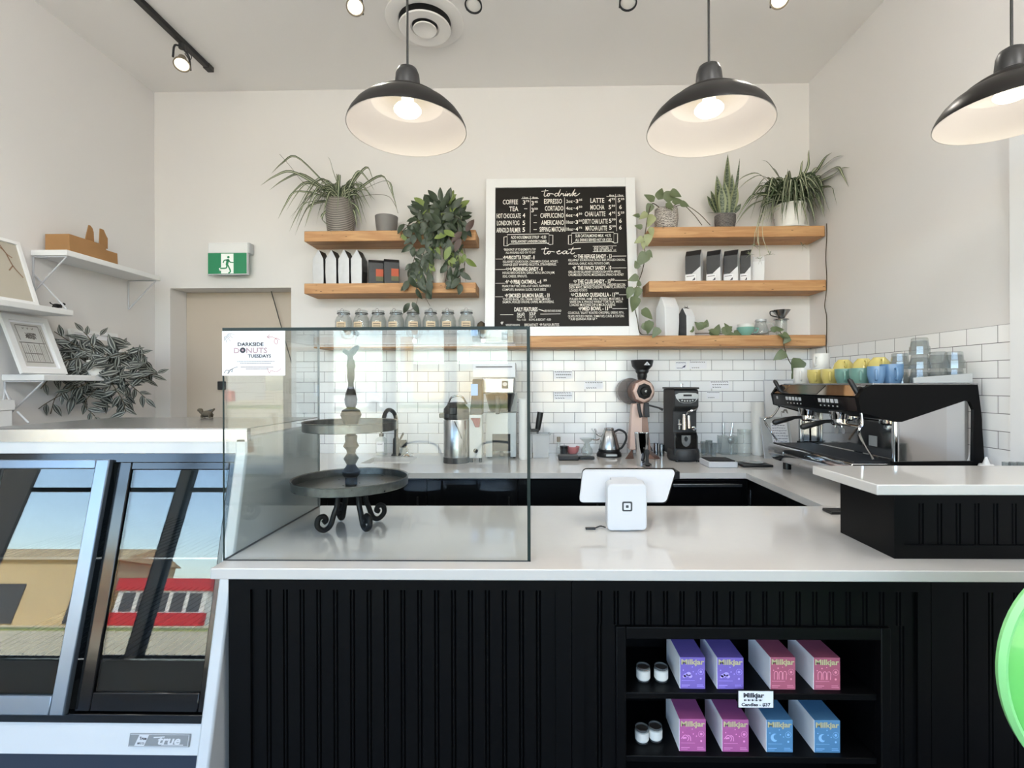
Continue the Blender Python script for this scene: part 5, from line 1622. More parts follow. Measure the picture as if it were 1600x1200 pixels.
# glass server with lid, and dripper on a glass
p = at(1191, 524, Y=3.48)
t = thing('glass_server', 'low glass coffee server with a grey lid on the long shelf', 'server', (p.x, 3.5, ZBT))
c0 = (p.x, 3.5, ZBT + .0005)
MB().lathe([(0, 0), (.045, 0), (.053, .012), (.05, .04), (.036, .088), (.036, .1), (.033, .1), (.033, .088), (.047, .04), (.049, .014), (0, .004)], c0, 32).build('carafe', M['jar'], t)
MB().lathe([(0, .1), (.036, .1), (.038, .106), (.036, .116), (.012, .118), (.01, .122), (0, .122)], c0, 28).build('lid', M['grey'], t)
MB().tube(crom([(p.x + .036, 3.49, ZBT + .09), (p.x + .066, 3.47, ZBT + .085), (p.x + .066, 3.47, ZBT + .05), (p.x + .048, 3.49, ZBT + .03)]), .004, 8).build('handle', M['jar'], t)
p = at(1223, 524, Y=3.47)
t = thing('drinking_glass', 'plain straight glass carrying the steel dripper on the long shelf', 'glass', (p.x, 3.49, ZBT))
c0 = (p.x, 3.49, ZBT + .0005)
MB().lathe([(0, 0), (.034, 0), (.038, .11), (.0365, .11), (.0325, .006), (0, .006)], c0, 28).build('glass_body', M['jar'], t)
t = thing('coffee_dripper', 'steel cone coffee dripper with a black loop handle on the straight glass', 'dripper', (p.x, 3.49, ZBT + .111))
c0 = (p.x, 3.49, ZBT + .111)
MB().lathe([(.014, .002), (.02, .012), (.058, .066), (.06, .069), (.056, .067), (.018, .014), (.012, .004)], c0, 36).build('cone', M['steel'], t)
MB().lathe([(.012, 0), (.048, 0), (.05, .003), (.048, .006), (.012, .006)], c0, 32).build('base_ring', M['steel'], t)
mb = MB().tube(crom([(p.x - .052, 3.48, ZBT + .172), (p.x - .085, 3.47, ZBT + .168), (p.x - .08, 3.47, ZBT + .142), (p.x - .034, 3.48, ZBT + .132)]), .004, 8)
mb.build('handle', M['black'], t)
# wall cord
mb = MB()
P = [at(x, y, Y=3.4) for x, y in ((1289, 355), (1291, 380), (1286, 410), (1288, 430))]
P = [Vector((min(q.x, XR - .008), q.y, q.z)) for q in P]
pts = [Vector((XR - .006, 3.4, ZUR + .01)), Vector((XR - .005, 3.4, ZUR - .08)), Vector((XR - .012, 3.4, ZUR - .22)), Vector((XR - .006, 3.4, ZLR + .02)), Vector((XR - .006, 3.405, ZLR - .08)), Vector((XR - .02, 3.4, ZLR - .18)), Vector((XR - .008, 3.4, ZBT + .12)), Vector((XR - .008, 3.4, ZBT - .03)), Vector((XR - .02, 3.38, ZBT - .12)), Vector((XR - .03, 3.3, ZBT - .3))]
tag(mb.tube(crom(pts, 6), .0028, 6).build('power_cable', M['stem_b']), 'thin dark cord hanging down the corner past the right shelf ends', 'cord')
# jars
c0 = Vector((0, 0, 0))
jar0 = thing('spice_jar', 'first clip-top glass jar from the left on the long shelf', 'jar', (0, 0, 0), 'clip-top jars on the long shelf')
MB().lathe([(0, 0), (.054, 0), (.058, .006), (.058, .078), (.05, .096), (.042, .104), (.042, .12), (.039, .12), (.039, .104), (.047, .094), (.054, .076), (.054, .008), (0, .006)], c0, 32).build('jar_body', M['jar'], jar0)
l_ = MB().lathe([(0, .128), (.03, .129), (.042, .127), (.0445, .121), (.04, .119), (0, .12)], c0, 32).build('lid', M['jar'], jar0)
mb = MB()
mb.lathe([(.043, .112), (.0455, .112), (.0455, .116), (.043, .116)], c0, 32)
mb.build('clip_ring', M['dark'], jar0)
MB().tube(crom([(-.012, -.044, .114), (-.014, -.05, .1), (0, -.053, .094), (.014, -.05, .1), (.012, -.044, .114), (.009, -.03, .132), (-.009, -.03, .132), (-.012, -.044, .114)]), .0016, 5).build('wire_clasp', M['steel'], jar0)
mb = MB()
for k in range(9):
    a0, a1 = -PI / 2 + (k - 4.5) * .13, -PI / 2 + (k - 3.5) * .13
    r = .0588
    mb.add([(r * math.cos(a0), r * math.sin(a0), .03), (r * math.cos(a1), r * math.sin(a1), .03), (r * math.cos(a1), r * math.sin(a1), .072), (r * math.cos(a0), r * math.sin(a0), .072)], [(0, 1, 2, 3)])
mb.build('label', M['lab_b'], jar0)
mb = MB()
for k, y in enumerate((.06, .05, .042)):
    for q in range(5):
        a0 = -PI / 2 + (q - 2.2) * .17
        r = .0596
        mb.add([(r * math.cos(a0), r * math.sin(a0), y), (r * math.cos(a0 + .12), r * math.sin(a0 + .12), y), (r * math.cos(a0 + .12), r * math.sin(a0 + .12), y + .004), (r * math.cos(a0), r * math.sin(a0), y + .004)], [(0, 1, 2, 3)])
mb.build('label_text', M['ink'], jar0)
fill = mat('jar_spices', (150, 118, 84), .9, var=.4, vscale=80)
MB().lathe([(0, .007), (.0525, .009), (.053, .03), (0, .034)], c0, 24).build('spices', fill, jar0)
JL = ('first', 'second', 'third', 'fourth', 'fifth', 'sixth', 'seventh', 'eighth')
for i, px in enumerate((537, 565, 591, 619, 645.5, 673, 700, 729)):
    p = at(px, 510, Y=3.48)
    loc = (p.x, 3.48, ZBT + .0005)
    if i == 0:
        jar0.location = loc
        jar0.scale = (.98, .98, 1.5)
    else:
        dup(jar0, loc, R_.uniform(-.3, .3), JL[i] + ' clip-top glass jar from the left on the long shelf')
p = at(752, 508, Y=3.5)
t = thing('paper_twist', 'curled brown paper cone on the long shelf between the last jar and the menu board', 'paper', (p.x, 3.5, ZBT))
MB().lathe([(.012, 0), (.03, .05), (.034, .07), (.026, .1), (.006, .115), (.004, .113), (.022, .098), (.03, .07), (.026, .05), (.008, .002)], (p.x, 3.5, ZBT + .0005), 16, rot=RX(.0)).build('paper_cone', M['stem_b'], t)

# ================================================================== BACK COUNTER, LEFT TO RIGHT
def cpt(px, py): return at(px, py, Z=ZC)
# faucet
p = Vector((at(619, 700, Y=3.5).x, 3.5, ZC + .0005))
t = thing('faucet', 'matt black gooseneck tap behind the sink', 'tap', p)
MB().lathe([(0, 0), (.034, 0), (.034, .006), (.024, .012), (.022, .11), (.018, .125), (0, .126)], p, 24).build('tap_body', M['dark'], t)
MB().tube(crom([p + Vector(q) for q in ((0, 0, .12), (0, 0, .25), (-.012, -.03, .31), (-.03, -.1, .325), (-.04, -.15, .28), (-.042, -.155, .2))], 6), .014, 12).build('spout', M['black'], t)
MB().tube([p + Vector((.02, -.01, .09)), p + Vector((.06, -.03, .16))], .007, 8).build('lever', M['black'], t)
# soap
p = Vector((at(596, 700, Y=3.5).x, 3.5, ZC + .0005))
t = thing('soap_bottle', 'clear hand soap pump bottle left of the tap', 'bottle', p)
MB().lathe([(0, 0), (.036, 0), (.04, .006), (.04, .11), (.03, .125), (.014, .13), (.014, .135), (0, .135)], p, 24, sy=.7).build('bottle_body', M['cup_clear'], t)
mb = MB().lathe([(0, .134), (.016, .134), (.016, .155), (.006, .158), (.006, .175), (0, .175)], p, 18)
mb.tube([p + Vector((0, 0, .175)), p + Vector((-.03, -.01, .173))], .006, 8)
mb.build('pump', M['dark'], t, fix=False)
MB().box(p + Vector((-.026, -.0300, .03)), p + Vector((.026, -.0288, .1))).build('label', M['paper'], t, smooth=0)
mb = MB()
write(mb, 'SOAP', sheet_map(p + Vector((-.022, -.0302, .05)), (.001, 0, 0), (0, 0, .001)), 4, 40, 28, 9, .02)
mb.build('label_text', M['inkb'], t, smooth=0, fix=False)
# sponge and sink strainer
p = Vector((at(630.5, 700, Y=3.585).x, 3.575, ZC + .0005))
t = thing('sponge_stand', 'dark square sponge in a small holder right of the tap', 'sponge', p)
MB().box(p + Vector((-.03, -.012, .0)), p + Vector((.03, .012, .05))).build('holder', M['cup_clear'], t, bevel=.004)
MB().box(p + Vector((-.026, -.009, .045)), p + Vector((.026, .009, .1))).build('sponge', M['sponge'], t, bevel=.006)
p = Vector((at(637, 711, Y=3.46).x, 3.45, ZC + .0005))
t = thing('sink_plug', 'polished round sink plug with a centre knob', 'plug', p)
MB().lathe([(0, 0), (.04, 0), (.04, .004), (.028, .016), (.01, .024), (.006, .04), (.01, .05), (0, .052)], p, 28).build('plug_body', M['chrome'], t)
# airpot
p = cpt(711.5, 724); p.z = ZC + .0005
p.y += .05; k = p.y / 775
t = thing('airpot', 'steel airpot with a black pump top and handle', 'flask', p)
R0 = 20.6 * k
MB().lathe([(0, 0), (R0, 0), (R0, .035), (R0 * .985, .037)], p, 40).build('base', M['dark'], t)
MB().lathe([(R0 * .985, .036), (R0 * .985, .27), (R0 * .9, .282), (0, .283)], p, 40).build('flask_body', M['steel'], t)
MB().lathe([(0, .28), (R0 * .98, .28), (R0 * 1.0, .3), (R0 * .96, .345), (R0 * .7, .37), (R0 * .66, .385), (0, .39)], p, 40).build('lid', M['black'], t)
mb = MB().cbox(p + Vector((-R0 * .75, -R0 * .6, .305)), (.07, .05, .03))
mb.cbox(p + Vector((-R0 * .1, -R0 * .9, .335)), (.05, .04, .05))
mb.build('pour_spout', M['black'], t, bevel=.006, fix=False)
MB().tube(crom([p + Vector((-R0 * .6, 0, .38)), p + Vector((-R0 * .3, -.02, .42)), p + Vector((R0 * .4, -.02, .425)), p + Vector((R0 * .8, 0, .375))]), .006, 8).build('carry_handle', M['steel'], t)
MB().tube([p + Vector((0, -R0 * .99, .27)), p + Vector((.05, -R0 * .9, .16))], .004, 6).build('sight_tube', M['steel'], t)
# hot water tower
def twr(px0, px1, pya, pyb, Y): return at(px0, pya, Y=Y), at(px1, pyb, Y=Y)
Yw = 3.16
zb = ZC + .0005
t = thing('hot_water_dispenser', 'slim hot water dispenser with black head, blue display and red tap', 'dispenser', (at(742, 720, Y=Yw).x, Yw, ZC))
a, b = twr(733, 753, 716, 648, Yw)
MB().box((a.x, Yw, a.z), (b.x, Yw + .095, b.z)).build('steel_body', M['grey'], t, bevel=.004)
c_ = at(752, 592, Y=Yw)
sp = [(b.x + .002, b.z), (b.x + .002, c_.z), (b.x - .06, c_.z), (b.x - .063, c_.z - .06), (a.x + .012, at(735, 628, Y=Yw).z), (a.x + .002, b.z)]
MB().ext(sp, 'y', Yw + .004, Yw + .095).build('head', M['dark'], t, bevel=.006)
q0, q1 = twr(736, 746.5, 618, 600, Yw)
MB().box((q0.x, Yw - .001, q0.z), (q1.x, Yw + .006, q1.z)).build('display', M['screen'], t, smooth=0)
q0, q1 = twr(736, 751, 667, 653, Yw)
MB().ext([(q0.x, q1.z), (q1.x, q1.z), (q1.x - .006, q0.z), (q0.x + .03, q0.z), (q0.x + .016, q1.z - .02)], 'y', Yw - .035, Yw + .002).build('tap', M['red'], t, bevel=.003)
q = at(743, 704.5, Y=Yw)
MB().lathe([(0, .012), (.009, .012), (.012, .006), (.015, .0), (0, 0)], q, 20, rot=RX(PI / 2)).build('knob', M['black'], t)
for dx in (.012, .07):
    MB().cyl((a.x + dx, Yw + .03, zb), .01, a.z - zb + .002, 12).build('foot', M['black'], t)
# brewer
Yb = 3.28
t = thing('coffee_brewer', 'steel drip coffee brewer with black basket and a dark cup bay', 'coffee machine', (at(781, 715, Y=Yb).x, Yb + .1, ZC))
a, b = twr(754, 804, 615, 590, Yb)
MB().box((a.x, Yb - .02, a.z), (b.x, Yb + .26, b.z)).build('brew_head', M['steel'], t, bevel=.008)
q0, q1 = twr(759, 806, 714, 645, Yb + .06)
q2, q3 = twr(769, 797.5, 714, 678, Yb + .06)
mb = MB().box((q0.x, Yb + .06, q0.z), (q2.x, Yb + .26, q1.z)).box((q3.x, Yb + .06, q0.z), (q1.x, Yb + .26, q1.z)).box((q2.x, Yb + .06, q3.z), (q3.x, Yb + .26, q1.z)).box((q2.x, Yb + .24, q0.z), (q3.x, Yb + .26, q3.z))
mb.box((q0.x + .02, Yb + .2, q1.z), (q1.x, Yb + .26, a.z))
mb.build('column', M['grey'], t, smooth=0, fix=False)
q4 = at(780, 705, Y=Yb + .07)
MB().box((q2.x + .001, Yb + .075, q4.z), (q3.x - .001, Yb + .24, q3.z - .001)).build('cup_bay', M['dark'], t, smooth=0)
MB().cyl((at(782, 709, Y=Yb).x, Yb + .1, zb + .012), .014, .03, 14).build('valve', M['dark'], t)
e0, e1, e2 = at(757, 616, Y=Yb), at(803, 616, Y=Yb), at(790, 644, Y=Yb)
mb = MB().lathe([(0, e2.z), (.07, e2.z), (.1, e0.z - .004), (.1, e0.z), (0, e0.z)], ((e0.x + e1.x) / 2, Yb + .09, 0), 32)
mb.build('basket', M['black'], t)
hx = at(777, 630, Y=Yb - .02).x
MB().box((hx - .012, Yb - .035, e2.z - .012), (hx + .014, Yb + .02, e0.z - .01)).build('basket_handle', M['dark'], t, bevel=.006)
for dx in (.015, (q1.x - q0.x) - .015):
    MB().cyl((q0.x + dx, Yb + .09, zb), .008, q0.z - zb + .002, 10).build('foot', M['black'], t)
q = at(789, 600, Y=Yb - .021)
MB().box((q.x - .02, Yb - .0225, q.z - .03), (q.x + .02, Yb - .0205, q.z + .022)).build('badge', M['black'], t, smooth=0)
mb = MB()
disc2(mb, 0, 0, .015, sheet_map((q.x, Yb - .0228, q.z - .001), (1, 0, 0), (0, 0, 1)), ry=.013)
write(mb, 'BREWER', sheet_map((q.x - .03, Yb - .0213, q.z + .027), (.001, 0, 0), (0, 0, .001)), 2, 50, 0, 9, .02)
mb.build('badge_print', M['white'], t, smooth=0, fix=False)
a, b = twr(737, 806, 590, 567, Yb + .1)
t = thing('filter_box', 'open white box of paper filters on top of the brewer', 'box', ((a.x + b.x) / 2, Yb + .1, a.z))
MB().box((a.x + .02, Yb + .0, at(780, 590, Y=Yb - .02).z + .001), (b.x, Yb + .2, b.z)).build('carton', M['paper'], t, bevel=.003)
q = at(775, 573, Y=Yb)
MB().box((a.x + .04, Yb - .0012, q.z - .004), (b.x - .02, Yb, q.z + .002)).build('printed_stripe', M['dark'], t, smooth=0)
# tall stack of cups behind the case edge
def cupstack(px, base, ytop, rpx, label, m, name='cup_stack', lid=False):
    p = cpt(px, base); p.z = ZC + .0005
    k = p.y / 775
    h = at(px, ytop, Y=p.y).z - ZC
    t = thing(name, label, 'cups', p)
    r = rpx * k
    prof = [(0, 0), (r * .82, 0)]
    n = int(h / .028)
    for i in range(n):
        z = h * i / n
        prof += [(r * (.84 if i == 0 else .97), z + .004), (r, z + h / n - .004), (r * .985, z + h / n)]
    prof += [(r * .9, h), (r * .8, h - .03), (0, h - .03)]
    MB().lathe(prof, p, 32).build('nested_cups', m, t)
    MB().lathe([(r * .93, h - .003), (r * 1.02, h - .003), (r * 1.03, h), (r * 1.02, h + .004), (r * .93, h + .003)], p, 32).build('rim', m, t)
    return t
cupstack(818, 718, 624, 7.5, 'tall white paper cup stack just inside the right edge of the glass case', M['cupw'])
# square tub with knock handle
p = cpt(845, 716); k = p.y / 775
t = thing('square_tub', 'square translucent tub right of the glass case edge', 'tub', p)
a_, h = 14 * k, 38 * k
mb = MB()
zb_ = ZC + .0005
def sq(s, z): return [(p.x - s, p.y - s + .06, z), (p.x + s, p.y - s + .06, z), (p.x + s, p.y + s + .06, z), (p.x - s, p.y + s + .06, z)]
mb.add(sq(a_ * .86, zb_) + sq(a_, zb_ + h) + sq(a_ * .95, zb_ + h) + sq(a_ * .82, zb_ + .006), [(3, 2, 1, 0)] + [(i, (i + 1) % 4, 4 + (i + 1) % 4, 4 + i) for i in range(4)] + [(4 + i, 4 + (i + 1) % 4, 8 + (i + 1) % 4, 8 + i) for i in range(4)] + [(8 + i, 8 + (i + 1) % 4, 12 + (i + 1) % 4, 12 + i) for i in range(4)] + [(12, 13, 14, 15)])
mb.build('tub_body', mat('frosted_tub', (186, 188, 188), .35), t, bevel=.004)
mb = MB()
for i in range(4):
    A = sq(a_ * 1.06, zb_ + h - .004)
    mb.tube([A[i], A[(i + 1) % 4]], .004, 6)
mb.build('tub_rim', M['grey'], t, fix=False)
t = thing('brush', 'black handled scraper standing in the square tub', 'brush', (p.x, p.y + .05, zb_ + .02))
q0, q1 = at(840, 672, Y=p.y + .05), at(844.5, 644, Y=p.y + .05)
MB().tube([q0, q0.lerp(q1, .5), q1], [.018, .021, .022], 12).build('handle', M['black'], t)
MB().tube([Vector((q0.x - .004, q0.y, zb_ + .02)), q0], .007, 8).build('shaft', M['steel'], t)
MB().cbox(q0 + Vector((-.015, -.01, .0)), (.05, .03, .02)).build('guard', M['black'], t, bevel=.004)
# small bottle
p = cpt(873, 713); p.z = zb_; k = p.y / 775
t = thing('syrup_bottle', 'small clear bottle with a tan cap and dark band beside the square tub', 'bottle', p)
MB().lathe([(0, 0), (.016, 0), (.018, .05), (.012, .08), (.011, .1), (0, .1)], p, 20).build('bottle_body', M['jar'], t)
MB().lathe([(0, .1), (.013, .1), (.013, .135), (0, .136)], p, 18).build('cap', M['ring'], t)
# jar, pink bowl
p = cpt(877, 711); p.z = zb_; p.y += .03
t = thing('lidded_jar', 'small black lidded jar beside the pink bowl', 'jar', (p.x + .02, p.y, zb_))
MB().lathe([(0, 0), (.026, 0), (.026, .04), (0, .04)], (p.x + .02, p.y, zb_), 22).build('jar_body', M['dark'], t)
MB().lathe([(0, .041), (.028, .041), (.028, .06), (0, .062)], (p.x + .02, p.y, zb_), 22).build('lid', M['black'], t)
p = cpt(895, 709); p.z = zb_
t = thing('pink_bowl', 'small pink glass bowl on the back worktop', 'bowl', p)
MB().lathe([(0, .003), (.026, 0), (.04, .016), (.05, .052), (.047, .052), (.037, .018), (0, .008)], p, 28).build('bowl_body', M['pink'], t)
# scale paddle
p = cpt(889, 720)
t = thing('paddle_scale', 'dark grey kitchen scale with a side handle in front of the pink bowl', 'scale', (p.x, p.y + .04, ZC))
MB().box((at(873, 720, Y=p.y).x, p.y, zb_), (at(905, 720, Y=p.y).x, p.y + .12, zb_ + .028)).build('platform', M['dark'], t, bevel=.008)
MB().box((at(905, 720, Y=p.y).x + .001, p.y + .02, zb_ + .004), (at(930, 720, Y=p.y).x, p.y + .07, zb_ + .024)).build('handle', M['black'], t, bevel=.006)
# pour-over server
p = cpt(917, 711); p.z = zb_; k = p.y / 775
t = thing('pour_over_set', 'glass pour-over server with a clear cone and glass spout beside the kettle', 'server', p)
MB().lathe([(0, 0), (.03, 0), (.042, .015), (.04, .04), (.022, .07), (.024, .08), (.021, .08), (.019, .07), (.037, .04), (.039, .016), (0, .004)], p, 28).build('server', M['jar'], t)
MB().lathe([(.012, .08), (.05, .115), (.052, .118), (.046, .117), (.01, .084)], p, 28).build('cone', M['jar'], t)
MB().tube(crom([p + Vector((.03, 0, .11)), p + Vector((.07, 0, .105)), p + Vector((.09, 0, .115))]), .004, 6).build('side_arm', M['chrome'], t)
MB().tube(crom([p + Vector((.05, .01, .1)), p + Vector((.055, .01, .15)), p + Vector((.035, .01, .185))]), .005, 8).build('stirrer', M['jar'], t)
# kettle
p = cpt(954, 715); p.z = zb_; p.y += .07; k = p.y / 775
t = thing('electric_kettle', 'brushed steel electric kettle on a black heating base', 'kettle', p)
MB().lathe([(0, 0), (19 * k, 0), (19.5 * k, .012), (17.5 * k, .03), (15 * k, .034), (0, .034)], p, 40).build('heating_base', M['black'], t)
MB().lathe([(0, .036), (16.2 * k, .036), (16.4 * k, .045), (15.5 * k, .075), (12.5 * k, .13), (8.6 * k, .178), (8 * k, .18), (0, .18)], p, 40).build('kettle_body', M['steel'], t)
MB().lathe([(16.3 * k, .0362), (16.5 * k, .037), (16.4 * k, .05), (16.0 * k, .052)], p, 40).build('lower_band', M['black'], t)
MB().lathe([(0, .18), (7.6 * k, .18), (7.8 * k, .19), (6.5 * k, .198), (0, .2)], p, 28).build('lid', M['steel'], t)
MB().tube(crom([p + Vector(q) * k for q in ((9, 0, 38), (16, -2, 41), (25, -3, 36), (26, -3, 26), (20, -2, 14), (15.5, -1, 11))], 5), [.007] * 26 if False else .0075, 10).build('handle', M['black'], t)
MB().tube(crom([p + Vector(q) * k for q in ((-8, 4, 30), (-17, 6, 33), (-21, 8, 42))]), .007, 8).build('spout', M['steel'], t)
q = p + Vector((.005, -19 * k, .017))
MB().cbox(q, (.075, .006, .014)).build('control_panel', M['grey'], t, bevel=.003)
# big copper shop grinder
p = cpt(1004, 717); p.z = zb_; p.y += .12; k = p.y / 775
def G(dx, dz, dy=0): return Vector((p.x + dx * k, p.y + dy, zb_ + dz * k))
t = thing('coffee_grinder', 'tall rose-gold shop grinder with black hopper and round burr housing', 'grinder', p)
MB().prism([G(-17, 11, -.05), G(16, 11, -.05), G(10, 82, -.045), G(-12, 82, -.045)], [G(-15, 11, .08), G(18, 11, .08), G(12, 82, .06), G(-10, 82, .06)]).build('tower', M['copper'], t, bevel=.008)
MB().prism([G(2, 11, -.0515), G(16, 11, -.0515), G(10.5, 62, -.047), G(3, 62, -.047)], [G(2, 11, -.049), G(16, 11, -.049), G(10.5, 62, -.045), G(3, 62, -.045)]).build('front_plate', M['copperd'], t, smooth=0)
for s_ in (-1, 1):
    MB().prism([G(s_ * 10 - 3, 0, -.12), G(s_ * 22 - 6, 0, -.14), G(s_ * 22 + 5, 0, -.12), G(s_ * 10 + 6, 0, .1)], [G(s_ * 10 - 3, 12, -.04), G(s_ * 20 - 5, 3, -.135), G(s_ * 20 + 4, 4, -.11), G(s_ * 10 + 5, 12, .08)]).build('foot', M['copperd'], t, bevel=.004)
rot = RX(PI / 2) 
hc = G(6, 101, -.02)
q_ = RZ(.18) @ RX(PI / 2)
MB().lathe([(0, -.16), (20 * k, -.16), (21 * k, -.1), (0, -.1)], hc + Vector((-.05, 0, 0)), 36, rot=q_).build('motor_cover', M['smoke'], t)
MB().lathe([(0, -.1), (17 * k, -.1), (19 * k, -.02), (18.5 * k, .0), (0, .0)], hc, 40, rot=q_).build('burr_housing', M['copperd'], t)
MB().lathe([(12.5 * k, .0), (17.2 * k, .0), (17.2 * k, .016), (15 * k, .022), (12.5 * k, .022)], hc, 8, rot=q_).build('hex_ring', M['copper'], t, smooth=0)
MB().lathe([(0, .004), (12.4 * k, .004), (12 * k, .02), (7 * k, .022), (6 * k, .04), (0, .042)], hc, 36, rot=q_).build('dial', M['black'], t)
MB().lathe([(0, .04), (2.4 * k, .042), (2 * k, .052), (0, .054)], hc, 20, rot=q_).build('dial_knob', M['chrome'], t)
MB().lathe([(6 * k, 119 * k), (7.5 * k, 124 * k), (7.5 * k, 128 * k), (10 * k, 131 * k), (10 * k, 134 * k), (15.5 * k, 140 * k), (17.3 * k, 149 * k), (16.6 * k, 149.5 * k), (0, 146 * k)], (p.x + 5 * k, p.y - .01, zb_), 32).build('hopper', M['black'], t)
f = lambda x, y: Vector((p.x + 9 * k + x * k, p.y - .0165 - 16.3 * k + .004, zb_ + 141 * k + y * k))
mb = MB()
mb.add([f(-5, 0), f(5, 0), f(0, 5.5)], [(0, 1, 2)])
mb.build('hopper_mark', M['white'], t, smooth=0, fix=False)
mb = MB()
mb.add([f(-1.2, .8) + Vector((0, -.0006, 0)), f(1.2, .8) + Vector((0, -.0006, 0)), f(0, 3) + Vector((0, -.0006, 0))], [(0, 1, 2)])
mb.build('mark_inset', M['black'], t, smooth=0, fix=False)
MB().prism([G(4, 62, -.1), G(12, 62, -.1), G(12, 84, -.08), G(5, 84, -.08)], [G(4, 62, -.05), G(12, 62, -.05), G(12, 84, -.05), G(5, 84, -.05)]).build('chute', M['black'], t, bevel=.004)
mb = MB().tube(crom([G(-4, 82, -.08), G(-3, 70, -.1), G(-1, 62, -.1)]), .012, 10)
mb.build('bag_clamp', M['dark'], t)
MB().tube([G(12, 80, -.05), G(27, 76, -.07), G(33, 73, -.08)], [.006, .006, .009], 8).build('lever', M['dark'], t)
MB().tube(crom([G(26, 5, .1), G(20, 28, .15), G(32, 46, .2), G(60, 46, .22)]), .004, 6).build('power_cord', M['black'], t)
# small steel cups
GR = 'small steel dosing cups between the grinders'
for i, (px, h_, lab) in enumerate(((1024, 20, 'slim steel dosing cup between the two grinders, left of its pair'), (1033, 18, 'wider steel dosing cup between the two grinders, right of its pair'))):
    q = cpt(px, 712); q.z = zb_; q.y -= .02; kk = q.y / 775
    t = thing('dosing_cup', lab, 'cup', q, GR)
    MB().lathe([(0, 0), (3.4 * kk + i * .003, 0), (3.6 * kk + i * .003, h_ * kk), (3.1 * kk + i * .003, h_ * kk), (2.9 * kk, .004), (0, .004)], q, 22).build('cup_body', M['steel'], t)
# tamping mat, tamper, shaker
q0, q1, q2 = cpt(997, 735), cpt(1055, 735), cpt(1042, 724)
t = thing('tamping_mat', 'black rubber tamping mat folded over the worktop edge behind the till', 'mat', (q0.x, q0.y, ZC))
MB().box((q0.x - .01, YB0 - .006, zb_ - .0004), (q1.x, YB0 + .12, zb_ + .008)).box((q0.x - .01, YB0 - .008, ZC - .035), (q1.x, YB0 - .001, zb_ + .008)).build('mat_body', M['rubber'], t, bevel=.002, fix=False)
MB().cbox(((q0.x + q1.x) / 2, YB0 + .055, zb_ + .0085), (.1, .08, .002)).build('raised_pad', M['black'], t)
q = cpt(1011, 730); q.y = max(q.y, YB0 + .06); q.z = zb_ + .0085
t = thing('tamper', 'dark ball-handled coffee tamper on the tamping mat', 'tamper', q)
MB().lathe([(0, 0), (.028, 0), (.028, .01), (.012, .02), (.009, .045), (.012, .062), (.017, .08), (.013, .096), (0, .1)], q, 28).build('tamper_body', M['dark'], t)
MB().lathe([(.0275, .0), (.0295, .0), (.0295, .008), (.0275, .008)], q, 28).build('steel_foot', M['chrome'], t)
q = cpt(1003, 727.5); q.z = zb_ + .0005; kk = q.y / 775
q.y = max(q.y, YB0 + .17)
t = thing('steel_tumbler', 'tall mirror-steel shaker tin in front of the rose-gold grinder', 'tin', q)
MB().lathe([(0, 0), (8 * kk, 0), (11.3 * kk, 50 * kk), (11.5 * kk, 51 * kk), (10.8 * kk, 50.5 * kk), (7.6 * kk, .004), (0, .004)], q, 36).build('tin_body', M['chrome'], t)
# black espresso grinder
p = cpt(1072, 722); p.z = zb_; k = p.y / 775
p.y += .12
def G(dx, dz, dy=0): return Vector((p.x + dx * k, p.y + dy, zb_ + dz * k))
t = thing('coffee_grinder', 'square black espresso grinder with a silver oval display panel', 'grinder', p)
sp = [(-.105, 40), (-.075, 46), (-.075, 78), (-.12, 86), (-.12, 110), (-.1, 113), (.16, 113), (.16, 8), (-.105, 8)]
A = [(p.x - 17.5 * k, p.y + y, zb_ + z * k) for y, z in sp]
B = [(p.x + 20 * k, p.y + y, zb_ + z * k) for y, z in sp]
MB().prism(A, B).build('housing', M['dark'], t, bevel=.006)
MB().prism([G(-19, 113.2, -.12), G(21, 113.2, -.12), G(21, 113.2, .16), G(-19, 113.2, .16)], [G(-19, 116, -.115), G(21, 116, -.115), G(21, 116, .16), G(-19, 116, .16)]).build('lid', M['black'], t, bevel=.002)
MB().tube(crom([G(1, 116, 0), G(1, 121, 0), G(4, 121, 0), G(4, 116, 0)]), .004, 6).build('lid_ring', M['chrome'], t)
MB().box(G(-15.5, 20, -.108), G(18, 46, -.1)).build('front_panel', M['blackg'], t, bevel=.004)
f = lambda x, y: Vector((p.x + 2 * k + x * k, p.y - .1212, zb_ + 100 * k + y * k))
mb = MB()
poly2(mb, [(-20, 4.5), (-14, 7), (0, 7.5), (14, 7), (20, 4.5), (18.5, -1), (13, -6.5), (6, -8.5), (-6, -8.5), (-13, -6.5), (-18.5, -1)], lambda x, y: f(x * .92, y))
mb.build('display_panel', M['grey'], t, smooth=0, fix=False)
f2 = lambda x, y: f(x, y) + Vector((0, -.0008, 0))
mb = MB()
poly2(mb, [(-6, 2), (7, 2), (7, 5), (-6, 5)], f2); poly2(mb, [(-14, -2), (14, -2), (11, -6.6), (5, -8), (-5, -8), (-11, -6.6)], f2)
mb.build('display_window', M['black'], t, smooth=0, fix=False)
for i in range(5):
    MB().sph(f(-8 + i * 4.1, -5 + abs(i - 2) * -.1 + (.8 if i in (0, 4) else 0)) + Vector((0, -.001, 0)), (1.5 * k, .003, 1.3 * k), 12).build('button', M['grey'], t)
mb = MB().tube([G(-2, 50, -.11), G(-2, 74, -.105)], 3.2 * k, 14).tube([G(5.5, 52, -.11), G(5.5, 72, -.105)], 2.6 * k, 14)
mb.build('dosing_spout', M['chrome'], t, fix=False)
MB().tube(crom([G(2, 74, -.11), G(4, 78, -.12), G(11, 80, -.12), G(17, 82, -.12)]), .005, 8).build('spout_arm', M['chrome'], t)
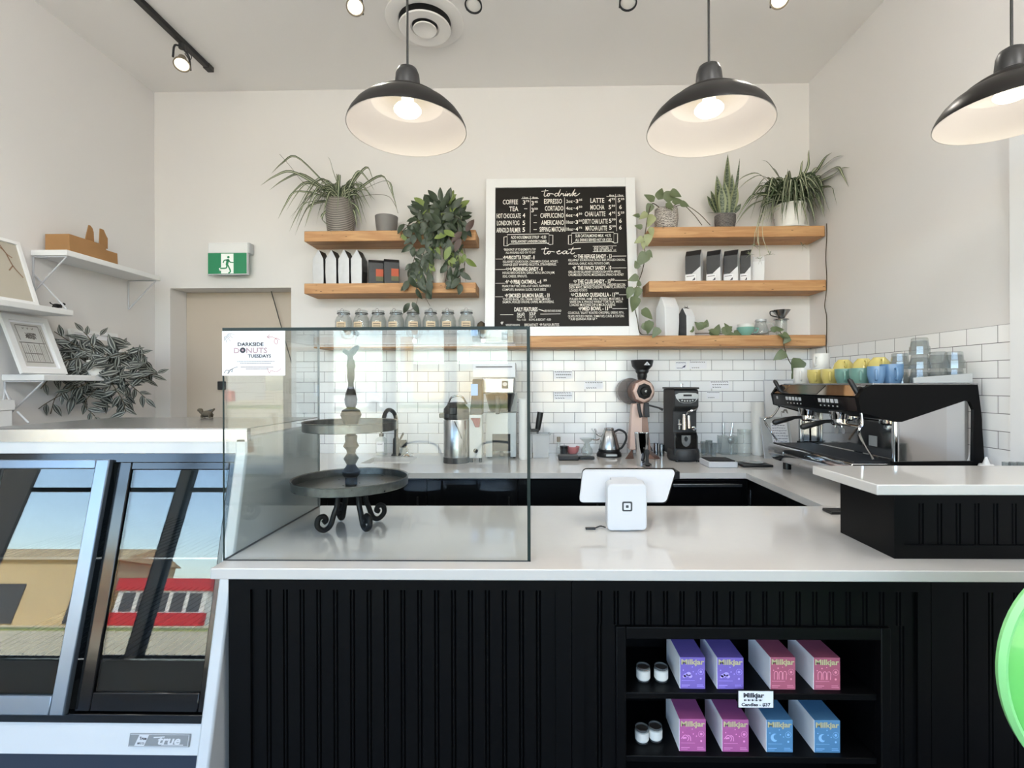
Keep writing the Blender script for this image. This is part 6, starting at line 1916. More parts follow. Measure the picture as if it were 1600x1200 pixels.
MB().lathe([(0, 0), (.014, 0), (.014, .02), (0, .022)], G(13, 52, -.09), 16, rot=RX(PI / 2)).build('side_knob', M['chrome'], t)
MB().tube([G(-9, 50, -.1), G(-9, 66, -.1)], .006, 8).tube([G(-11, 58, -.1), G(-6, 58, -.11)], .006, 8).build('portafilter_fork', M['chrome'], t, fix=False)
f = lambda x, y: Vector((p.x + 1 * k + x * k, p.y - .1086, zb_ + 34 * k + y * k))
mb = MB(); poly2(mb, [(-7, 7), (7, 7), (7, -4), (4, -9), (0, -11), (-4, -9), (-7, -4)], f); mb.build('shield_badge', M['steel'], t, smooth=0, fix=False)
mb = MB(); disc2(mb, 0, 1.5, 2.8, lambda x, y: f(x, y) + Vector((0, -.0006, 0)), ry=4); mb.build('badge_print', M['black'], t, smooth=0, fix=False)
mb = MB().lathe([(0, 0), (24 * k, 0), (25 * k, 4 * k), (24.5 * k, 14 * k), (23 * k, 17 * k), (0, 17.5 * k)], (p.x + 2 * k, p.y - .03, zb_ + 2 * k), 40, sy=1.0)
mb.build('base_tray', M['dark'], t)
for dx in (-14, 18):
    MB().cyl(G(dx, 0, -.12), .01, 3 * k, 12).build('foot', M['black'], t)
# shot glasses
GR = 'small shot glasses beside the black grinder'
for px, py, lab in ((1099, 711, 'left small shot glass against the black grinder'), (1107, 709, 'middle small shot glass, set back behind its neighbours'), (1114, 713, 'right small shot glass nearest the white box')):
    q = cpt(px, py); q.z = zb_; kk = q.y / 775; q.y -= .01
    t = thing('shot_glass', lab, 'glass', q, GR)
    MB().lathe([(0, 0), (4 * kk, 0), (5.2 * kk, 21 * kk), (4.8 * kk, 21 * kk), (3.6 * kk, .01), (0, .01)], q, 22).build('glass_body', M['tumbler'], t)
# scoops in a clear bin
q = cpt(1136, 709); q.z = zb_; kk = q.y / 775
t = thing('clear_bin', 'clear square bin holding metal scoops right of the black grinder', 'bin', q)
a_ = 12 * kk
mb = MB()
for bx in (((-a_, -.05, 0), (a_, .05, .003)), ((-a_, -.05, .003), (-a_ + .002, .05, .13)), ((a_ - .002, -.05, .003), (a_, .05, .13)), ((-a_ + .002, -.05, .003), (a_ - .002, -.048, .13)), ((-a_ + .002, .048, .003), (a_ - .002, .05, .13))):
    mb.box(q + Vector(bx[0]), q + Vector(bx[1]))
mb.build('bin_body', M['cup_clear'], t, smooth=0, fix=False)
for i, (dx, dy, hx, lab) in enumerate(((-3, .012, -1, 'flat grey metal scoop standing in the clear bin'), (5, -.015, 4, 'round-bowled steel scoop standing in the clear bin'))):
    t = thing('coffee_scoop', lab, 'scoop', q + Vector((dx * kk, dy, .004)))
    b_ = q + Vector((dx * kk, dy, .004))
    if i == 0:
        MB().add([b_ + Vector(v) for v in ((-.035, 0, .0), (.035, 0, .0), (.038, .004, .1), (.02, .008, .125), (-.02, .008, .125), (-.038, .004, .1), (-.035, .02, 0), (.035, .02, 0), (.038, .024, .1), (.02, .02, .125), (-.02, .02, .125), (-.038, .024, .1))],
                 [(0, 1, 2, 3, 4, 5), (11, 10, 9, 8, 7, 6), (0, 6, 7, 1), (1, 7, 8, 2), (2, 8, 9, 3), (3, 9, 10, 4), (4, 10, 11, 5), (5, 11, 6, 0)]).build('scoop_blade', M['grey'], t, smooth=0)
    else:
        MB().sph(b_ + Vector((0, 0, .095)), (.024, .016, .03), 18).build('scoop_bowl', M['steel'], t)
        MB().tube([b_ + Vector((0, 0, 0)), b_ + Vector((0, 0, .07))], .005, 8).build('scoop_stem', M['steel'], t)
    MB().tube(crom([b_ + Vector((0, .008, .12)), b_ + Vector((hx * .002, .01, .16)), b_ + Vector((hx * .004, .012, .215))]), .006, 8).build('handle', M['steel'], t)
# clear cup stack and paper cup stack
cupstack(1163, 712, 672, 10, 'stack of clear plastic cups beside the tall white paper cups', M['cup_clear'])
cupstack(1184, 711, 629, 9.2, 'tall white paper cup stack left of the espresso machine', M['cupw'])
# boards leaning by the machine
a0, a1 = at(1193, 711, Y=3.5), at(1236, 711, Y=3.5)
def leanboard(name, label, cat, px0, px1, pyt, y0, y1, m, edge):
    zt3 = at((px0 + px1) / 2, pyt, Y=y1).z
    x0, x1 = at(px0, 700, Y=y0).x, at(px1, 700, Y=y0).x
    t = thing(name, label, cat, (x0, y0, zb_))
    A = [Vector(v) for v in ((x0, y0, zb_), (x1, y0, zb_), (x1, y1, zt3), (x0, y1, zt3))]
    n_ = (A[1] - A[0]).cross(A[3] - A[0]).normalized() * -.006
    MB().prism(A, [v + n_ for v in A]).build('board', m, t, bevel=.001)
    e = MB()
    for i in range(4):
        e.tube([A[i], A[(i + 1) % 4]], .004, 6)
    e.build('edge_strip', edge, t, fix=False)
    return t, (lambda u, v: A[0] + (A[1] - A[0]) * u + (A[3] - A[0]) * v + n_ * -.2)
t, f = leanboard('clipboard', 'grey clipboard of handwritten recipe sheets leaning behind the espresso machine', 'clipboard', 1195, 1240, 652, 3.35, 3.42, M['grey'], M['white'])
mb = MB(); poly2(mb, [(.34, .06), (.92, .06), (.92, .86), (.34, .86)], f); mb.build('recipe_sheet', M['paper'], t, smooth=0, fix=False)
mb = MB()
f3 = lambda u, v: f(u, v) + Vector((0, -.0012, 0))
for j in range(11):
    y = .8 - j * .065
    x = .38
    while x < .84:
        w_ = R_.uniform(.03, .09)
        stroke(mb, [(x, y), (x + w_ * .5, y + R_.uniform(-.008, .008)), (x + w_, y)], .012, f3); x += w_ + .02
mb.build('handwriting', M['inkb'], t, smooth=0, fix=False)
t, f = leanboard('wall_board', 'pale board with a faint sketch behind the espresso machine, against the tiles', 'board', 1198, 1250, 594, 3.555, 3.6, M['trimw'], M['white'])
mb = MB()
for j in range(7):
    a = R_.uniform(0, 6)
    stroke(mb, [(.62 + .1 * math.cos(a), .5 + .06 * math.sin(a)), (.62 + .16 * math.cos(a + .6), .5 + .1 * math.sin(a + .5)), (.62 + .12 * math.cos(a + 1.4), .5 + .07 * math.sin(a + 1.2))], .012, f)
mb.build('sketch', M['pencil'], t, smooth=0, fix=False)
# white knock box and black scale
q0, q1 = cpt(1113, 731), cpt(1153, 731)
t = thing('white_box', 'low white box with a black rubber top on the back worktop', 'box', (q0.x, q0.y, ZC))
hb = 9 * q0.y / 775
MB().box((q0.x - .02, q0.y, zb_), (q1.x, q0.y + .17, zb_ + hb)).build('box_body', M['white'], t, bevel=.004)
MB().box((q0.x - .012, q0.y + .012, zb_ + hb), (q1.x - .01, q0.y + .16, zb_ + hb + .006)).build('rubber_top', M['rubber'], t, bevel=.002)
q0, q1 = cpt(1165, 730.5), cpt(1209, 730.5)
t = thing('kitchen_scale', 'flat black kitchen scale with a round steel pan in the worktop corner', 'scale', (q0.x, q0.y, ZC))
MB().box((q0.x - .015, q0.y, zb_), (q1.x, q0.y + .16, zb_ + .014)).build('scale_body', M['black'], t, bevel=.005)
MB().lathe([(0, .015), (.06, .015), (.062, .019), (.05, .019), (.045, .0165), (0, .0165)], ((q0.x + q1.x) / 2, q0.y + .09, zb_), 32).build('pan', M['steel'], t)

# notes on the tiles
def note(px0, py0, px1, py1, label, ink, lines, paper=True):
    y = YW - th - .0012
    a, b = at(px0, py1, Y=y), at(px1, py0, Y=y)
    t = thing('tile_note', label, 'note', (a.x, y, a.z), 'notes on the wall tiles')
    MB().box((a.x, y, a.z), (b.x, y + .0008, b.z)).build('slip', M['paper'], t, smooth=0)
    f = sheet_map((a.x, y, a.z), (b.x - a.x, 0, 0), (0, 0, b.z - a.z), .0006)
    mb = MB()
    for j in range(lines):
        v = .85 - .7 * j / max(1, lines - 1)
        x = .06 + (.1 * R_.random() if j else 0)
        while x < (.92 if j < lines - 1 else .6):
            w_ = R_.uniform(.04, .1)
            stroke(mb, [(x, v), (x + w_ * .3, v + .06), (x + w_ * .6, v - .05), (x + w_, v + .02)], .03, f, n=3)
            x += w_ + .04
    if paper == 'mark':
        poly2(mb, [(.55, .2), (.85, .25), (.9, .6)], f)
    mb.build('handwriting', ink, t, smooth=0, fix=False)
note(1055.5, 565, 1073, 577, 'small white label with a dark triangle on the tiles above the black grinder', M['inkb'], 2, 'mark')
note(1077, 564, 1104, 576.5, 'faint grey handwritten slip on the tiles above the black grinder', M['pencil'], 2)
note(865, 579, 894, 592, 'upper left handwritten slip on the tiles beside the glass case', M['ink'], 3)
note(865, 612, 894, 624, 'lower left handwritten slip on the tiles beside the glass case', M['ink'], 3)
note(913, 596, 942, 608, 'handwritten slip on the tiles above the electric kettle', M['ink'], 2)
note(1109, 595, 1139, 607, 'wide handwritten slip on the tiles right of the black grinder', M['ink'], 3)
note(1104, 611.5, 1124, 623, 'short handwritten slip just right of the black grinder top', M['ink'], 2)

# ================================================================== ESPRESSO MACHINE
YA, YB_ = 2.2, 2.99                 # near and far ends
def e(px, py, Y=YA): return at(px, py, Y=Y)
def exz(px, py): v = at(px, py, Y=YA); return (v.x, v.z)
lim = XR - .02
def xz(lst): return [(min(a[0], lim), a[1]) for a in (exz(*q) for q in lst)]
t = thing('espresso_machine', 'large black and chrome two-group espresso machine facing left on the right worktop', 'espresso machine', (1.7, 2.6, ZC))
zT = exz(1440, 601)[1]
side_o = xz([(1361, 601), (1524, 601), (1529, 640), (1535, 727), (1394, 727), (1394, 721), (1517, 720), (1518, 640), (1512, 627), (1504, 626), (1406, 659), (1397, 659), (1343, 644), (1338, 621), (1347, 607)])
for y0, y1 in ((YA - .012, YA + .012), (YB_ - .02, YB_)):
    MB().ext(side_o, 'y', y0, y1).build('side_frame', M['blackp'], t, smooth=0)
chrome = xz([(1402, 660), (1504, 626.5), (1512, 627.5), (1517.5, 640), (1517, 720.5), (1395, 721.5), (1402, 700)])
for y0, y1 in ((YA - .004, YA + .004), (YB_ - .012, YB_ - .006)):
    MB().ext(chrome, 'y', y0, y1).build('side_panel', M['chrome'], t, smooth=0)
xc = exz(1400, 690)[0]
for y in (YA + .004, YB_ - .016):
    MB().cyl((xc, y, exz(1400, 722)[1]), .014, exz(1400, 659)[1] - exz(1400, 722)[1], 20).build('corner_column', M['chrome'], t)
head = xz([(1361, 601.5), (1523, 601.5), (1523, 640), (1406, 657), (1397, 657), (1346, 644), (1341, 622)])
MB().ext(head, 'y', YA + .0125, YB_ - .0205).build('head', M['blackp'], t, smooth=0)
# chrome strip and display along the head front
P0, P1, P2 = Vector((exz(1360, 602)[0], 0, exz(1360, 602)[1])), Vector((exz(1340, 621)[0], 0, exz(1340, 621)[1])), Vector((exz(1344, 643)[0], 0, exz(1344, 643)[1]))
def strip(y0, y1, u0, u1, A, B, lift, m, nm, thick=.004, bev=0):
    d = B - A
    n_ = Vector((-abs(d.z), 0, d.x * (1 if d.z > 0 else -1))).normalized()
    if n_.x > 0: n_ = -n_
    a_, b_ = A + d * u0 + n_ * lift, A + d * u1 + n_ * lift
    Q = [Vector((a_.x, y0, a_.z)), Vector((a_.x, y1, a_.z)), Vector((b_.x, y1, b_.z)), Vector((b_.x, y0, b_.z))]
    return MB().prism(Q, [v + n_ * thick for v in Q]).build(nm, m, t, smooth=0, bevel=bev)
strip(YA + .02, YB_ - .03, .06, .95, P0, P1, .0, M['chrome'], 'chrome_visor')
strip(2.52, 2.86, .08, .9, P0, P1, .0045, mat('smoked_display', (96, 92, 86), .15, .6), 'display', .002)
strip(YA + .0125, YB_ - .021, .0, 1, P1, P2, .0, M['blackg'], 'control_panel')
for g0 in (2.34, 2.66):
    for i in range(5):
        strip(g0 + i * .034, g0 + i * .034 + .024, .18, .48, P1, P2, .0045, M['white'], 'button', .002, .001)
    for i in range(5):
        strip(g0 + i * .034 + .006, g0 + i * .034 + .016, .68, .78, P1, P2, .0045, M['grey'], 'indicator', .001)
strip(2.91, 2.925, .18, .42, P1, P2, .0045, M['grey'], 'power_button', .002)
# back wall of the brew area and top tray
xb_ = exz(1402, 690)[0] + .05
zg = exz(1400, 722)[1]
MB().box((xb_, YA + .018, zg), (xb_ + .01, YB_ - .022, exz(1400, 656)[1])).build('splash_panel', M['chrome'], t, smooth=0)
MB().box((xb_ + .012, YA + .02, zg), (lim - .01, YB_ - .03, exz(1400, 640)[1])).build('boiler_casing', M['dark'], t, smooth=0)
MB().box((P0.x + .012, YA + .002, zT - .002), (lim - .03, YB_ - .005, zT + .006)).build('cup_tray', M['steel'], t, bevel=.002)
gx0, gx1 = exz(1428, 595)[0], min(exz(1520, 583)[0], lim)
zg1 = exz(1520, 583)[1]
MB().prism([(gx0, YA, zT + .006), (gx1, YA, zT + .006), (gx1, YA, zg1), (gx0, YA, zT + .03)], [(gx0, YA + .008, zT + .006), (gx1, YA + .008, zT + .006), (gx1, YA + .008, zg1), (gx0, YA + .008, zT + .03)]).build('cup_guard', M['grey'], t, bevel=.002)
MB().box((gx1 - .008, YA + .008, zT + .006), (gx1, YB_ - .01, zg1)).build('rear_guard', M['grey'], t, bevel=.002)
# drip tray
tr = at(1333, 725, Y=YA)
zt4 = tr.z
xt0 = at(1333, 725, Y=YA).x
MB().ext([(xt0 + .004, zt4), (xb_ - .005, zt4), (xb_ - .005, zt4 - .1), (xt0 + .03, zt4 - .1), (xt0 - .004, zt4 - .06), (xt0 - .006, zt4 - .02)], 'y', YA + .01, YB_ - .005).build('drip_tray', M['chrome'], t, bevel=.004)
mb = MB()
n_ = 34
for i in range(n_):
    y = YA + .04 + (YB_ - YA - .08) * i / (n_ - 1)
    mb.box((xt0 + .03, y - .006, zt4 + .0005), (xb_ - .02, y + .006, zt4 + .005))
mb.box((xt0 + .02, YA + .025, zt4 + .0005), (xt0 + .03, YB_ - .02, zt4 + .006)).box((xb_ - .02, YA + .025, zt4 + .0005), (xb_ - .012, YB_ - .02, zt4 + .006))
mb.build('grate', M['dark'], t, smooth=0, fix=False)
strip_z = zt4 - .04
MB().box((xt0 - .009, 2.8, zt4 - .045), (xt0 - .0055, 2.9, zt4 - .03)).build('maker_plate', M['steel'], t, bevel=.001)
for y in (YA + .08, YB_ - .06):
    for x in (xt0 + .08, lim - .08):
        MB().cyl((x, y, zb_), .022, zt4 - .1 - zb_ + (.0 if x < 1.7 else .06), 18).build('foot', M['black'], t)
# groups and portafilters
for y in (2.5, 2.79):
    gxm = P2.x + .09
    zh = P2.z
    MB().lathe([(0, .012), (.045, .012), (.045, -.01), (.04, -.03), (.036, -.05), (0, -.05)], (gxm, y, zh - .005), 28).build('group_head', M['chrome'], t)
    pf = MB().lathe([(0, -.05), (.036, -.05), (.037, -.075), (.028, -.085), (0, -.087)], (gxm, y, zh), 28)
    pf.tube([(gxm - .02, y, zh - .098), (gxm - .02, y, zh - .083)], .007, 8).tube([(gxm + .012, y, zh - .098), (gxm + .012, y, zh - .083)], .007, 8)
    o = pf.build('portafilter', M['chrome'], t, fix=False)
    MB().tube([(gxm - .036, y, zh - .064), (gxm - .07, y, zh - .066), (gxm - .1, y - .002, zh - .073), (gxm - .18, y - .005, zh - .092), (gxm - .19, y - .005, zh - .095)], [.008, .009, .013, .016, .011], 12).build('handle', M['black'], o)
# steam wands
MB().tube(crom([(P2.x + .02, 2.95, P2.z), (P2.x - .01, 2.95, P2.z - .05), (P2.x - .035, 2.95, P2.z - .075), (P2.x - .07, 2.95, P2.z - .085), (P2.x - .06, 2.95, P2.z - .12), (P2.x, 2.95, zt4 + .02)], 5), .006, 8).build('steam_wand', M['chrome'], t)
MB().tube(crom([(P2.x + .03, 2.24, P2.z), (P2.x + .035, 2.24, P2.z - .06), (P2.x + .02, 2.24, P2.z - .09), (P2.x + .05, 2.25, P2.z - .15), (P2.x + .09, 2.25, zt4 + .015)], 5), .006, 8).build('steam_wand', M['chrome'], t)
MB().tube([(P2.x + .06, 2.3, P2.z - .075), (P2.x + .07, 2.75, P2.z - .07)], .006, 8).build('tray_rail', M['chrome'], t)
# steam levers
for y, s_ in ((2.235, 1), (2.93, .85)):
    b_ = Vector((P0.x - .004, y, P0.z - .03))
    MB().tube([b_, b_ + Vector((-.03, -.012, .006))], .02, 12).build('lever_hub', M['black'], t)
    MB().tube([b_ + Vector((-.026, -.01, -.03)), b_ + Vector((-.035, -.005, 0)), b_ + Vector((-.055, .01, .05)), b_ + Vector((-.06, .014, .058))], [.008, .011, .011, .006], 10).build('steam_lever', M['black'], t)
f = lambda y, z: Vector((xb_ - .001, y, z))
mb = MB(); poly2(mb, [(2.4, zt4 + .05), (2.46, zt4 + .05), (2.46, zt4 + .1), (2.4, zt4 + .1)], f); mb.build('splash_badge', M['grey'], t, smooth=0, fix=False)
mb = MB()
disc2(mb, 2.72, zt4 + .1, .022, f); disc2(mb, 2.66, zt4 + .1, .016, f)
mb.build('pressure_gauge', M['white'], t, smooth=0, fix=False)

# cups on the machine
zc1 = zT + .0065
def mug(name, loc, r, h, m, label, ang, group, flip=False, taper=.8):
    t = thing(name, label, 'cup', (0, 0, 0), group)
    if flip:
        prof = [(0, h), (r * .5, h), (r * .55, h - .004), (r * .85, h * .6), (r, 0), (r * .95, 0), (r * .8, h * .6), (r * .5, h - .012), (0, h - .012)]
    else:
        prof = [(0, 0), (r * taper * .95, 0), (r * taper, .005), (r, h * .5), (r, h), (r * .93, h), (r * .92, h * .5), (r * taper * .9, .01), (0, .008)]
    MB().lathe(prof, (0, 0, 0), 30).build('cup_body', m, t)
    z0, z1 = (h * .2, h * .75)
    MB().tube(crom([(r * .9, 0, z1), (r * 1.35, 0, z1), (r * 1.45, 0, (z0 + z1) / 2), (r * 1.3, 0, z0), (r * .88, 0, z0 + .004)], 5), .0055, 8).build('handle', m, t)
    t.location = loc
    t.rotation_euler.z = ang
    return t
AH = -2.15
G1 = 'cups on the espresso machine'
def cx(px, X): return at(px, 590, X=X).y
X1 = P0.x + .085
mug('mug', (X1, cx(1253, X1), zc1), .044, .09, M['pot_w'], 'plain white mug at the far left of the cup row on the espresso machine', AH, G1, taper=1)
mug('cup', (X1, cx(1276, X1), zc1), .046, .075, M['yellow'], 'yellow cup next to the white mug in the lower cup row', AH, G1)
mug('cup', (X1, cx(1298, X1), zc1), .046, .075, M['yellow'], 'yellow cup next to the teal cups in the lower cup row', AH, G1)
mug('cup', (X1, cx(1321, X1), zc1), .047, .072, M['teal'], 'left one of two teal cups on the espresso machine', AH, G1)
mug('cup', (X1, cx(1345, X1), zc1), .047, .072, M['teal'], 'right one of two teal cups on the espresso machine', AH, G1)
X2 = X1 + .1
y_ = cx(1283, X2)
mug('mug', (X2, y_, zc1), .046, .085, M['pot_w'], 'lower white mug hidden under the upper white mug on the espresso machine', AH, G1, taper=1)
mug('mug', (X2, y_, zc1 + .086), .044, .085, M['pot_w'], 'upper white mug stacked above the lower cup row on the espresso machine', AH - .5, G1, taper=1)
for px, l1, l2 in ((1318, 'lower yellow bowl-shaped cup behind the teal cups, left', 'upturned yellow cup on the top tier, leftmost of three'), (1349, 'lower yellow cup behind the teal cups, middle', 'upturned yellow cup on the top tier, middle of three'), (1374, 'lower yellow cup behind the blue cups', 'upturned yellow cup on the top tier, rightmost of three')):
    Xq = X2 + (.0 if px < 1330 else .03)
    y_ = cx(px, Xq)
    mug('cup', (Xq, y_, zc1), .05, .074, M['yellow'], l1, AH, G1)
    mug('cup', (Xq, y_, zc1 + .0745), .05, .052, M['yellow'], l2, AH + .2, G1, True)
mug('cup', (X1 + .015, cx(1369, X1 + .015), zc1), .036, .078, M['blue'], 'white-flecked blue cup beside the teal cups', AH, G1)
Xq = X1 + .1
mug('cup', (Xq, cx(1393, Xq), zc1), .046, .088, M['blue'], 'plain bright blue cup beside the stacked tumblers', AH + .3, G1)
GG = 'stacked clear tumblers on the espresso machine'
def tumbler(loc, label, r=.041, h=.085):
    t = thing('tumbler', label, 'glass', (0, 0, 0), GG)
    MB().lathe([(0, h), (r * .72, h), (r * .78, h - .004), (r * .86, h * .5), (r * .95, h * .46), (r, 0), (r * .94, 0), (r * .86, h * .46), (r * .72, h - .014), (0, h - .014)], (0, 0, 0), 10).build('glass_body', M['tumbler'], t, smooth=20)
    t.location = loc
    return t
tp = None
zq = zc1
for ii, (px, X, n_, nm) in enumerate(((1406, 1.71, 2, 'left stack'), (1437, 1.75, 3, 'tall middle stack'), (1466, 1.81, 2, 'third stack'), (1493, 1.875, 2, 'right stack'))):
    y_ = max(cx(px, X), YA + .055)
    for j in range(n_):
        lab = '%s clear upturned tumbler of the %s on the espresso machine' % (('bottom', 'top' if n_ == 2 else 'middle', 'top')[j], nm)
        tumbler((X, y_, zq + j * .0655), lab, .041 if j < 2 else .04, .0645 + (.01 if j == n_ - 1 else 0))
# small things at the far right, behind the raised bar
q = at(1541, 728, X=1.93)
p = Vector((1.93, q.y, ZC + .0005))
t = thing('squeeze_bottle', 'white nozzle-topped squeeze bottle behind the raised bar at right', 'bottle', p)
k = p.y / 775
hz_ = at(1541, 714, Y=p.y).z - p.z
MB().lathe([(0, 0), (.03, 0), (.032, hz_ - .05), (.024, hz_ - .03), (0, hz_ - .03)], p, 24).build('bottle_body', M['pot_w'], t)
MB().lathe([(0, hz_ - .031), (.014, hz_ - .031), (.004, hz_), (0, hz_)], p, 18).build('nozzle', M['pot_w'], t)
GR = 'clear cups behind the raised bar'
for i, (px, lab) in enumerate(((1572, 'left clear cup peeking over the raised bar at the right edge'), (1583, 'middle clear cup peeking over the raised bar at the right edge'), (1595, 'right clear cup peeking over the raised bar at the right edge'))):
    Y = 1.9
    v = at(px, 722, Y=Y)
    p = Vector((v.x, Y + .0, ZC + .0005))
    t = thing('clear_cup', lab, 'cup', p, GR)
    h_ = v.z - p.z
    MB().lathe([(0, 0), (.01, 0), (.0125, h_), (.0115, h_), (.009, .004), (0, .004)], p, 20).build('cup_body', M['tumbler'], t)

# ================================================================== CAKE STAND
p = at(549, 823, Z=ZC); p.z = ZC + .0005
k = p.y / 775
t = thing('cake_stand', 'two-tier galvanised tray stand on scrolled iron legs inside the glass case', 'cake stand', p)
zl = at(549, 750, Y=p.y).z - ZC          # lower tray rim level
zu = at(549, 661, Y=p.y).z - ZC
def tray(z, r, nm):
    MB().lathe([(0, z - .028), (r * .985, z - .028), (r, z - .026), (r, z), (r + .003, z + .002), (r + .001, z + .004), (r - .004, z + .001), (r - .004, z - .023), (0, z - .024)], p, 64).build(nm, M['galv'], t)
tray(zl + .008, 87 * k, 'lower_tray')
tray(zu + .003, 71 * k, 'upper_tray')
def zpx_(py): return at(549, py, Y=p.y).z - p.z
prof = [(0, zl - .02), (.02, zl - .02), (.021, zl + .01), (.03, zl + .02), (.031, zl + .032), (.018, zl + .048), (.015, zl + .055)]
prof += [(.026, zpx_(716)), (.014, zpx_(708)), (.016, zpx_(703)), (.027, zpx_(697)), (.02, zpx_(690)), (.021, zpx_(681)), (.012, zpx_(677)), (.022, zpx_(673)), (.024, zpx_(666)), (.022, zu - .02), (0, zu - .02)]
MB().lathe(prof, p, 28).build('lower_spindle', M['iron'], t)
prof = [(0, zu - .018), (.02, zu - .018), (.03, zpx_(655)), (.036, zpx_(648)), (.03, zpx_(641)), (.014, zpx_(637)), (.02, zpx_(632)), (.022, zpx_(624)), (.016, zpx_(612)), (.01, zpx_(604)), (.009, zpx_(598)), (.013, zpx_(590)), (.012, zpx_(578)), (.015, zpx_(572)), (.012, zpx_(562)), (0, zpx_(561))]
MB().lathe(prof, p, 28).build('upper_spindle', M['iron'], t)
f = lambda x, y: p + Vector(((x - 549) * k, -.006, zpx_(y)))
fin = [(545, 564), (544, 556), (536, 550), (539, 545), (546, 549), (552, 543), (560, 539), (563, 543), (557, 551), (552, 557), (552, 564)]
mb = MB(); A = [f(*q) for q in fin]; mb.prism(A, [v + Vector((0, .012, 0)) for v in A]); mb.build('finial', M['iron'], t, bevel=.002)
for i, a in enumerate((-2.25, -.72, .75, 2.3)):
    d = Vector((math.cos(a), math.sin(a), 0))
    pts = [(.035, zl - .024), (.06, zl - .03), (.082, zl - .06), (.095, zl * .5), (.112, .05), (.13, .018), (.145, .011), (.165, .028), (.165, .05), (.148, .062), (.133, .053), (.135, .038), (.145, .036)]
    pts = [(.026, zl - .022), (.046, zl * .78), (.055, zl * .5), (.064, .06), (.08, .02), (.103, .0105), (.124, .028), (.121, .052), (.103, .057), (.094, .043), (.104, .036)]
    MB().tube(crom([p + d * r + Vector((0, 0, z)) for r, z in pts], 5), [.0095] * 46 + [.0085] * 15 if False else .0092, 10).build('leg', M['iron'], t)

# ================================================================== TILL
p = at(979, 831, Z=ZC); p.z = ZC + .0005
k = p.y / 775
t = thing('tablet_till', 'white tablet till on its stand on the front worktop, back to the room', 'till', p)
Yt = p.y
def T_(x, y, dy=0): return at(x, y, Y=Yt + dy)
def rrect(pts, r, n=5):
    out = []
    m = len(pts)
    for i in range(m):
        a, b, c = Vector(pts[i - 1]), Vector(pts[i]), Vector(pts[(i + 1) % m])
        u, v = (a - b).normalized(), (c - b).normalized()
        for j in range(n + 1):
            s_ = j / n
            q0, q1 = b + u * r, b + v * r
            out.append((q0 * (1 - s_) ** 2 + b * 2 * s_ * (1 - s_) + q1 * s_ * s_))
    return out
body = rrect([(949, 830), (949, 757), (1011, 757), (1011, 829)], 8)
A = [T_(q.x, q.y, (830 - q.y) * k * .18) for q in body]
nrm = Vector((0, 1, .18)).normalized()
MB().prism(A, [v + nrm * .05 for v in A]).build('stand', M['white'], t, bevel=.004)
plate = rrect([(905, 785.5), (911, 735.5), (1056, 735.5), (1041, 785.5)], 7)
dpl = .075
A = [T_(q.x, q.y, dpl + (786 - q.y) * k * .55) for q in plate]
n2 = Vector((0, .87, -.48)).normalized()
MB().prism(A, [v + Vector((0, .012, .004)) for v in A]).build('tablet_back', M['white'], t, bevel=.002)
plate = rrect([(905, 787), (910, 732.5), (1058, 732.5), (1042, 787)], 8)
A = [T_(q.x, q.y, dpl + .0145 + (786 - q.y) * k * .55) for q in plate]
MB().prism(A, [v + Vector((0, .006, .002)) for v in A]).build('tablet_screen', M['blackg'], t, smooth=0)
MB().prism([T_(958, 757, .03), T_(1001, 757, .03), T_(1001, 770, .03), T_(958, 770, .03)], [v + Vector((0, .075, .012)) for v in (T_(958, 757, .03), T_(1001, 757, .03), T_(1001, 770, .03), T_(958, 770, .03))]).build('hinge', M['white'], t, bevel=.002)
MB().lathe([(0, 0), (.055, 0), (.056, .004), (0, .006)], p + Vector((-.002, .05, 0)), 32, sy=.7).build('base', M['white'], t)
def fl(x, y, lift): 
    v = T_(x, y, (830 - y) * k * .18); return v - nrm * lift
mb = MB()
for (r0, r1, mi) in ((8, 0, 0),):
    poly2(mb, [(q.x, q.y) for q in rrect([(972, 799), (972, 783.5), (988, 783.5), (988, 799)], 3)], lambda x, y: fl(x, y, .0006), 0)
    poly2(mb, [(q.x, q.y) for q in rrect([(974.6, 796.5), (974.6, 786), (985.4, 786), (985.4, 796.5)], 1.5)], lambda x, y: fl(x, y, .0011), 1)
    poly2(mb, [(q.x, q.y) for q in rrect([(977.8, 793.4), (977.8, 789.1), (982.2, 789.1), (982.2, 793.4)], 1)], lambda x, y: fl(x, y, .0016), 0)
mb.build('square_mark', [M['black'], M['white']], t, smooth=0, fix=False)
v0, v1, v2, v3 = at(946, 824, Z=ZC + .004), at(938, 822, Z=ZC + .004), at(930, 825, Z=ZC + .004), at(915, 826, Z=ZC + .004)
t = thing('payment_cable', 'short dark lead with a flat plug beside the tablet till', 'cable', v2)
MB().tube(crom([v0, v1, v2]), .0022, 6).build('lead', M['black'], t)
MB().cbox((v2 + v3) / 2 + Vector((0, 0, 0)), ((v2 - v3).length, .014, .006)).build('plug', M['dark'], t, bevel=.002)

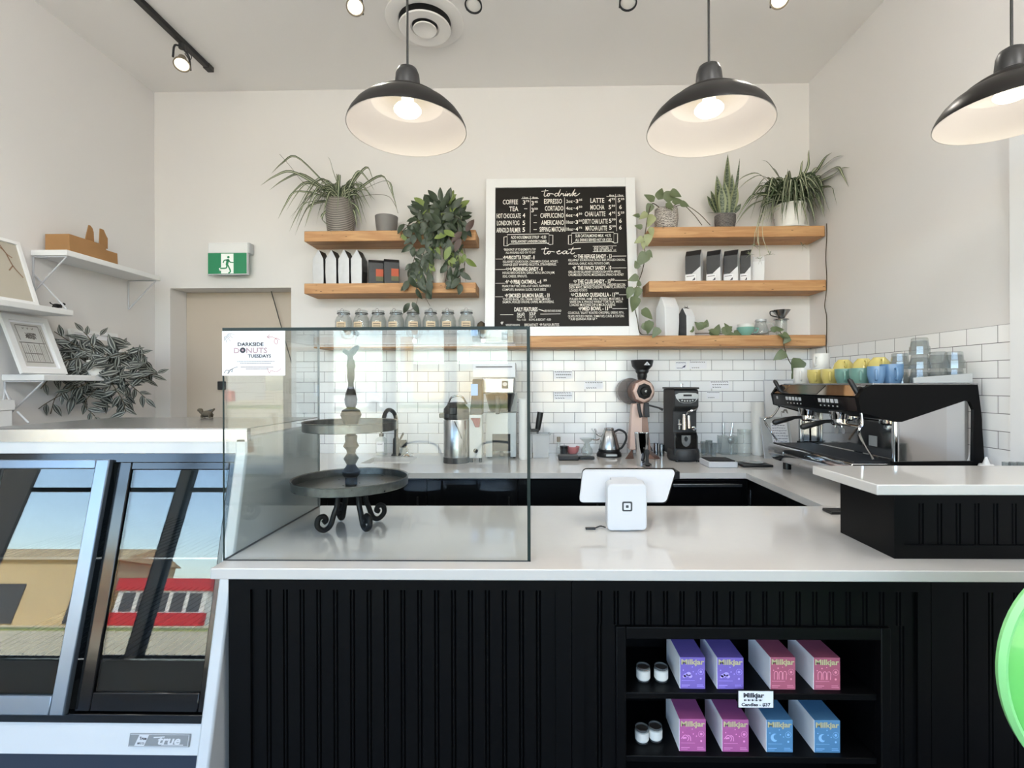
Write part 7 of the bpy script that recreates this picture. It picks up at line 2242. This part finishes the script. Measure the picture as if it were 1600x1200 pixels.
# ================================================================== CANDLES IN THE NICHE
def candle(px, pyb, shelf, m, pic, label, leftpx):
    """carton: px left and right edge of its front, its base on the shelf"""
    Yf = 1.43
    x0, x1 = at(px[0], pyb, Y=Yf).x, at(px[1], pyb, Y=Yf).x
    z0 = shelf + .0005
    h = (px[2]) * Yf / 775
    D_ = .145
    t = thing('candle_box', label, 'candle box', ((x0 + x1) / 2, Yf, z0), 'boxed candles in the counter niche')
    MB().box((x0, Yf, z0), (x1, Yf + D_, z0 + h)).build('carton', m, t, smooth=0, bevel=.001)
    MB().box((x0 - .0012, Yf + .001, z0 + .0005), (x0, Yf + D_, z0 + h - .0005)).build('side_panel', M['paper'], t, smooth=0)
    W, Hh = x1 - x0, h
    f = lambda u, v: Vector((x0 + W * u / 100, Yf - .0006, z0 + Hh * v / 120))
    mb = MB()
    write(mb, 'Milkjar', f, 4, 96, 94, 19, .035, 0)
    mb.build('gilt_lettering', M['foil'], t, smooth=0, fix=False)
    mb = MB()
    if pic == 'cloud':
        for a, b, r in ((22, 52, 9), (33, 57, 10), (16, 48, 7), (40, 49, 8)): disc2(mb, a, b, r, f, ry=r * .85)
    elif pic == 'moon':
        n = 14
        poly2(mb, [(30 + 15 * math.cos(math.radians(60 + 240 * i / n)), 55 + 15 * math.sin(math.radians(60 + 240 * i / n))) for i in range(n + 1)] + [(37 + 11 * math.cos(math.radians(280 - 180 * i / n)), 57 + 11 * math.sin(math.radians(280 - 180 * i / n))) for i in range(n + 1)], f)
    elif pic == 'glasses':
        for a in (15, 34, 50): stroke(mb, [(a, 38), (a, 62), (a + 7, 68), (a + 13, 62), (a + 12, 38)], 3, f)
        disc2(mb, 30, 80, 3, f)
    else:
        stroke(mb, [(6, 48), (20, 62), (34, 52), (30, 40)], 3, f); stroke(mb, [(30, 62), (40, 56), (42, 40)], 3, f); stroke(mb, [(12, 50), (26, 52)], 6, f)
    for a, b in ((52, 66), (64, 58), (12, 72), (48, 84)): disc2(mb, a, b, 2.4, f)
    disc2(mb, 82, 40, 4, f); stroke(mb, [(5, 32), (58, 32)], 1.4, f, smooth=False); stroke(mb, [(5, 15), (38, 15)], 2.5, f, smooth=False); stroke(mb, [(5, 9), (30, 9)], 1.5, f, smooth=False)
    stroke(mb, [(82 + 11 * math.cos(i * PI / 8), 66 + 11 * math.sin(i * PI / 8)) for i in range(17)], 1.4, f, smooth=False)
    disc2(mb, 82, 66, 5, f); stroke(mb, [(66, 10), (94, 10)], 2, f, smooth=False); stroke(mb, [(66, 16), (90, 16)], 2, f, smooth=False)
    mb.build('carton_print', M['foil'] if pic == 'none' else mat('carton_pale_print', tuple(min(250, c + 62) for c in {'cloud': (124, 104, 190), 'glasses': (176, 92, 116), 'bird': (176, 92, 150), 'moon': (84, 134, 176)}[pic]), .5), t, smooth=0, fix=False)
for px, pyb, sh, m, pic, lab in (((1063, 1102, 49), 1074, sz1, 'candp', 'cloud', 'left one of the two purple candle boxes on the upper niche shelf'), ((1121, 1162, 49), 1077, sz1, 'candp', 'cloud', 'right one of the two purple candle boxes on the upper niche shelf'),
                                 ((1204, 1243, 50), 1078, sz1, 'candr', 'glasses', 'left one of the two rose candle boxes on the upper niche shelf'), ((1272, 1313, 50), 1081, sz1, 'candr', 'glasses', 'right one of the two rose candle boxes on the upper niche shelf'),
                                 ((1062, 1103, 50), 1171, sz2, 'candm', 'bird', 'left one of the two magenta candle boxes on the lower niche shelf'), ((1129, 1170, 50), 1175, sz2, 'candm', 'bird', 'right one of the two magenta candle boxes on the lower niche shelf'),
                                 ((1198, 1239, 50), 1176, sz2, 'candb', 'moon', 'left one of the two blue candle boxes on the lower niche shelf'), ((1273, 1313, 50), 1178, sz2, 'candb', 'moon', 'right one of the two blue candle boxes on the lower niche shelf')):
    candle(px, pyb, sh, M[m], pic, lab, 0)
GR = 'small candle pots in the counter niche'
for px, Y, z, lab in ((1005, 1.475, sz1, 'left small white-labelled candle pot on the upper niche shelf'), (1033, 1.475, sz1, 'right small white-labelled candle pot on the upper niche shelf'), (1003, 1.472, sz2, 'left small candle pot on the lower niche shelf'), (1024, 1.48, sz2, 'right small candle pot on the lower niche shelf, close beside its twin')):
    p = Vector((at(px, 1075 if z == sz1 else 1165, Y=Y).x, Y, z + .0005))
    t = thing('candle_pot', lab, 'candle', p, GR)
    r = .0195
    MB().lathe([(0, 0), (r * .95, 0), (r, .003), (r, .041), (r * .93, .041), (r * .93, .034), (0, .034)], p, 26).build('pot_body', M['jar'], t)
    MB().lathe([(r + .0004, .008), (r + .0008, .008), (r + .0008, .032), (r + .0004, .032)], p, 26).build('label', M['wax'], t)
    MB().lathe([(0, .0345), (r * .92, .0345), (r * .92, .036), (0, .036)], p, 22).build('candle_top', M['wick'], t)
    MB().lathe([(0, .004), (r * .9, .004), (r * .9, .033), (0, .0335)], p, 22).build('wax', M['wax'], t)
a, b = at(1153.5, 1104.5, Y=1.41), at(1207.5, 1079.5, Y=1.41)
t = thing('price_card', 'small white price card for the candles clipped to the upper niche shelf', 'sign', ((a.x + b.x) / 2, 1.41, a.z))
MB().box((a.x - .002, 1.4085, a.z - .002), (b.x + .002, 1.4105, b.z + .002)).build('holder', M['black'], t, smooth=0)
MB().box((a.x, 1.4075, a.z), (b.x, 1.4085, b.z)).build('card', M['paper'], t, smooth=0)
f = sheet_map((a.x, 1.4075, a.z), ((b.x - a.x) / 100, 0, 0), (0, 0, (b.z - a.z) / 46), .0005)
mb = MB()
write(mb, 'Milkjar', f, 14, 74, 29, 12, .045)
write(mb, 'Candles - $37', f, 8, 92, 4.5, 8.5, .04)
for i, x in enumerate((18, 29, 40, 51, 62)):
    disc2(mb, x, 21, 2.8, f)
    stroke(mb, [(x + 3.5, 19), (x + 6, 23)], 1.4, f, smooth=False)
mb.build('lettering', M['ink'], t, smooth=0, fix=False)

# ================================================================== GREEN CHAIR
Yg = .98
cxg, czg = at(1757, 1057, Y=Yg).x, at(1757, 1057, Y=Yg).z
r = 190 * Yg / 775
t = thing('green_chair', 'green round-backed plastic chair cut off by the lower right frame edge', 'chair', (cxg, Yg - .2, 0))
q_ = RX(PI / 2 - .06)
pc_ = Vector((cxg, Yg, czg))
MB().lathe([(0, .05), (r * .6, .03), (r * .95, .004), (r * .95, -.008), (r * .6, .018), (0, .036)], pc_, 72, rot=q_).build('backrest', M['green'], t)
MB().lathe([(r * .945, .007), (r * .975, .01), (r, .0), (r * .985, -.01), (r * .945, -.011)], pc_, 72, rot=q_).build('backrest_rim', M['greenr'], t)
MB().lathe([(0, .43), (.2, .43), (.235, .445), (.24, .46), (.23, .46), (.2, .448), (0, .445)], (cxg, Yg - .24, 0), 48).build('seat', M['green'], t)
mb = MB()
mb.tube(crom([(cxg, Yg + .01, czg - r * .7), (cxg, Yg - .005, .52), (cxg, Yg - .06, .437)]), .022, 10)
mb.build('back_support', M['green'], t)
for sx in (-1, 1):
    for sy in (-1, 1):
        MB().tube([(cxg + sx * .13, Yg - .24 + sy * .13, .432), (cxg + sx * .2, Yg - .24 + sy * .2, .0)], [.016, .012], 10).build('leg', M['wood'], t)

# thin cord hanging across the doorway
a, b = at(423, 452, Y=YW + .14), at(440, 512, Y=YW + .14)
tag(MB().tube([a, a.lerp(b, .5), b, b + (b - a) * 1.5], .0035, 6).build('pull_cord', M['dark']), 'thin dark cord slanting down in the doorway beside the poster', 'cord')

# seats by the front windows, seen only as reflections
t = thing('window_bench', 'long dark bench under the front windows behind the viewer, mirrored in the glass case', 'bench', (-1, -3, 0))
MB().box((-3.0, -3.15, .26), (1.9, -2.75, .31)).build('seat', M['dark'], t, bevel=.004)
for x in (-2.9, -1.7, -.5, .7, 1.75):
    MB().box((x, -3.12, 0), (x + .06, -2.8, .26)).build('support', M['black'], t, smooth=0)
MB().box((-3.0, -3.19, .0), (1.9, -3.155, .3)).build('back_board', M['black'], t, smooth=0)
for i, (x, lab) in enumerate(((-1.05, 'left'), (-.35, 'right'))):
    c = Vector((x, -1.9, 0))
    t = thing('cafe_chair', '%s black metal cafe chair behind the viewer, mirrored in the glass case' % lab, 'chair', c, 'cafe chairs behind the viewer')
    MB().lathe([(0, .44), (.19, .44), (.2, .45), (.19, .46), (0, .46)], c, 28).build('seat', M['black'], t)
    MB().tube(crom([c + Vector(q) for q in ((-.18, .14, .45), (-.2, .19, .75), (-.12, .21, .9), (.12, .21, .9), (.2, .19, .75), (.18, .14, .45))], 5), .011, 8).build('back_hoop', M['black'], t)
    for sx in (-1, 1):
        for sy in (-1, 1):
            MB().tube([c + Vector((sx * .12, sy * .12, .44)), c + Vector((sx * .2, sy * .2, .0))], .011, 8).build('leg', M['black'], t)
